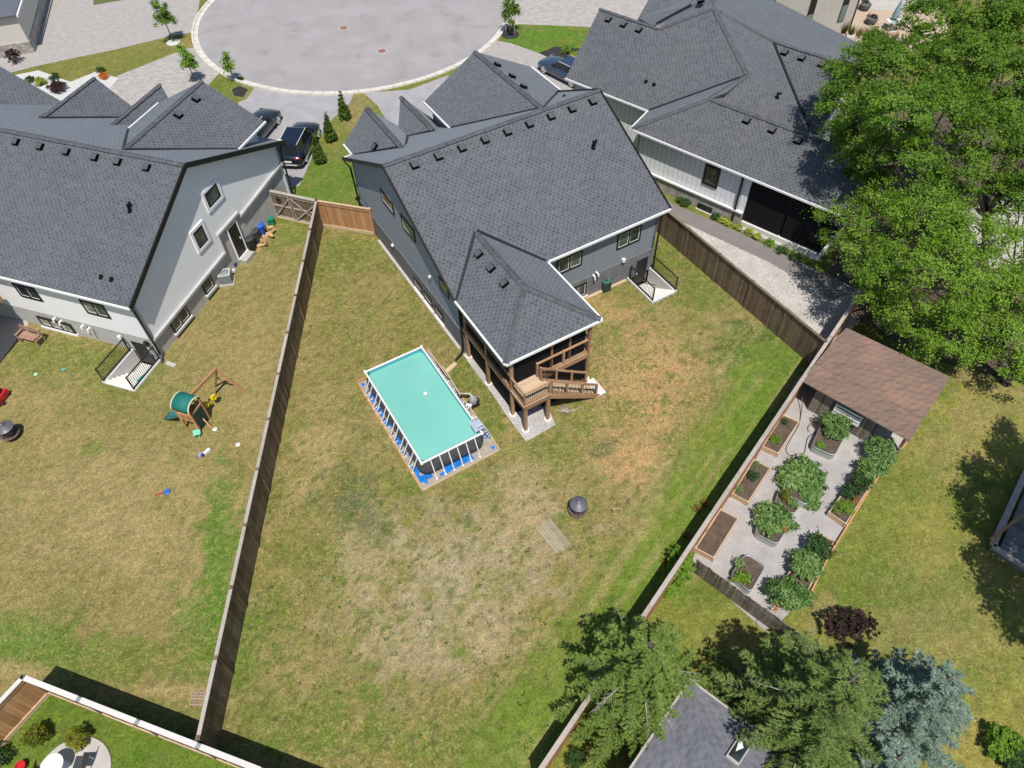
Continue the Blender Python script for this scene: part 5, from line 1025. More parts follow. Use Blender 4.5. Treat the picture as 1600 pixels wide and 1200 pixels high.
# timber bench planter
t = thing('garden_bench', 'brown wooden garden bench against the white house rear wall', 'bench', at(57, 527)); c = at(58, 530); mpk = woody('pinkish_bench', (.34, .2, .15), (.45, .29, .22), var=.1); dB = Lh.ev; eB = Lh.eu
for k in range(4): b = MB(); b.beam(c+dB*.7-eB*(.02+.12*k)+UP*.42, c-dB*.6-eB*(.02+.12*k)+UP*.42, .1, .03); b.build('seat_slat', mpk, t)
for k in range(3): b = MB(); b.beam(c+dB*.7+eB*.08+UP*(.55+.12*k), c-dB*.6+eB*.08+UP*(.55+.12*k), .03, .1); b.build('back_slat', mpk, t)
for q in (.62, -.52):
    for w_ in (.04, -.42): b = MB(); b.beam(c+dB*q+eB*w_, c+dB*q+eB*w_+UP*(.85 if w_ > 0 else .6), .07, .07); b.build('leg', mpk, t)
    b = MB(); b.beam(c+dB*q+eB*.06+UP*.62, c+dB*q-eB*.5+UP*.62, .08, .03); b.build('armrest', mpk, t)
# play set
ps = thing('play_set', 'wooden play set with green canopy, slide and yellow swings on the dry lawn', 'play set', at(300, 655))
wo = M_['fence_o']; c0 = at(303, 672); FP0 = frame(c0.x, c0.y, -20); FP = lambda u, v, z: FP0(u*.76, v*.78, z*.82)
def pbm(name, p0, p1, w_, h_, m): b = MB(); b.beam(FP(*p0), FP(*p1), w_, h_); return b.build(name, m, ps)
for u, v in ((-.5, -.0), (.5, -.0), (-.5, 1.05), (.5, 1.05)): pbm('post', (u, v, 0), (u, v, 2.0), .09, .09, wo)
for u0, v0, u1, v1 in ((-.5, 0, .5, 0), (-.5, 1.05, .5, 1.05), (-.5, 0, -.5, 1.05), (.5, 0, .5, 1.05)):
    for z in (1.0, 1.55): pbm('rail', (u0, v0, z), (u1, v1, z), .05, .1, wo)
for i in range(6): pbm('slat', (-.42+i*.168, -.03, 1.0), (-.42+i*.168, -.03, 1.55), .07, .02, wo)
for i in range(6): pbm('floor_board', (-.5, .1+i*.17, .98), (.5, .1+i*.17, .98), .15, .03, wo)
b = MB(); b.prism([FP(.52, .1, .3), FP(.52, .95, .3), FP(.52, .95, 1.5), FP(.52, .1, 1.5)], (FP(1, 0, 0)-FP(0, 0, 0))*.02); b.build('chalk_board', mat('chalk_green', (.02, .05, .045), .6), ps)
cg = noisy('green_canopy', (.02, .17, .145), .12, 5., .6, fine=12., bs=.1); b = MB(); b.sm = True; n = 12; V = []
for u_ in (-.6, .6):
    for k in range(n+1): a = math.pi*k/n; V.append(FP(u_, .52-.62*math.cos(a), 1.95+.5*math.sin(a)))
b.raw(V, [(k, k+1, n+2+k, n+1+k) for k in range(n)]); cnp = b.build('canopy', cg, ps); sm_ = cnp.modifiers.new('s', 'SOLIDIFY'); sm_.thickness = .02
for u_ in (-.62, .62): b = MB(); b.tube([FP(u_, .52-.63*math.cos(math.pi*k/n), 1.95+.51*math.sin(math.pi*k/n)) for k in range(n+1)], .035, 6); b.build('canopy_trim', mat('cream_trim', (.6, .62, .4), .6), ps)
b = MB(); V = []; F = []; n = 10
for k in range(n+1):
    t_ = k/n; u = -.5-1.75*t_; z = 1.0*(1-t_)**1.25+.12
    for dv_, dz in ((-.26, .12), (-.22, 0), (.22, 0), (.26, .12)): V.append(FP(u, .3+dv_, z+dz))
for k in range(n):
    for j in range(3): F.append((k*4+j, k*4+j+1, k*4+j+5, k*4+j+4))
b.sm = True; b.raw(V, F); sl = b.build('slide', mat('teal_slide', (.03, .16, .17), .4, .5), ps); sl.modifiers.new('s', 'SOLIDIFY').thickness = .03
pbm('swing_beam', (.0, .9, 2.12), (.35, 3.3, 2.12), .1, .14, wo)
pbm('swing_leg', (.35, 3.3, 2.1), (1.5, 3.55, 0), .08, .08, wo); pbm('swing_leg', (.35, 3.3, 2.1), (-.7, 3.4, 0), .08, .08, wo); pbm('cross_bar', (.95, 3.42, 1.05), (-.2, 3.35, 1.05), .05, .08, wo); pbm('brace', (.5, .6, .6), (1.15, .4, 0), .06, .06, wo)
ye = mat('yellow_plastic', (.65, .5, .02), .4, .5)
for y_, k in ((1.55, 0), (2.2, 1)):
    sw = thing('swing_seat', ('yellow bucket swing nearer the green canopy of the play set', 'yellow bucket swing farther out on the play set beam')[k], 'swing', FP(.2, y_, .5)); u = .12+.13*k
    for e in (-.2, .2): b = MB(); b.tube([FP(u, y_+e, 2.1), FP(u, y_+e, .75)], .01, 5); b.build('rope', ye, sw)
    b = MB(); b.sm = True; b.lathe(FP(u, y_, .45), [(.09, 0), (.14, .05), (.17, .2), (.15, .2), (.12, .07)], 14); b.build('bucket', ye, sw); b = MB(); b.box(FP(u+.14, y_, .6), .03, .3, .26, -20); b.build('backrest', ye, sw)
# loose toys
def toy(name, label, cat, parts, loc):
    t = thing(name, label, cat, loc)
    for nm, mb_, m in parts: mb_.build(nm, m, t)
mint = mat('mint_plastic', (.2, .62, .42), .5); red = mat('red_plastic', (.5, .02, .03), .4, .4); bl2 = mat('toy_blue', (.03, .16, .5), .4)
c = at(310, 680); b = MB(); b.box(c+UP*.22, .34, .34, .03, 20); q = MB()
for e in ((-.12, -.12), (.12, -.12), (.12, .12), (-.12, .12)): q.box(c+Vector((*e, 0)), .03, .03, .22)
toy('toy_stool', 'mint green children stool in front of the play set', 'stool', [('seat', b, mint), ('legs', q, mint)], c)
for x, y, lab in ((336, 671, 'small white disc toy on the grass right of the mint stool'), (372, 695, 'tiny white ball toy nearest the long board fence')):
    c = at(x, y); b = MB(); b.lathe(c, [(.1, 0), (.12, .03), (.04, .07)], 12); tag(b.build('toy_disc', M_['alu']), lab, 'toy')
c = at(323, 707); b = MB(); b.box(c, .14, .42, .1, -35); q = MB(); q.box(c+Vector((-.2, -.18, 0)), .22, .2, .12, 10); r_ = MB(); r_.lathe(c+Vector((-.1, -.22, .1)), [(.08, 0), (.08, .06), (.03, .08)], 10)
toy('toy_racket', 'white and dark blue plastic toy lying below the play set', 'toy', [('bar', b, M_['alu']), ('base', q, mat('lilac_plastic', (.35, .33, .5), .5)), ('knob', r_, mat('navy_plastic', (.02, .03, .12), .5))], c)
c = at(261, 769); b = MB(); b.beam(at(243, 775)+UP*.04, at(258, 770)+UP*.06, .04, .03); q = MB(); q.lathe(c, [(.14, 0), (.16, .05), (.12, .08), (.1, .05)], 14)
toy('toy_shovel', 'red handled toy shovel with blue scoop lying on the dry lawn', 'toy', [('handle', b, red), ('scoop', q, bl2)], c)
c = at(1, 625); b = MB(); b.box(c+UP*.1, .6, .9, .3, -10); q = MB(); [q.lathe(c+Vector((dx, dy, .1)), [(.1, -.04), (.1, .04)], 10) for dx in (-.3, .3) for dy in (-.3, .3)]; r_ = MB(); r_.box(c+Vector((0, .1, .4)), .4, .4, .2)
toy('toy_wagon', 'red toy wagon cut by the left frame edge above the fire pit', 'toy', [('body', b, red), ('wheels', q, kb), ('seat', r_, kb)], c)
for x, y, m_, lab in ((56, 585, mat('lime_disc', (.4, .7, .4), .5), 'pale lime toy disc on the grass behind the white house'), (99, 577, mat('teal_disc', (.1, .4, .35), .5), 'small teal toy lid on the grass behind the white house')):
    c = at(x, y); b = MB(); b.lathe(c, [(.09, 0), (.1, .02), (.07, .03)], 14); tag(b.build('toy_disc', m_), lab, 'toy')
# drain grate
t = thing('drain_grate', 'slatted rusty wooden drain cover at the bottom end of the long fence', 'drain', at(308, 1093)); c = at(309, 1092)
mg2 = woody('rusty_slat', (.3, .2, .16), (.42, .3, .25), var=.2)
for k in range(5): b = MB(); b.box(c+Vector((0, (k-2)*.11, .01)), .5, .05, .03, -5); b.build('slat', mg2, t)
for k in range(4): b = MB(); b.box(c+Vector(((k-1.5)*.14, 0, .005)), .03, .52, .02, -5); b.build('bar', mg2, t)
# uprooted stump under the deck
c = at(883, 643); b = MB()
for k in range(14): a = random.uniform(0, 2*math.pi); d = Vector((math.cos(a), math.sin(a), random.uniform(.2, .9))); b.tube([c, c+d*.16, c+d*random.uniform(.25, .42)+Vector((random.uniform(-.08, .08),)*3)], [.035, .022, .005], 5)
b.tube([c, at(897, 642)+UP*.05, at(908, 636)+UP*.04], [.05, .035, .012], 6); tag(b.build('driftwood_stump', M_['twig']), 'twisted pale root stump lying in front of the cedar stairs', 'driftwood')

# ================================================================== GARDEN BEDS
def bed(label, quad, h=.32, wall=.045, group='raised timber beds', timber='timber', soil='soil'):
    q = [at(x, y, h) for x, y in quad]; q = [Vector((p.x, p.y, 0)) for p in q]
    if sum(q[i].x*q[(i+1) % 4].y-q[(i+1) % 4].x*q[i].y for i in range(4)) < 0: q = q[::-1]
    c = sum(q, Vector())/4; t = thing('raised_bed', label, 'planter', c, group)
    for i in range(4):
        b = MB(); a, e = q[i], q[(i+1) % 4]; d = (e-a).normalized(); b.beam(a+d*.03+UP*h/2, e-d*.03+UP*h/2, wall, h); b.build('plank', M_[timber], t)
        b = MB(); b.box(a, .08, .08, h+.02, math.degrees(math.atan2(d.y, d.x))); b.build('corner_post', M_[timber], t)
    b = MB(); b.poly([p.lerp(c, .04)+UP*(h-.05) for p in q]); b.build('soil', M_[soil], t); return t
bed('raised timber bed of bare soil with two small seedlings, nearest the brown shed', [(1224, 648), (1248, 659), (1216, 708), (1192, 697)])
bed('raised timber bed with one round pot-sized plant, the middle one along the cedar fence', [(1178, 718), (1203, 731), (1169, 784), (1145, 771)])
bed('raised timber bed of dry scruffy soil at the lower end of the cedar fence', [(1126, 796), (1153, 810), (1115, 871), (1087, 856)], .36)
bed('long timber bed with tall leafy plants and an orange flower by the open lawn', [(1376, 688), (1397, 700), (1322, 818), (1296, 800)], .34)
bed('timber bed crowded with pale green vegetables near the purple bush', [(1277, 833), (1303, 845), (1250, 945), (1212, 925)], .34)
def trough(label, quad, h=.42):
    q = [at(x, y, h) for x, y in quad]; q = [Vector((p.x, p.y, 0)) for p in q]
    if sum(q[i].x*q[(i+1) % 4].y-q[(i+1) % 4].x*q[i].y for i in range(4)) < 0: q = q[::-1]
    c = sum(q, Vector())/4; t = thing('metal_planter', label, 'planter', c, 'rounded metal planters')
    pts = []
    for i in range(4):
        a, m_, e = q[i-1], q[i], q[(i+1) % 4]; d0 = (a-m_).normalized()*.22; d1 = (e-m_).normalized()*.22
        for k in range(6): s_ = k/5; pts.append(m_+d0*(1-s_)**2+d1*s_**2)
    n = len(pts); b = MB(); b.sm = True; V = []
    for z, k in ((0, 1), (.1, 1.02), (.2, 1), (.3, 1.02), (h, 1), (h+.01, 1.03), (h+.01, .96), (h-.06, .95)): V += [c+(p-c)*k+UP*z for p in pts]
    b.raw(V, [(j*n+i, j*n+(i+1) % n, (j+1)*n+(i+1) % n, (j+1)*n+i) for j in range(7) for i in range(n)]); b.build('trough', M_['metal'], t)
    b = MB(); b.poly([c+(p-c)*.955+UP*(h-.06) for p in pts]); b.build('soil', M_['soil'], t)
trough('green-grey metal trough planter with feathery tall plants in front of the pallet', [(1289, 650), (1327, 668), (1303, 713), (1268, 697)])
trough('metal planter buried under squash leaves in the middle of the gravel', [(1236, 715), (1285, 735), (1262, 790), (1222, 770)], .35)
trough('small metal planter with a golden plant on the gravel', [(1218, 763), (1249, 790), (1240, 804), (1211, 783)], .35)
trough('metal planter with squash leaves and one orange bloom', [(1192, 792), (1238, 812), (1214, 851), (1180, 833)])
trough('metal planter with lime leaves and mostly bare soil by the old grey fence', [(1166, 864), (1196, 884), (1172, 926), (1142, 897)])
t = thing('timber_edging', 'timber board edging between gravel garden and open lawn', 'edging', at(1362, 755))
for p0, p1 in (((1421, 686), (1364, 757)), ((1362, 759), (1293, 872)), ((1291, 876), (1262, 935))): b = MB(); b.beam(at(*p0)+UP*.09, at(*p1)+UP*.09, .06, .2); b.build('edge_board', M_['fence_o'], t)
b = MB(); b.sm = True; b.tube(smooth([at(1249, 628)+UP*.5, at(1251, 640)+UP*.2]+[at(x, y)+UP*.03 for x, y in ((1250, 655), (1246, 668), (1236, 685), (1228, 700), (1232, 711), (1245, 715), (1256, 708), (1259, 695), (1263, 683), (1275, 676))]), .02, 6)
tag(b.build('garden_hose', kg), 'dark garden hose looping over the gravel from the cedar fence to the trough', 'hose')
b = MB(); b.sm = True; b.tube(smooth([at(x, y)+UP*.03 for x, y in ((1278, 662), (1270, 660), (1262, 668), (1263, 675))]), .02, 6); tag(b.build('garden_hose', kg), 'short dark hose end curling left of the feathery trough', 'hose')

# ================================================================== SHED
SH = thing('garden_shed', 'old grey board shed with brown shingle roof at the top of the vegetable garden', 'shed', at(1330, 640)); zf, zr, zb = 1.85, 2.5, 2.4
e0, e1 = at(1253, 595, zf), at(1420, 688, zf); r0, r1 = at(1309, 526, zr), at(1472, 609, zr); k0, k1 = at(1323, 512, zb), at(1485, 589, zb)
m0, m1 = e0.lerp(r0, .38), e1.lerp(r1, .42)
rb = MB(); rb.prism([e0, e1, m1, m0], (0, 0, -.05)); sr = rb.build('roof', M_['shedroof'], SH)
for nm, P_ in (('roof_panel', [m0-UP*-.03, m1+UP*.03, r1+UP*.03, r0+UP*.03]), ('roof_panel', [r0+UP*.02, r1+UP*.02, k1, k0])): b = MB(); b.prism(P_, (0, 0, -.05)); b.build(nm, M_['shedroof'], sr)
b = MB(); b.beam(e1-UP*.06, r1-UP*.06, .04, .14); b.build('barge_board', M_['fence_g'], sr); b = MB(); b.beam(e0-UP*.06, r0-UP*.06, .04, .14); b.build('barge_board', M_['fence_g'], sr)
w0, w1 = at(1262, 640), at(1351, 689); dS = (w1-w0).normalized(); nS = Vector((-dS.y, dS.x, 0)); LS = (w1-w0).length; dgS = math.degrees(math.atan2(dS.y, dS.x)); nb = 24
for i in range(nb): b = MB(); b.box(w0+dS*(LS*(i+.5)/nb)+nS*random.uniform(-.01, .01), LS/nb-.01, .025, 1.82, dgS); b.build('wall_board', M_['fence_g'], SH)
for p in (w0, w1): b = MB(); b.box(p+nS*.05, .1, .1, 1.8, dgS); b.build('post', M_['fence_g'], SH)
b = MB(); b.prism([w0+nS*2.4, w1+nS*2.4, w1+nS*2.4+UP*2.2, w0+nS*2.4+UP*2.2], nS*.04); b.build('back_wall', M_['fence_g'], SH)
for p in (w0, w1): b = MB(); b.prism([p+nS*.1, p+nS*2.4, p+nS*2.4+UP*2.2, p+nS*.1+UP*1.8], dS*.03); b.build('side_wall', M_['fence_g'], SH)
cp = at(1398, 712); b = MB(); b.box(cp+nS*.35, .1, .1, 1.85, dgS); b.build('post', M_['fence_b'], SH); b = MB(); b.box(cp+nS*2.5, .1, .1, 2.2, dgS); b.build('post', M_['fence_b'], SH)
b = MB(); b.beam(cp+UP*.12+dS*.05, cp+nS*1.6+UP*.12+dS*.05, .06, .22); b.build('sill_board', M_['fence_b'], SH)
b = MB(); q = [w1+dS*.1, cp-dS*.1, cp-dS*.1+nS*2.4, w1+dS*.1+nS*2.4]; b.prism([p+UP*.015 for p in q], (0, 0, .03)); b.build('concrete_floor', M_['conc'], SH)
pal = thing('white_pallet', 'white slatted pallet leaning against the grey shed wall', 'pallet', w0+dS*LS*.5)
for i in range(4): z = .8+i*.2; b = MB(); b.beam(w0+dS*LS*.36-nS*.12+UP*z, w0+dS*LS*.8-nS*.12+UP*z, .03, .12 if i != 2 else .08); b.build('slat', M_['white'], pal)
for f_ in (.37, .79): b = MB(); b.beam(w0+dS*LS*f_-nS*.07+UP*.75, w0+dS*LS*f_-nS*.07+UP*1.45, .07, .05); b.build('bearer', M_['white'], pal)

# ================================================================== BOTTOM HOUSE (grey roof, skylight)
BH = thing('bungalow', 'low building with smooth grey roof and one skylight at the bottom edge', 'house', at(1100, 1190))
zb_ = 2.6; c = at(1078, 1062, zb_); d1 = Vector((math.cos(R(-41)), math.sin(R(-41)), 0)); d2 = Vector((math.cos(R(-132)), math.sin(R(-132)), 0))
S2 = 3.2; zr_ = zb_+.28*S2
a_ = c+d2*9; e_ = c+d1*8; rr0 = c+d1*S2+d2*S2; rr0.z = zr_; rr1 = rr0+d2*6; ee = e_+d2*9; 
rt = MB(); rt.prism([c, a_, rr1, rr0][::1], (0, 0, -.12)); f2 = e_+d2*S2; f2.z = zr_
rt.prism([c, rr0, f2, e_], (0, 0, -.12)); rt.prism([rr0, rr1, rr1+d1*5, f2], (0, 0, -.12)); ro = rt.build('roof', M_['flatroof'], BH)
for p0, p1 in ((c, a_), (c, e_)): b = MB(); b.beam(p0-UP*.06, p1-UP*.06, .08, .14); b.build('eave_trim', M_['fence_cap'], ro)
b = MB(); q = [c+d1*.4+d2*.4, c+d1*8+d2*.4, c+d1*8+d2*9, c+d1*.4+d2*9]; b.prism([Vector((p.x, p.y, 0)) for p in q], (0, 0, 2.45)); b.build('wall', M_['stucco_grey'], BH)
def zroof(p): dd_ = (Vector((p.x, p.y, 0))-Vector((c.x, c.y, 0))); u_ = dd_.dot(d1); v_ = dd_.dot(d2); return zb_+.28*min(u_, v_, S2)
sq = []
for x, y in ((1157, 1146), (1176, 1163), (1154, 1197), (1134, 1181)):
    p = at(x, y, 3.3)
    for _ in range(8): p = at(x, y, zroof(p)+.12)
    sq.append(p)
b = MB(); b.prism(sq, (0, 0, -.2)); sk = b.build('skylight', M_['conc'], ro); cc_ = sum(sq, Vector())/4
b = MB(); b.prism([cc_+(p-cc_)*.8+UP*.02 for p in sq], (0, 0, -.02)); b.build('pane', M_['glass'], sk)
b = MB(); b.prism([cc_+(p-cc_)*k_+UP*.03 for p, k_ in ((sq[0], .8), (sq[1], .3), (cc_, 0), (sq[3], .3))], (0, 0, -.01)); b.build('blind', M_['white'], sk)

# ================================================================== RIGHT DECK
RD = thing('grey_deck', 'weathered grey deck corner with timber border at the right frame edge', 'deck', at(1600, 840)); o_ = at(1551, 853, .35); da = (at(1600, 885, .35)-o_).normalized(); db = (at(1592, 762, .35)-o_).normalized()
gd = woody('grey_deck_board', (.14, .14, .145), (.22, .22, .22), var=.2)
for i in range(30): b = MB(); p = o_+db*(.25+i*.145)+da*.25; b.beam(p, p+da*5, .135, .04); b.build('deck_board', gd, RD)
for p0, p1 in ((o_, o_+da*5), (o_, o_+db*5)): b = MB(); b.beam(p0+UP*.0, p1+UP*.0, .24, .1); b.build('border_beam', M_['fence_cap'], RD); b = MB(); b.beam(p0-UP*.2, p1-UP*.2, .1, .3); b.build('skirt', M_['fence_g'], RD)
b = MB(); b.beam(at(1548, 843, .5), at(1604, 800, .8), .12, .08); b.build('loose_beam', M_['fence_o'], RD)

# ================================================================== TOP LEFT AND TOP RIGHT NEIGHBOURS
TL = thing('stone_garage', 'neighbour house corner with pale wall, stone base and dark door at the top left corner', 'house', at(20, 60))
zt_ = 2.9
def tp(x, y, z=0): return at(x, y, z)
q = [tp(55, 82), tp(-60, 100), tp(-110, 20), tp(0, -40), tp(80, -20)]
b = MB(); b.prism([p for p in q], (0, 0, .9)); b.build('stone_base', M_['stone_right'], TL); cc_ = sum(q, Vector())/5
b = MB(); b.prism([cc_+(p-cc_)*.985+UP*.9 for p in q], (0, 0, 2.0)); b.build('wall', mat('cream_wall', (.6, .56, .5), .8), TL)
b = MB(); b.prism([cc_+(p-cc_)*1.02+UP*2.9 for p in q], (0, 0, .14)); b.build('roof', M_['roof_left'], TL)
b = MB(); b.beam(tp(58, 82)+UP*2.9, tp(84, -18)+UP*2.9, .12, .16); b.build('gutter', M_['white'], TL)
TR = thing('modern_house', 'pale modern house with tall narrow windows at the top right', 'house', at(1240, 10))
w_a, w_b = at(1175, 90), at(1325, 49); mw_ = bricky('pale_panel_wall', (.52, .475, .44), (.5, .46, .43), (.42, .38, .35), 30., .3, .008, .8, .4, 0, .04)
dT = (w_b-w_a).normalized(); nT = Vector((-dT.y, dT.x, 0)); w_a = w_b-dT*13
b = MB(); b.prism([w_a, w_b, w_b+nT*8, w_a+nT*8], (0, 0, 5.6)); b.build('wall', mw_, TR)
b = MB(); b.prism([w_a-nT*.3+UP*5.6, w_b-nT*.3+dT*.3+UP*5.6, w_b+nT*8+dT*.3+UP*5.6, w_a+nT*8+UP*5.6], (0, 0, .25)); b.build('roof', M_['flatroof'], TR)
for s_ in (.95, 4.3, 8.4, 11.4):
    p = w_b-dT*s_-nT*.02; b = MB(); b.prism([p+UP*1.05, p-dT*.62+UP*1.05, p-dT*.62+UP*5., p+UP*5.], -nT*.03); wi = b.build('window', M_['blackf'], TR)
    b = MB(); b.prism([p-dT*.05-nT*.035+UP*1.1, p-dT*.57-nT*.035+UP*1.1, p-dT*.57-nT*.035+UP*2.3, p-dT*.05-nT*.035+UP*2.3], -nT*.01); b.build('pane', mat('pale_green_glass', (.16, .22, .21), .2, .5), wi)
b = MB(); b.beam(w_b-nT*.05+dT*.02, w_b-nT*.05+dT*.02+UP*5.5, .08, .08); b.build('corner_trim', M_['blackf'], TR)
sheet('patio', [(1300, 62), (1330, 45), (1335, -40), (1480, -40), (1480, 60), (1420, 90), (1340, 85)], mat('tan_paving', (.47, .36, .27), .9), .01)
sheet('patio', [(1345, -40), (1352, 14), (1400, 18), (1450, 10), (1450, -40)], M_['conc'], .016)
b = MB(); b.beam(at(1322, 59)+UP*.12, at(1412, 67)+UP*.12, .2, .24); tag(b.build('garden_wall', M_['conc_white']), 'low pale garden wall below the tan patio at top right', 'wall')
for (x, y, r_, lab) in ((1350, 16, .45, 'round stone pot with green shrub on the upper tan patio'), (1360, 38, .5, 'round dark pot with purple grey plant on the tan patio')):
    t = thing('plant_pot', lab, 'plant pot', at(x, y), 'patio pots'); b = MB(); b.lathe(at(x, y), [(.25, 0), (.42, .3), (.45, .5), (.4, .5), (.36, .42)], 18); b.build('pot', mat('stone_pot', (.12, .11, .12), .8), t)
t = thing('patio_umbrella', 'closed blue grey umbrella over a white table beside the maples', 'umbrella', at(1392, 44)); c = at(1392, 46)
b = MB(); b.tube([c, c+UP*2.3], .03, 8); b.build('pole', M_['alu'], t); b = MB(); b.lathe(c+UP*1.0, [(.3, 0), (.24, .5), (.08, 1.2), (.01, 1.35)], 12); b.build('canopy', mat('blue_grey_canvas', (.25, .33, .36), .8), t); b = MB(); b.lathe(c+Vector((0, -.1, 0)), [(.35, 0), (.3, .05), (.05, .1), (.05, .68), (.6, .7), (.6, .74)], 20); b.build('table', M_['alu'], t)
# bottom-left patio set
t = thing('patio_table', 'round white patio table on the little round patio at the bottom left edge', 'table', at(98, 1198)); c = at(98, 1203)
b = MB(); b.lathe(c+UP*.07, [(.3, 0), (.25, .04), (.04, .08), (.04, .66)], 20); b.build('pedestal', M_['alu'], t); b = MB(); b.lathe(c+UP*.73, [(.38, 0), (.38, .03), (.02, .035)], 28); b.build('tabletop', mat('white_enamel', (.8, .8, .8), .3), t)
for (dx, dy, a, lab) in ((-.75, -.3, 0, 'patio chair on the left of the round white table'), (.1, -.95, 90, 'patio chair on the near side of the round white table'), (.85, .1, 180, 'patio chair on the right of the round white table')):
    t = thing('patio_chair', lab, 'chair', c+Vector((dx, dy, 0)), 'patio chairs'); Fc = frame(c.x+dx, c.y+dy, a)
    b = MB(); b.prism([Fc(-.22, -.22, .5), Fc(.22, -.22, .5), Fc(.22, .22, .5), Fc(-.22, .22, .5)], (0, 0, .03)); b.build('seat', kg, t); b = MB(); b.prism([Fc(-.22, -.22, .53), Fc(-.22, .22, .53), Fc(-.28, .22, .95), Fc(-.28, -.22, .95)], (0.02, 0, 0)); b.build('backrest', kg, t)
    for e in ((-.2, -.2), (.2, -.2), (.2, .2), (-.2, .2)): b = MB(); b.beam(Fc(*e, .07), Fc(*e, .5), .03, .03); b.build('leg', M_['alu'], t)
t = thing('red_pot', 'small red flower pot at the edge of the bottom left lawn', 'plant pot', at(37, 1199)); b = MB(); b.lathe(at(37, 1199), [(.12, 0), (.18, .26), (.16, .26), (.13, .2)], 14); b.build('pot', red, t)

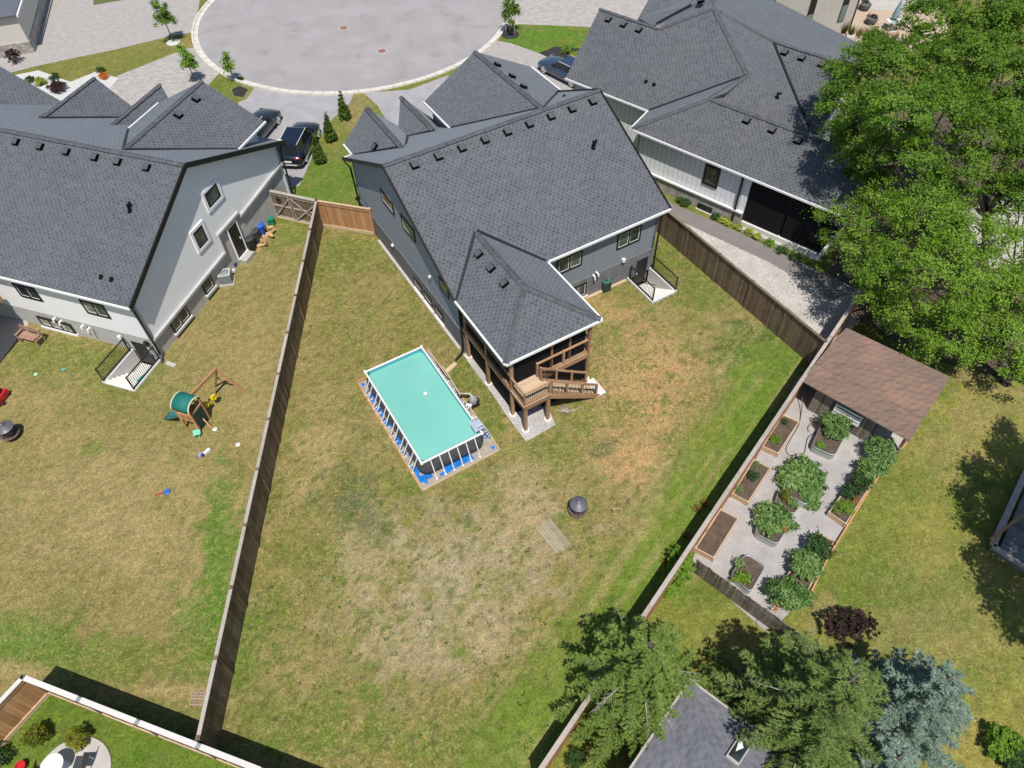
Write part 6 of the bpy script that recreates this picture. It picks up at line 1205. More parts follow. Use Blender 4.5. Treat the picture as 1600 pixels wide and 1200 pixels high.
# ================================================================== CARS
def car(name, label, F, Ln, W_, Hh_, paint, suv=False, group=None):
    t = thing(name, label, 'car', F(0, 0, 0), group); w2 = W_/2; b = MB(); b.sm = True
    st = [(-.5, .72, .42, .78), (-.485, .9, .3, .88 if suv else .86), (-.44, .97, .24, .98 if suv else .93), (-.3, 1., .2, 1.0 if suv else .92), (-.1, 1., .2, .98 if suv else .9), (.12, 1., .2, .97 if suv else .88), (.24, .99, .2, .95 if suv else .84), (.36, .97, .22, .88 if suv else .77), (.45, .9, .26, .78 if suv else .68), (.49, .74, .34, .66 if suv else .58), (.5, .6, .4, .56)]
    V = []
    for s_, k, zb, zt_ in st:
        u = s_*Ln; h = w2*k
        half = [(0, zb), (h*.8, zb), (h*.97, zb+.1), (h, zb+(zt_-zb)*.5), (h*.97, zt_-.1), (h*.88, zt_-.02), (h*.6, zt_+.03), (0, zt_+.045)]
        ring_ = half+[(-a, z) for a, z in half[-2:0:-1]]; V += [F(u, a, z) for a, z in ring_]
    m = 14; n = len(st); fs = [(i*m+k, (i+1)*m+k, (i+1)*m+(k+1) % m, i*m+(k+1) % m) for i in range(n-1) for k in range(m)]+[tuple(range(m)), tuple((n-1)*m+k for k in range(m-1, -1, -1))]
    b.raw(V, fs); b.build('body', paint, t)
    zb = .93 if suv else .86; zt_ = Hh_
    P0 = [(-.46 if suv else -.41, .8), (.2, .82)]; P1 = [(-.38 if suv else -.22, .62), (.05 if suv else .03, .64)]
    def gh(k0, k1, z0, z1): return [F(P0[0][0]*Ln, -w2*P0[0][1]*k0, z0), F(P0[1][0]*Ln, -w2*P0[1][1]*k0, z0), F(P0[1][0]*Ln, w2*P0[1][1]*k0, z0), F(P0[0][0]*Ln, w2*P0[0][1]*k0, z0)], [F(P1[0][0]*Ln, -w2*P1[0][1]*k1, z1), F(P1[1][0]*Ln, -w2*P1[1][1]*k1, z1), F(P1[1][0]*Ln, w2*P1[1][1]*k1, z1), F(P1[0][0]*Ln, w2*P1[0][1]*k1, z1)]
    lo, hi = gh(1.04, 1.08, zb-.02, zt_-.05); b = MB(); b.raw(lo+hi, [(3, 2, 1, 0), (4, 5, 6, 7), (0, 1, 5, 4), (1, 2, 6, 5), (2, 3, 7, 6), (3, 0, 4, 7)]); b.build('windows', M_['car_glass'], t)
    c = sum(hi, Vector())/4; b = MB(); b.sm = False; q = [c+(p-c)*1.03 for p in hi]; q2 = [c+(p-c)*.86+UP*.055 for p in hi]; b.raw(q+q2, [(0, 1, 5, 4), (1, 2, 6, 5), (2, 3, 7, 6), (3, 0, 4, 7), (4, 5, 6, 7), (3, 2, 1, 0)]); b.build('roof_panel', paint, t, .02)
    for i in range(4): b = MB(); b.beam(lo[i], hi[i], .07, .06); b.build('pillar', paint, t)
    for s_ in (-1, 1):
        a, e = lo[0].lerp(lo[1], .48), hi[0].lerp(hi[1], .48)
        if s_ > 0: a, e = lo[3].lerp(lo[2], .48), hi[3].lerp(hi[2], .48)
        b = MB(); b.beam(a, e, .07, .04); b.build('pillar', paint, t)
        a, e = (hi[0], hi[1]) if s_ < 0 else (hi[3], hi[2]); b = MB(); b.beam(a+UP*.02, e+UP*.02, .03, .03); b.build('roof_rail', M_['alu'], t)
        b = MB(); b.box(F(.14*Ln, s_*(w2+.08), zb-.04), .12, .2, .13, 0); b.build('wing_mirror', paint, t)
        b = MB(); b.prism([F(-.495*Ln, s_*w2*.55, .68), F(-.48*Ln, s_*w2*.88, .68), F(-.47*Ln, s_*w2*.9, .9), F(-.49*Ln, s_*w2*.55, .88)], F(-1, 0)*.03-F(0, 0)*.03); b.build('tail_light', M_['tail'], t)
        b = MB(); b.prism([F(.455*Ln, s_*w2*.92, .6), F(.49*Ln, s_*w2*.6, .56), F(.475*Ln, s_*w2*.6, .68), F(.44*Ln, s_*w2*.92, .72)], (F(1, 0)-F(0, 0))*.02); b.build('headlight', M_['alu'], t)
    for u in (-.3, .31):
        for s_ in (-1, 1):
            c = F(u*Ln, s_*(w2-.145), .34); ax = F(0, s_)-F(0, 0); e1 = F(1, 0)-F(0, 0); b = MB(); n = 20; pr = [(.34, -.1), (.345, .06), (.3, .11), (.23, .11)]
            V = [c+ax*d+(e1*math.cos(2*math.pi*k/n)+UP*math.sin(2*math.pi*k/n))*r_ for r_, d in pr for k in range(n)]
            b.raw(V, [(i*n+k, i*n+(k+1) % n, (i+1)*n+(k+1) % n, (i+1)*n+k) for i in range(3) for k in range(n)]+[tuple(3*n+k for k in range(n))]); wh_ = b.build('wheel', M_['tyre'], t)
            b = MB()
            for k in range(7): a = 2*math.pi*k/7; b.beam(c+ax*.115, c+ax*.115+(e1*math.cos(a)+UP*math.sin(a))*.23, .05, .02)
            b.tube([c+ax*.112+(e1*math.cos(a)+UP*math.sin(a))*.23 for a in np.linspace(0, 2*math.pi, 21)], .016, 5); b.build('rim', M_['alu'], wh_)
    b = MB(); b.prism([F(-.503*Ln, -.26, .6), F(-.503*Ln, .26, .6), F(-.5*Ln, .26, .72), F(-.5*Ln, -.26, .72)], (F(-1, 0)-F(0, 0))*.015); b.build('number_plate', M_['alu'], t)
    b = MB(); b.beam(F(-.5*Ln, -w2*.6, .42), F(-.5*Ln, w2*.6, .42), .06, .05); b.build('bumper_trim', M_['alu'] if suv else M_['tyre'], t)
    return t
M_['car_glass'] = mat('car_glass', (.01, .013, .018), .06, .7); M_['tyre'] = mat('tyre', (.015, .015, .015), .8); M_['tail'] = mat('tail_light_red', (.45, .01, .015), .25, .6)
def paintm(n, c): m = mat(n, c, .28, .6); P(m).inputs['Coat Weight'].default_value = .7; P(m).inputs['Coat Roughness'].default_value = .06; return m
def carframe(wr, wf, off, back=0.):
    a, c = at(*wr), at(*wf); d = (c-a).normalized(); n = Vector((-d.y, d.x, 0)); m = (a+c)/2+n*off+d*back; return frame(m.x, m.y, math.degrees(math.atan2(d.y, d.x)))
car('suv', 'shiny black SUV seen from behind, parked beside the three small cedars', carframe((481, 254), (499, 217), .9), 4.75, 1.9, 1.62, paintm('black_blue_paint', (.006, .008, .02)), True)
car('sedan', 'black sedan with its rear half hidden by the garage roof of the white house', carframe((416, 219), (437, 194), .85, -.5), 4.7, 1.84, 1.42, paintm('black_paint', (.008, .012, .015)))
car('sedan', 'dark steel blue sedan squeezed between two grey garage roofs', carframe((892, 138), (849, 116), -.9), 4.7, 1.84, 1.42, paintm('steel_blue_paint', (.028, .05, .09)))

# ================================================================== VEGETATION
def cloud(name, blobs, clumps, per, leaf, m, parent=None, flat=.75, clump_r=.34, aspect=.6, up=.35, inner=.5):
    Vs = []
    for (c, rx, ry, rz) in blobs:
        vol = rx*ry; nc = max(3, int(clumps*vol)); d = rng.normal(0, 1, (nc, 3)); d /= np.linalg.norm(d, axis=1)[:, None]; d[:, 2] = np.where(d[:, 2] < -.35, -d[:, 2], d[:, 2])
        rad = rng.uniform(inner, 1.03, nc)**.6; j = 1+.28*(rng.random(nc)-.5)
        cc = np.array([c.x, c.y, c.z])+d*np.array([rx, ry, rz])*(rad*j)[:, None]; k = np.repeat(np.arange(nc), per); n = len(k)
        cr = clump_r*rng.uniform(.6, 1.35, nc)[k]; off = rng.normal(0, .5, (n, 3)); off[:, 2] *= flat; p = cc[k]+off*cr[:, None]
        nr = d[k]*.7+rng.normal(0, .55, (n, 3)); nr[:, 2] += up; nr /= np.linalg.norm(nr, axis=1)[:, None]
        a = np.cross(nr, rng.normal(0, 1, (n, 3))); a /= np.linalg.norm(a, axis=1)[:, None]; e = np.cross(nr, a); s = leaf*rng.uniform(.6, 1.25, n)[:, None]
        Vs.append(np.stack([p-a*s*.5, p+e*s*aspect*.5+nr*s*.06, p+a*s*.5, p-e*s*aspect*.5+nr*s*.06], 1).reshape(-1, 3))
    V = np.concatenate(Vs); V[:, 2] = np.maximum(V[:, 2], .012)
    return fast_mesh(name, V, 4, m, parent)
def blobs_px(lst, base=1.): return [(at(x, y, z), r*base, r*base, r*.75*base) for x, y, z, r in lst]
def tree(name, label, base, lst, m, trunk=.28, clumps=13, per=125, leaf=.14, group='maples and locusts behind the shed', raw=None, limbs=True):
    bl = raw or blobs_px(lst); t = thing(name, label, 'tree', base, group); top = sum((c for c, *_ in bl), Vector())/len(bl); b = MB()
    fork = base.lerp(Vector((top.x, top.y, 0)), .5); fork.z = top.z*.42
    b.sm = True; b.tube([base-UP*.05, base+UP*.3, base.lerp(fork, .6), fork], [trunk*1.35, trunk, trunk*.85, trunk*.7], 10); b.build('trunk', M_['bark'], t)
    b = MB(); b.sm = True
    for c, rx, ry, rz in bl:
        mid_ = fork.lerp(c, .55)+UP*.3; b.tube([fork-UP*.1, mid_, c+UP*rz*.3], [trunk*.5, trunk*.28, .02], 6)
        for k in range(5):
            a = random.uniform(0, 6.28); e = c+Vector((math.cos(a)*rx*.85, math.sin(a)*ry*.85, random.uniform(-.2, .6)*rz)); b.tube([mid_.lerp(c, random.uniform(.2, .9)), mid_.lerp(e, .6)+UP*.1, e], [.06, .035, .01], 4)
    b.build('limbs', M_['bark'], t)
    cloud('crown', bl, clumps, per, leaf, m, t, clump_r=.4, flat=.62, up=.5); return t
TA = [(1335, 108, 8, 1.5), (1395, 110, 9, 1.8), (1328, 170, 7.5, 1.7), (1400, 180, 9.3, 2.1), (1460, 165, 9, 1.8), (1345, 232, 6, 1.6), (1410, 250, 7, 2.0), (1352, 285, 4.5, 1.4), (1308, 150, 7, .8), (1370, 75, 8, 1.1), (1318, 205, 6, 1.0), (1315, 120, 7, .9)]
TB = [(1450, 40, 9, 1.9), (1520, 15, 9.5, 2.2), (1585, 55, 9, 2.2), (1505, 95, 9, 2.), (1575, 135, 8, 2.), (1422, 82, 8, 1.2), (1480, -25, 9, 1.8), (1560, -40, 9, 2), (1640, 10, 8, 2), (1640, 110, 8, 2), (1545, 60, 8.5, 1.8), (1500, 150, 7.5, 1.6), (1560, 180, 7, 1.5), (1475, 90, 8, 1.5)]
TC = [(1300, 335, 3.2, .9), (1370, 345, 5, 1.7), (1345, 395, 4, 1.3), (1440, 345, 6, 2.1), (1395, 425, 4.5, 1.7), (1470, 435, 5.5, 2.1), (1410, 492, 3.2, 1.3), (1505, 375, 6, 1.8), (1478, 520, 3.2, 1.4), (1275, 325, 3, .5), (1280, 372, 2.6, .5), (1360, 465, 3.2, .9), (1440, 545, 2.2, .8), (1372, 500, 2.2, .7)]
TD = [(1540, 215, 7.5, 1.9), (1600, 245, 7, 1.8), (1560, 300, 5.5, 1.3), (1500, 260, 7, 1.4), (1640, 200, 7, 2), (1475, 300, 6, 1.1), (1590, 170, 7, 1.5), (1520, 170, 6.5, 1.4), (1600, 310, 5.5, 1.4)]
TE = [(1545, 430, 5, 1.7), (1605, 385, 5, 1.7), (1560, 510, 3.2, 1.6), (1600, 570, 2.2, 1.2), (1525, 560, 2., 1.), (1620, 470, 4, 2), (1590, 330, 5, .9), (1520, 470, 4, 1.3), (1580, 460, 4, 1.3), (1500, 520, 2.8, 1.1)]
tree('maple_tree', 'big mid green maple whose crown overlaps the batten house roof', at(1372, 395), TA, M_['leaf'], .32)
tree('maple_tree', 'wide bright green maple filling the top right corner', at(1480, 270), TB, M_['leaf'], .34)
tree('locust_tree', 'yellow-green feathery tree spreading over the stone bed towards the brown shed', at(1420, 480), TC, M_['leaf_b'], .24, 15, 110, .12)
tree('maple_tree', 'maple at the right edge with bare twigs showing in its crown', at(1540, 400), TD, M_['leaf'], .26, 12, 110, .14)
tree('locust_tree', 'light green tree at the right frame edge above the open lawn', at(1570, 600), TE, M_['leaf_b'], .22, 14, 105, .12)
sun_o = Vector((-math.cos(SUN_AZ), -math.sin(SUN_AZ), 0))/math.tan(SUN_EL)
def caster(x, y, r, z): g = at(x, y); p = g-sun_o*z; return (Vector((p.x, p.y, z)), r, r, r*.7)
cs = [caster(*q) for q in ((1535, 742, .85, 6.6), (1580, 715, 1.1, 7.), (1605, 790, 1.5, 7.2), (1548, 812, 1.2, 6.6), (1605, 860, 1.4, 7.4), (1542, 880, .9, 6.8), (1582, 935, 1.1, 7.), (1612, 985, 1., 7.4), (1575, 678, .6, 7.), (1640, 740, 1.5, 7.4), (1650, 880, 1.6, 7.6), (1512, 770, .45, 6.4))]
tree('shade_tree', 'tall tree beyond the right frame edge casting leafy shade on the lawn', Vector((cs[4][0].x+.6, cs[4][0].y, 0)), None, M_['leaf'], .25, 24, 110, .17, raw=cs)
sheet('patio', [(1500, 330), (1620, 300), (1640, 420), (1560, 440)], M_['conc'], .014)
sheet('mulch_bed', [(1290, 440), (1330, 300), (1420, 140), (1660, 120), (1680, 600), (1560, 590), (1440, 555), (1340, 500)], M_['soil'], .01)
# young trees by the turning circle
def young(label, base, h, r, m='leaf', ring=None, per=60):
    p = at(*base); bl = [(p+Vector((random.uniform(-.2, .2)*r, random.uniform(-.2, .2)*r, h*(.45+.5*i/5))), r*(1-.11*i), r*(1-.11*i), r*.65) for i in range(6)]
    t = thing('young_tree', label, 'tree', p, 'young street trees'); b = MB(); b.tube([p, p+UP*h*.4, p+UP*h*.95], [.05, .04, .01], 6)
    for k in range(14): a = random.uniform(0, 6.28); z = random.uniform(.4, .85)*h; b.tube([p+UP*z, p+UP*(z+.3)+Vector((math.cos(a), math.sin(a), 0))*r*.8], [.02, .006], 4)
    b.build('trunk', M_['bark'], t); cloud('crown', bl, 18, per, .15, M_[m], t, clump_r=.26, inner=.2)
    if ring: b = MB(); b.lathe(p, [(ring, .0), (ring, .05), (ring*.8, .1), (.06, .12)], 20); tag(b.build('mulch_ring', M_['mulch_w'], t))
    return t
young('young street tree standing in a ring of white stones by the kerb', (271, 67), 3.6, .85, ring=.55); young('young street tree in front of the white house garage roof, left of the pair', (305, 128), 2.6, .72, 'leaf_l'); young('small street tree over the brown mulch patch by the kerb', (366, 127), 2.1, .5, 'leaf_l', None, 40)
young('young street tree at the edge of the bright green lawn right of the circle', (797, 54), 3.0, .8)
c = at(797, 54); b = MB(); b.lathe(c, [(.75, 0), (.7, .05), (.05, .08)], 20); tag(b.build('mulch_mound', M_['mulch']), 'round dark mulch mound under the young tree by the bright green lawn', 'mulch')
for dx in (-.35, .35): b = MB(); b.tube([c+Vector((dx, 0, 0)), c+Vector((dx, 0, 1.5))], .03, 6); tag(b.build('tree_stake', M_['fence_cap']), ('wooden stake left of the young tree trunk by the bright lawn' if dx < 0 else 'wooden stake right of the young tree trunk by the bright lawn'), 'stake', 'stakes holding the young tree')
# conifers with needle sprays
def spruce(label, apex, h, r, m, seed, group='spruces at the bottom right', whorls=14, arms=9, twist=0., sparse=1., dead=6):
    rg = np.random.default_rng(seed); p = at(apex[0], apex[1], h); p.z = 0; t = thing('spruce_tree', label, 'tree', p, group); b = MB(); b.sm = True; b.tube([p, p+UP*h*.5, p+UP*(h+.1)], [.17, .1, .015], 8); b.build('trunk', M_['bark'], t)
    Q = []; bt = MB()
    for wi in range(whorls):
        f = (wi+.3)/whorls; z0 = h*(.1+.88*f); Lr = r*(1-f)**.75+.22; na = int(arms*(1-.35*f))
        for k in range(na):
            a = 2*math.pi*(k+rg.uniform(-.3, .3))/na+wi*1.3; ln = Lr*rg.uniform(.72, 1.12); dx, dy = math.cos(a), math.sin(a); nseg = max(4, int(ln/.16))
            pts = [np.array([p.x+dx*ln*s, p.y+dy*ln*s, z0-ln*.30*s+ln*.22*s*s]) for s in np.linspace(0, 1, nseg+1)]
            if rg.random() < .8: bt.tube([Vector(pts[0]), Vector(pts[nseg//2]), Vector(pts[-1])], [.03, .018, .005], 4)
            for i in range(1, nseg+1):
                s = i/nseg
                if s < .16: continue
                tl = ln*.3*(1.1-s)+.1; c0 = pts[i]
                for sd__ in (-1, 1, 0):
                    an = a+sd__*rg.uniform(.65, 1.0); td = np.array([math.cos(an), math.sin(an), -.18+rg.uniform(-.12, .1)]); tl2 = tl*rg.uniform(.7, 1.15)*(1 if sd__ else .5); nt_ = max(2, int(tl2/.075))
                    if rg.random() > sparse: continue
                    for j in range(nt_):
                        Q.append((c0+td*tl2*(j+.3)/nt_, td, an))
    dt = MB(); dt.sm = True
    for k in range(dead):
        a = rg.uniform(0, 6.28); z0 = h*rg.uniform(.3, .6); ln = r*rg.uniform(.6, .95); e = Vector((math.cos(a), math.sin(a), -.12)); s0 = p+UP*(z0+.3)
        dt.tube([s0, s0+e*ln*.5+UP*.1, s0+e*ln], [.03, .02, .006], 5)
        for q in range(10): f = rg.uniform(.25, .95); a2 = a+rg.choice([-1, 1])*rg.uniform(.5, 1.); dt.tube([s0+e*ln*f+UP*.08, s0+e*ln*f+Vector((math.cos(a2), math.sin(a2), rg.uniform(-.3, .2)))*ln*.3*(1.1-f)], [.009, .003], 3)
    bt.build('limbs', M_['limb'], t)
    if dead: dt.build('dead_limbs', M_['twig'], t)
    C = np.array([q[0] for q in Q]); n0 = len(C); k = np.repeat(np.arange(n0), 13); n = len(k); ang_ = np.array([q[2] for q in Q])[k]+rg.uniform(-.75, .75, n); el = rg.uniform(-.2, .6, n)
    d = np.stack([np.cos(ang_)*np.cos(el), np.sin(ang_)*np.cos(el), np.sin(el)], 1); s = rg.uniform(.07, .14, n)[:, None]; sdv = np.cross(d, rg.normal(0, 1, (n, 3))); sdv /= np.linalg.norm(sdv, axis=1)[:, None]
    b0 = C[k]+rg.normal(0, .018, (n, 3)); V = np.stack([b0-sdv*.015, b0+sdv*.015, b0+d*s], 1).reshape(-1, 3); V[:, 2] = np.maximum(V[:, 2], .02)
    fast_mesh('crown', V, 3, m, t)
spruce('light green spruce with dead pale twigs straddling the cedar fence end', (1020, 1000), 6.4, 2.85, M_['needle'], 3, dead=12)
spruce('largest dark green spruce with long arms in front of the purple bush', (1343, 1052), 8.2, 3.5, M_['needle_d'], 5, whorls=15, arms=10, dead=7)
spruce('silvery blue spruce on the edge of the open lawn', (1492, 1055), 5.8, 2.15, M_['needle_b'], 8, dead=0, whorls=14, arms=9)
spruce('pale blue-green spruce cut by the bottom edge between the dark and the silvery spruce', (1412, 1180), 5.2, 2.1, M_['needle_b'], 9, dead=1)
spruce('dark lower spruce at the bottom edge beside the grey bungalow roof', (1270, 1150), 4.4, 1.9, M_['needle_d'], 11, dead=3)
# bushes
def bush(label, px, py, r, h, m, leaf=.08, cat='bush', name='bush', group=None, clumps=125, per=42, ry=None, lumps=4, z0=0., cr=.1, inn=.6):
    p = at(px, py, z0); t = thing(name, label, cat, Vector((p.x, p.y, z0)), group); ry = ry or r; bl = [(p+Vector((0, 0, h*.5)), r*.8, ry*.8, h*.5)]
    for k in range(lumps): a = 2*math.pi*(k+random.random()*.5)/lumps; bl.append((p+Vector((math.cos(a)*r*.45, math.sin(a)*ry*.45, h*random.uniform(.35, .65))), r*.55, ry*.55, h*.42))
    b = MB()
    for k in range(5): a = random.uniform(0, 6.28); b.tube([p, p+Vector((math.cos(a)*r*.5, math.sin(a)*ry*.5, h*.7))], [.02, .006], 4)
    b.build('stem', M_['bark'], t); cloud('foliage', bl, clumps, per, leaf, M_[m] if isinstance(m, str) else m, t, clump_r=cr, inner=.6); return t
for px, py, lab in ((540, 186, 'clipped cedar column farthest from the SUV'), (518, 220, 'clipped cedar column in the middle of the row of three'), (501, 254, 'clipped cedar column right beside the black SUV')):
    p = at(px, py); t = thing('cedar_shrub', lab, 'shrub', p, 'cedar columns along the drive'); b = MB(); b.tube([p, p+UP*1.8], [.05, .01], 6); b.build('stem', M_['bark'], t)
    cloud('foliage', [(p+UP*(.3+.26*i), .4-.052*i, .4-.052*i, .3) for i in range(7)], 560, 34, .085, M_['cedar'], t, clump_r=.08, inner=.75)
bush('rounded gold-tipped bush in the lush corner lawn, nearest the fence corner', 66, 1154, .42, .8, 'leaf_o', .06, clumps=420, cr=.07); bush('rounded gold-tipped bush in the lush corner lawn, right one of the pair', 130, 1160, .38, .85, 'leaf_o', .06, clumps=450, cr=.07); bush('low dark green bush cut by the left edge of the lush corner lawn', 5, 1186, .45, .6, 'leaf_d', .08)
bush('spreading purple-brown bush behind the dark spruce', 1318, 985, 1.25, 1.1, 'leaf_p', .09, ry=.7, clumps=60, lumps=6)
bush('round bushy shrub cut by the bottom edge near the end of the cedar fence', 899, 1190, .4, .5, 'leaf_d', .07); bush('leafy vine on the cedar fence just below the vegetable garden', 1058, 893, .55, 1.2, 'leaf_l', .09, 'vine', 'vine', ry=.9); bush('low green creeper below the vine on the cedar fence', 1040, 925, .4, .6, 'leaf_l', .09, 'vine', 'vine')
bush('lime shrub at the very bottom right corner', 1560, 1170, .7, .8, 'leaf_l', .1); bush('dark green shrub in the bottom right corner beside the lime shrub', 1590, 1195, .8, .7, 'leaf_d', .1); bush('dark leafy shrub under the light tree at the right edge', 1590, 585, .9, .9, 'leaf_d', .11, clumps=45)
for i, (x, y, m, r, lab) in enumerate(((1128, 347, 'leaf_y', .27, 'gold hosta nearest the downspout of the batten house'), (1136, 351, 'leaf_y', .28, 'gold hosta just right of the downspout'), (1155, 358, 'leaf_y', .28, 'gold hosta third along the batten house path'), (1171, 366, 'leaf_y', .3, 'gold hosta fourth along the batten house path'), (1183, 373, 'leaf_y', .28, 'gold hosta closest to the lime hosta'), (1202, 382, 'leaf_l', .34, 'lime green hosta at the end of the gold row'), (1117, 341, 'leaf_d', .3, 'blue green bush left of the gold hostas'), (1068, 318, 'leaf_d', .5, 'low green bush behind the corner of the grey house roof'), (1222, 395, 'leaf_d', .35, 'dark green hosta beside the concrete porch footing'), (1240, 405, 'leaf_d', .3, 'small dark hosta in the tree shade by the porch footing'))):
    bush(lab, x, y, r, .3, m, .1, 'plant', 'hosta', 'plants along the batten house path', 90, 26, lumps=3, cr=.12)
for x, y, r, h, m, lab in ((885, 82, .45, .45, 'leaf_l', 'lime shrub in the dark mulch behind the steel blue sedan'), (898, 92, .55, .4, 'leaf_y', 'yellow shrub touching the batten house roof corner'), (65, 132, .5, .45, 'leaf_y', 'bright yellow shrub in the white stone bed'), (92, 142, .75, .6, 'leaf_p', 'dark purple round shrub in the white stone bed'), (48, 128, .4, .35, 'leaf_d', 'green shrub left of the yellow shrub in the stone bed'),
                           (86, 124, .4, .4, 'leaf_d', 'green shrub behind the purple shrub in the stone bed'), (163, 122, .4, .35, M_['flower'], 'orange round shrub at the end of the white stone bed'), (158, 112, .35, .35, 'leaf_d', 'green shrub behind the orange shrub'), (25, 98, .6, 1.1, 'leaf_p', 'small purple-leaved tree by the neighbour drive'), (1350, 12, .35, .7, 'leaf_d', 'green shrub growing in the stone pot on the tan patio'), (1361, 34, .4, .6, 'leaf_p', 'purple grey plant growing in the dark pot on the tan patio'),
                           (376, 125, .22, .25, 'leaf_d', 'tiny shrub in the brown mulch under the smallest street tree')):
    bush(lab, x, y, r, h, m, .08, 'shrub', 'shrub', None, 120, 40)
# ornamental grasses
def grasses(label, px, py, h, sp, m, n=160):
    p = at(px, py); t = rng.uniform(0, 6.28, n); r = rng.uniform(0, .15, n); ln = rng.uniform(.5, 1, n)*h; o = sp*rng.uniform(.2, 1, n); V = np.zeros((n, 3, 3)); bx = p.x+np.cos(t)*r; by = p.y+np.sin(t)*r; w_ = .02
    V[:, 0] = np.stack([bx-np.sin(t)*w_, by+np.cos(t)*w_, np.zeros(n)], 1); V[:, 1] = np.stack([bx+np.sin(t)*w_, by-np.cos(t)*w_, np.zeros(n)], 1); V[:, 2] = np.stack([bx+np.cos(t)*o, by+np.sin(t)*o, ln], 1)
    tag(fast_mesh('ornamental_grass', V.reshape(-1, 3), 3, m), label, 'ornamental grass', 'grasses before the modern house')
gm2 = leafy('grass_blade', [(.06, .1, .015), (.14, .17, .03), (.3, .2, .06)]); go = leafy('reddish_grass_blade', [(.16, .13, .03), (.3, .17, .05), (.4, .2, .08)])
for i, (x, y) in enumerate(((1296, 40), (1318, 52), (1328, 58), (1340, 60), (1352, 62), (1366, 64), (1380, 66), (1394, 68))): grasses('tuft of upright ornamental grass in the row below the modern house wall', x, y, 1.1, .4, gm2 if i < 3 else go)
# vegetables
def veg(label, px, py, r, h, m='leaf_v', leaf=.13, z0=.3, ry=None, per=26, cl=90, group='plants in the vegetable garden', lumps=5): return bush(label, px, py, r*(1.22 if r > .3 else 1), h, m, leaf, 'plant', 'vegetable_plant', group, cl, per, ry, lumps, z0, .13)
veg('feathery green plants rising from the trough in front of the white pallet', 1300, 672, .62, .8, 'leaf_v', .09, ry=.75, per=40); veg('lime herb in the corner of the feathery trough', 1281, 698, .16, .2, 'leaf_l', .07)
veg('sprawling squash plant spilling over the middle planter', 1252, 748, .85, .4, 'leaf_v', .19, .15, per=18, cl=80, lumps=7); veg('trailing squash leaves reaching the small golden planter', 1264, 782, .42, .3, 'leaf_v', .16, .1, per=18); veg('squash leaves at the left tip of the sprawling plant', 1226, 752, .35, .25, 'leaf_v', .16, .1, per=18)
veg('golden yellow plant in the small trough', 1226, 778, .24, .35, 'leaf_o', .08); veg('grey green herb in the small trough', 1240, 790, .2, .2, 'leaf_v', .07)
veg('squash plant covering the trough with one orange bloom', 1205, 815, .68, .4, 'leaf_v', .18, .25, per=18, cl=85, lumps=6); veg('leafy squash shoot right of the orange bloom', 1228, 820, .35, .3, 'leaf_v', .16, .25, per=18)
veg('tall tangled plants at the shed end of the long lawn bed', 1372, 715, .62, 1.0, 'leaf_v', .1, .2, per=40); veg('grey-leaved plants spilling from the long lawn bed', 1360, 738, .55, .7, 'leaf_v', .11, .2, per=34); veg('dark green leafy plant in the middle of the long lawn bed', 1343, 757, .42, .5, 'leaf_d', .1, .3); veg('small green plant left of the orange flowers', 1325, 772, .32, .4, 'leaf_d', .1, .3); veg('bright green carrot-top foliage at the bottom end of the long lawn bed', 1318, 796, .45, .35, 'leaf_l', .05, .3, per=60, ry=.35)
veg('green leafy clump near the top of the crowded bed', 1276, 858, .48, .6, 'leaf_d', .13, .3); veg('pale silvery vegetable leaves in the middle of the crowded bed', 1256, 887, .6, .55, 'leaf_v', .12, .3, lumps=7); veg('pale vegetable leaves at the old fence end of the crowded bed', 1226, 930, .62, .5, 'leaf_v', .12, .2, lumps=7); veg('dark green leaves in the corner of the crowded bed by the old grey fence', 1207, 925, .35, .5, 'leaf_d', .12, .2); veg('green plants beside the purple bush', 1250, 935, .4, .5, 'leaf_v', .12, .1)
veg('small seedling nearest the cedar fence corner post', 1226, 661, .13, .18, 'leaf_d', .07, .26, cl=300, per=10); veg('larger seedling at the low end of the shed-side bed', 1211, 689, .22, .22, 'leaf_l', .09, .26, cl=200, per=12)
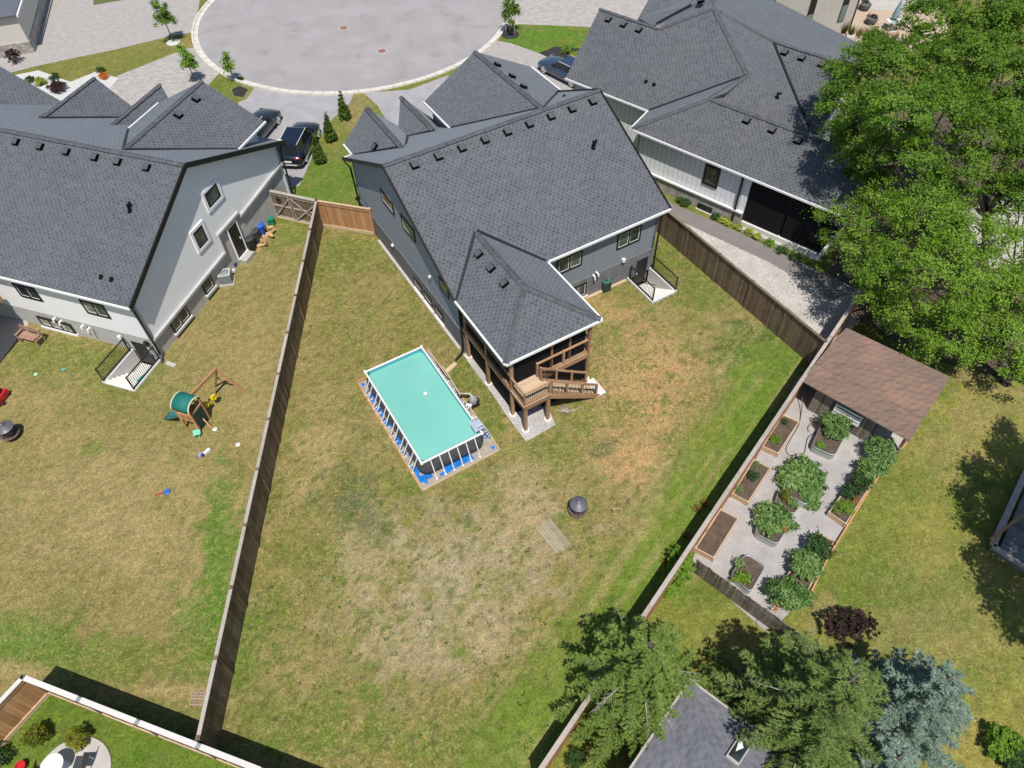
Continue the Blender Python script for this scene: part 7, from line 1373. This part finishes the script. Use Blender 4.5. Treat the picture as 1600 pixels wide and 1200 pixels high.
veg('round plant in the middle of the soil bed', 1176, 747, .24, .3, 'leaf_d', .09, .26, cl=200, per=18); veg('thin green sprouts at the top of the middle soil bed', 1182, 727, .18, .15, 'leaf_v', .06, .26, cl=200, per=8); veg('sparse sprouts at the lower left of the middle soil bed', 1154, 766, .2, .2, 'leaf_v', .06, .26, cl=200, per=8)
veg('lime green leafy rows in the trough by the old fence', 1159, 905, .32, .2, 'leaf_l', .1, .36, ry=.25); veg('blue green seedling at the corner of the old fence trough', 1156, 881, .16, .2, 'leaf_v', .08, .36, cl=200)
for x, y, lab in ((1334, 783, 'orange flowers in the long lawn bed'), (1225, 827, 'orange bloom among the squash leaves'), (1212, 953, 'orange flowers against the old grey fence')): veg(lab, x, y, .1, .15, M_['flower'], .06, .5, cl=500, per=8, lumps=2)
# yarrow-like weeds along the dark side of the cedar fence
for (x, y) in ((1100, 788), (1088, 798), (1072, 840), (1055, 862), (1042, 880)):
    grasses('thin flowering weed growing in the shade of the cedar fence', x, y, .35, .2, go, 40)
for o in list(scene.objects):
    if o.get('group') == 'grasses before the modern house' and 'weed' in o.get('label', ''): o['group'] = 'weeds along the cedar fence'; o['category'] = 'weed'
# leafy weeds in the bare patches of the yard, too many to count
def weeds(n=420):
    A = rng.uniform(380, 1000, n); B = rng.uniform(720, 1180, n); V = []
    k = inpoly(A, B, [(400, 740), (560, 740), (660, 790), (800, 740), (900, 700), (1000, 800), (1000, 900), (880, 1180), (380, 1120)]); A = A[k]; B = B[k]
    for x, y in zip(A, B):
        c = at(x, y); s = random.uniform(.03, .1)
        for j in range(7):
            a = random.uniform(0, 6.28); d = Vector((math.cos(a), math.sin(a), 0)); e = Vector((-d.y, d.x, 0)); q = c+d*random.uniform(0, s*.4)
            V += [q, q+d*s*.5+e*s*.22+UP*s*.35, q+d*s+UP*s*.2, q+d*s*.5-e*s*.22+UP*s*.35]
    tag(fast_mesh('weeds', np.array([list(v) for v in V]), 4, M_['leaf_d']), 'low weeds scattered over the bare ground of the pool yard', 'weeds', kind='stuff')
weeds()
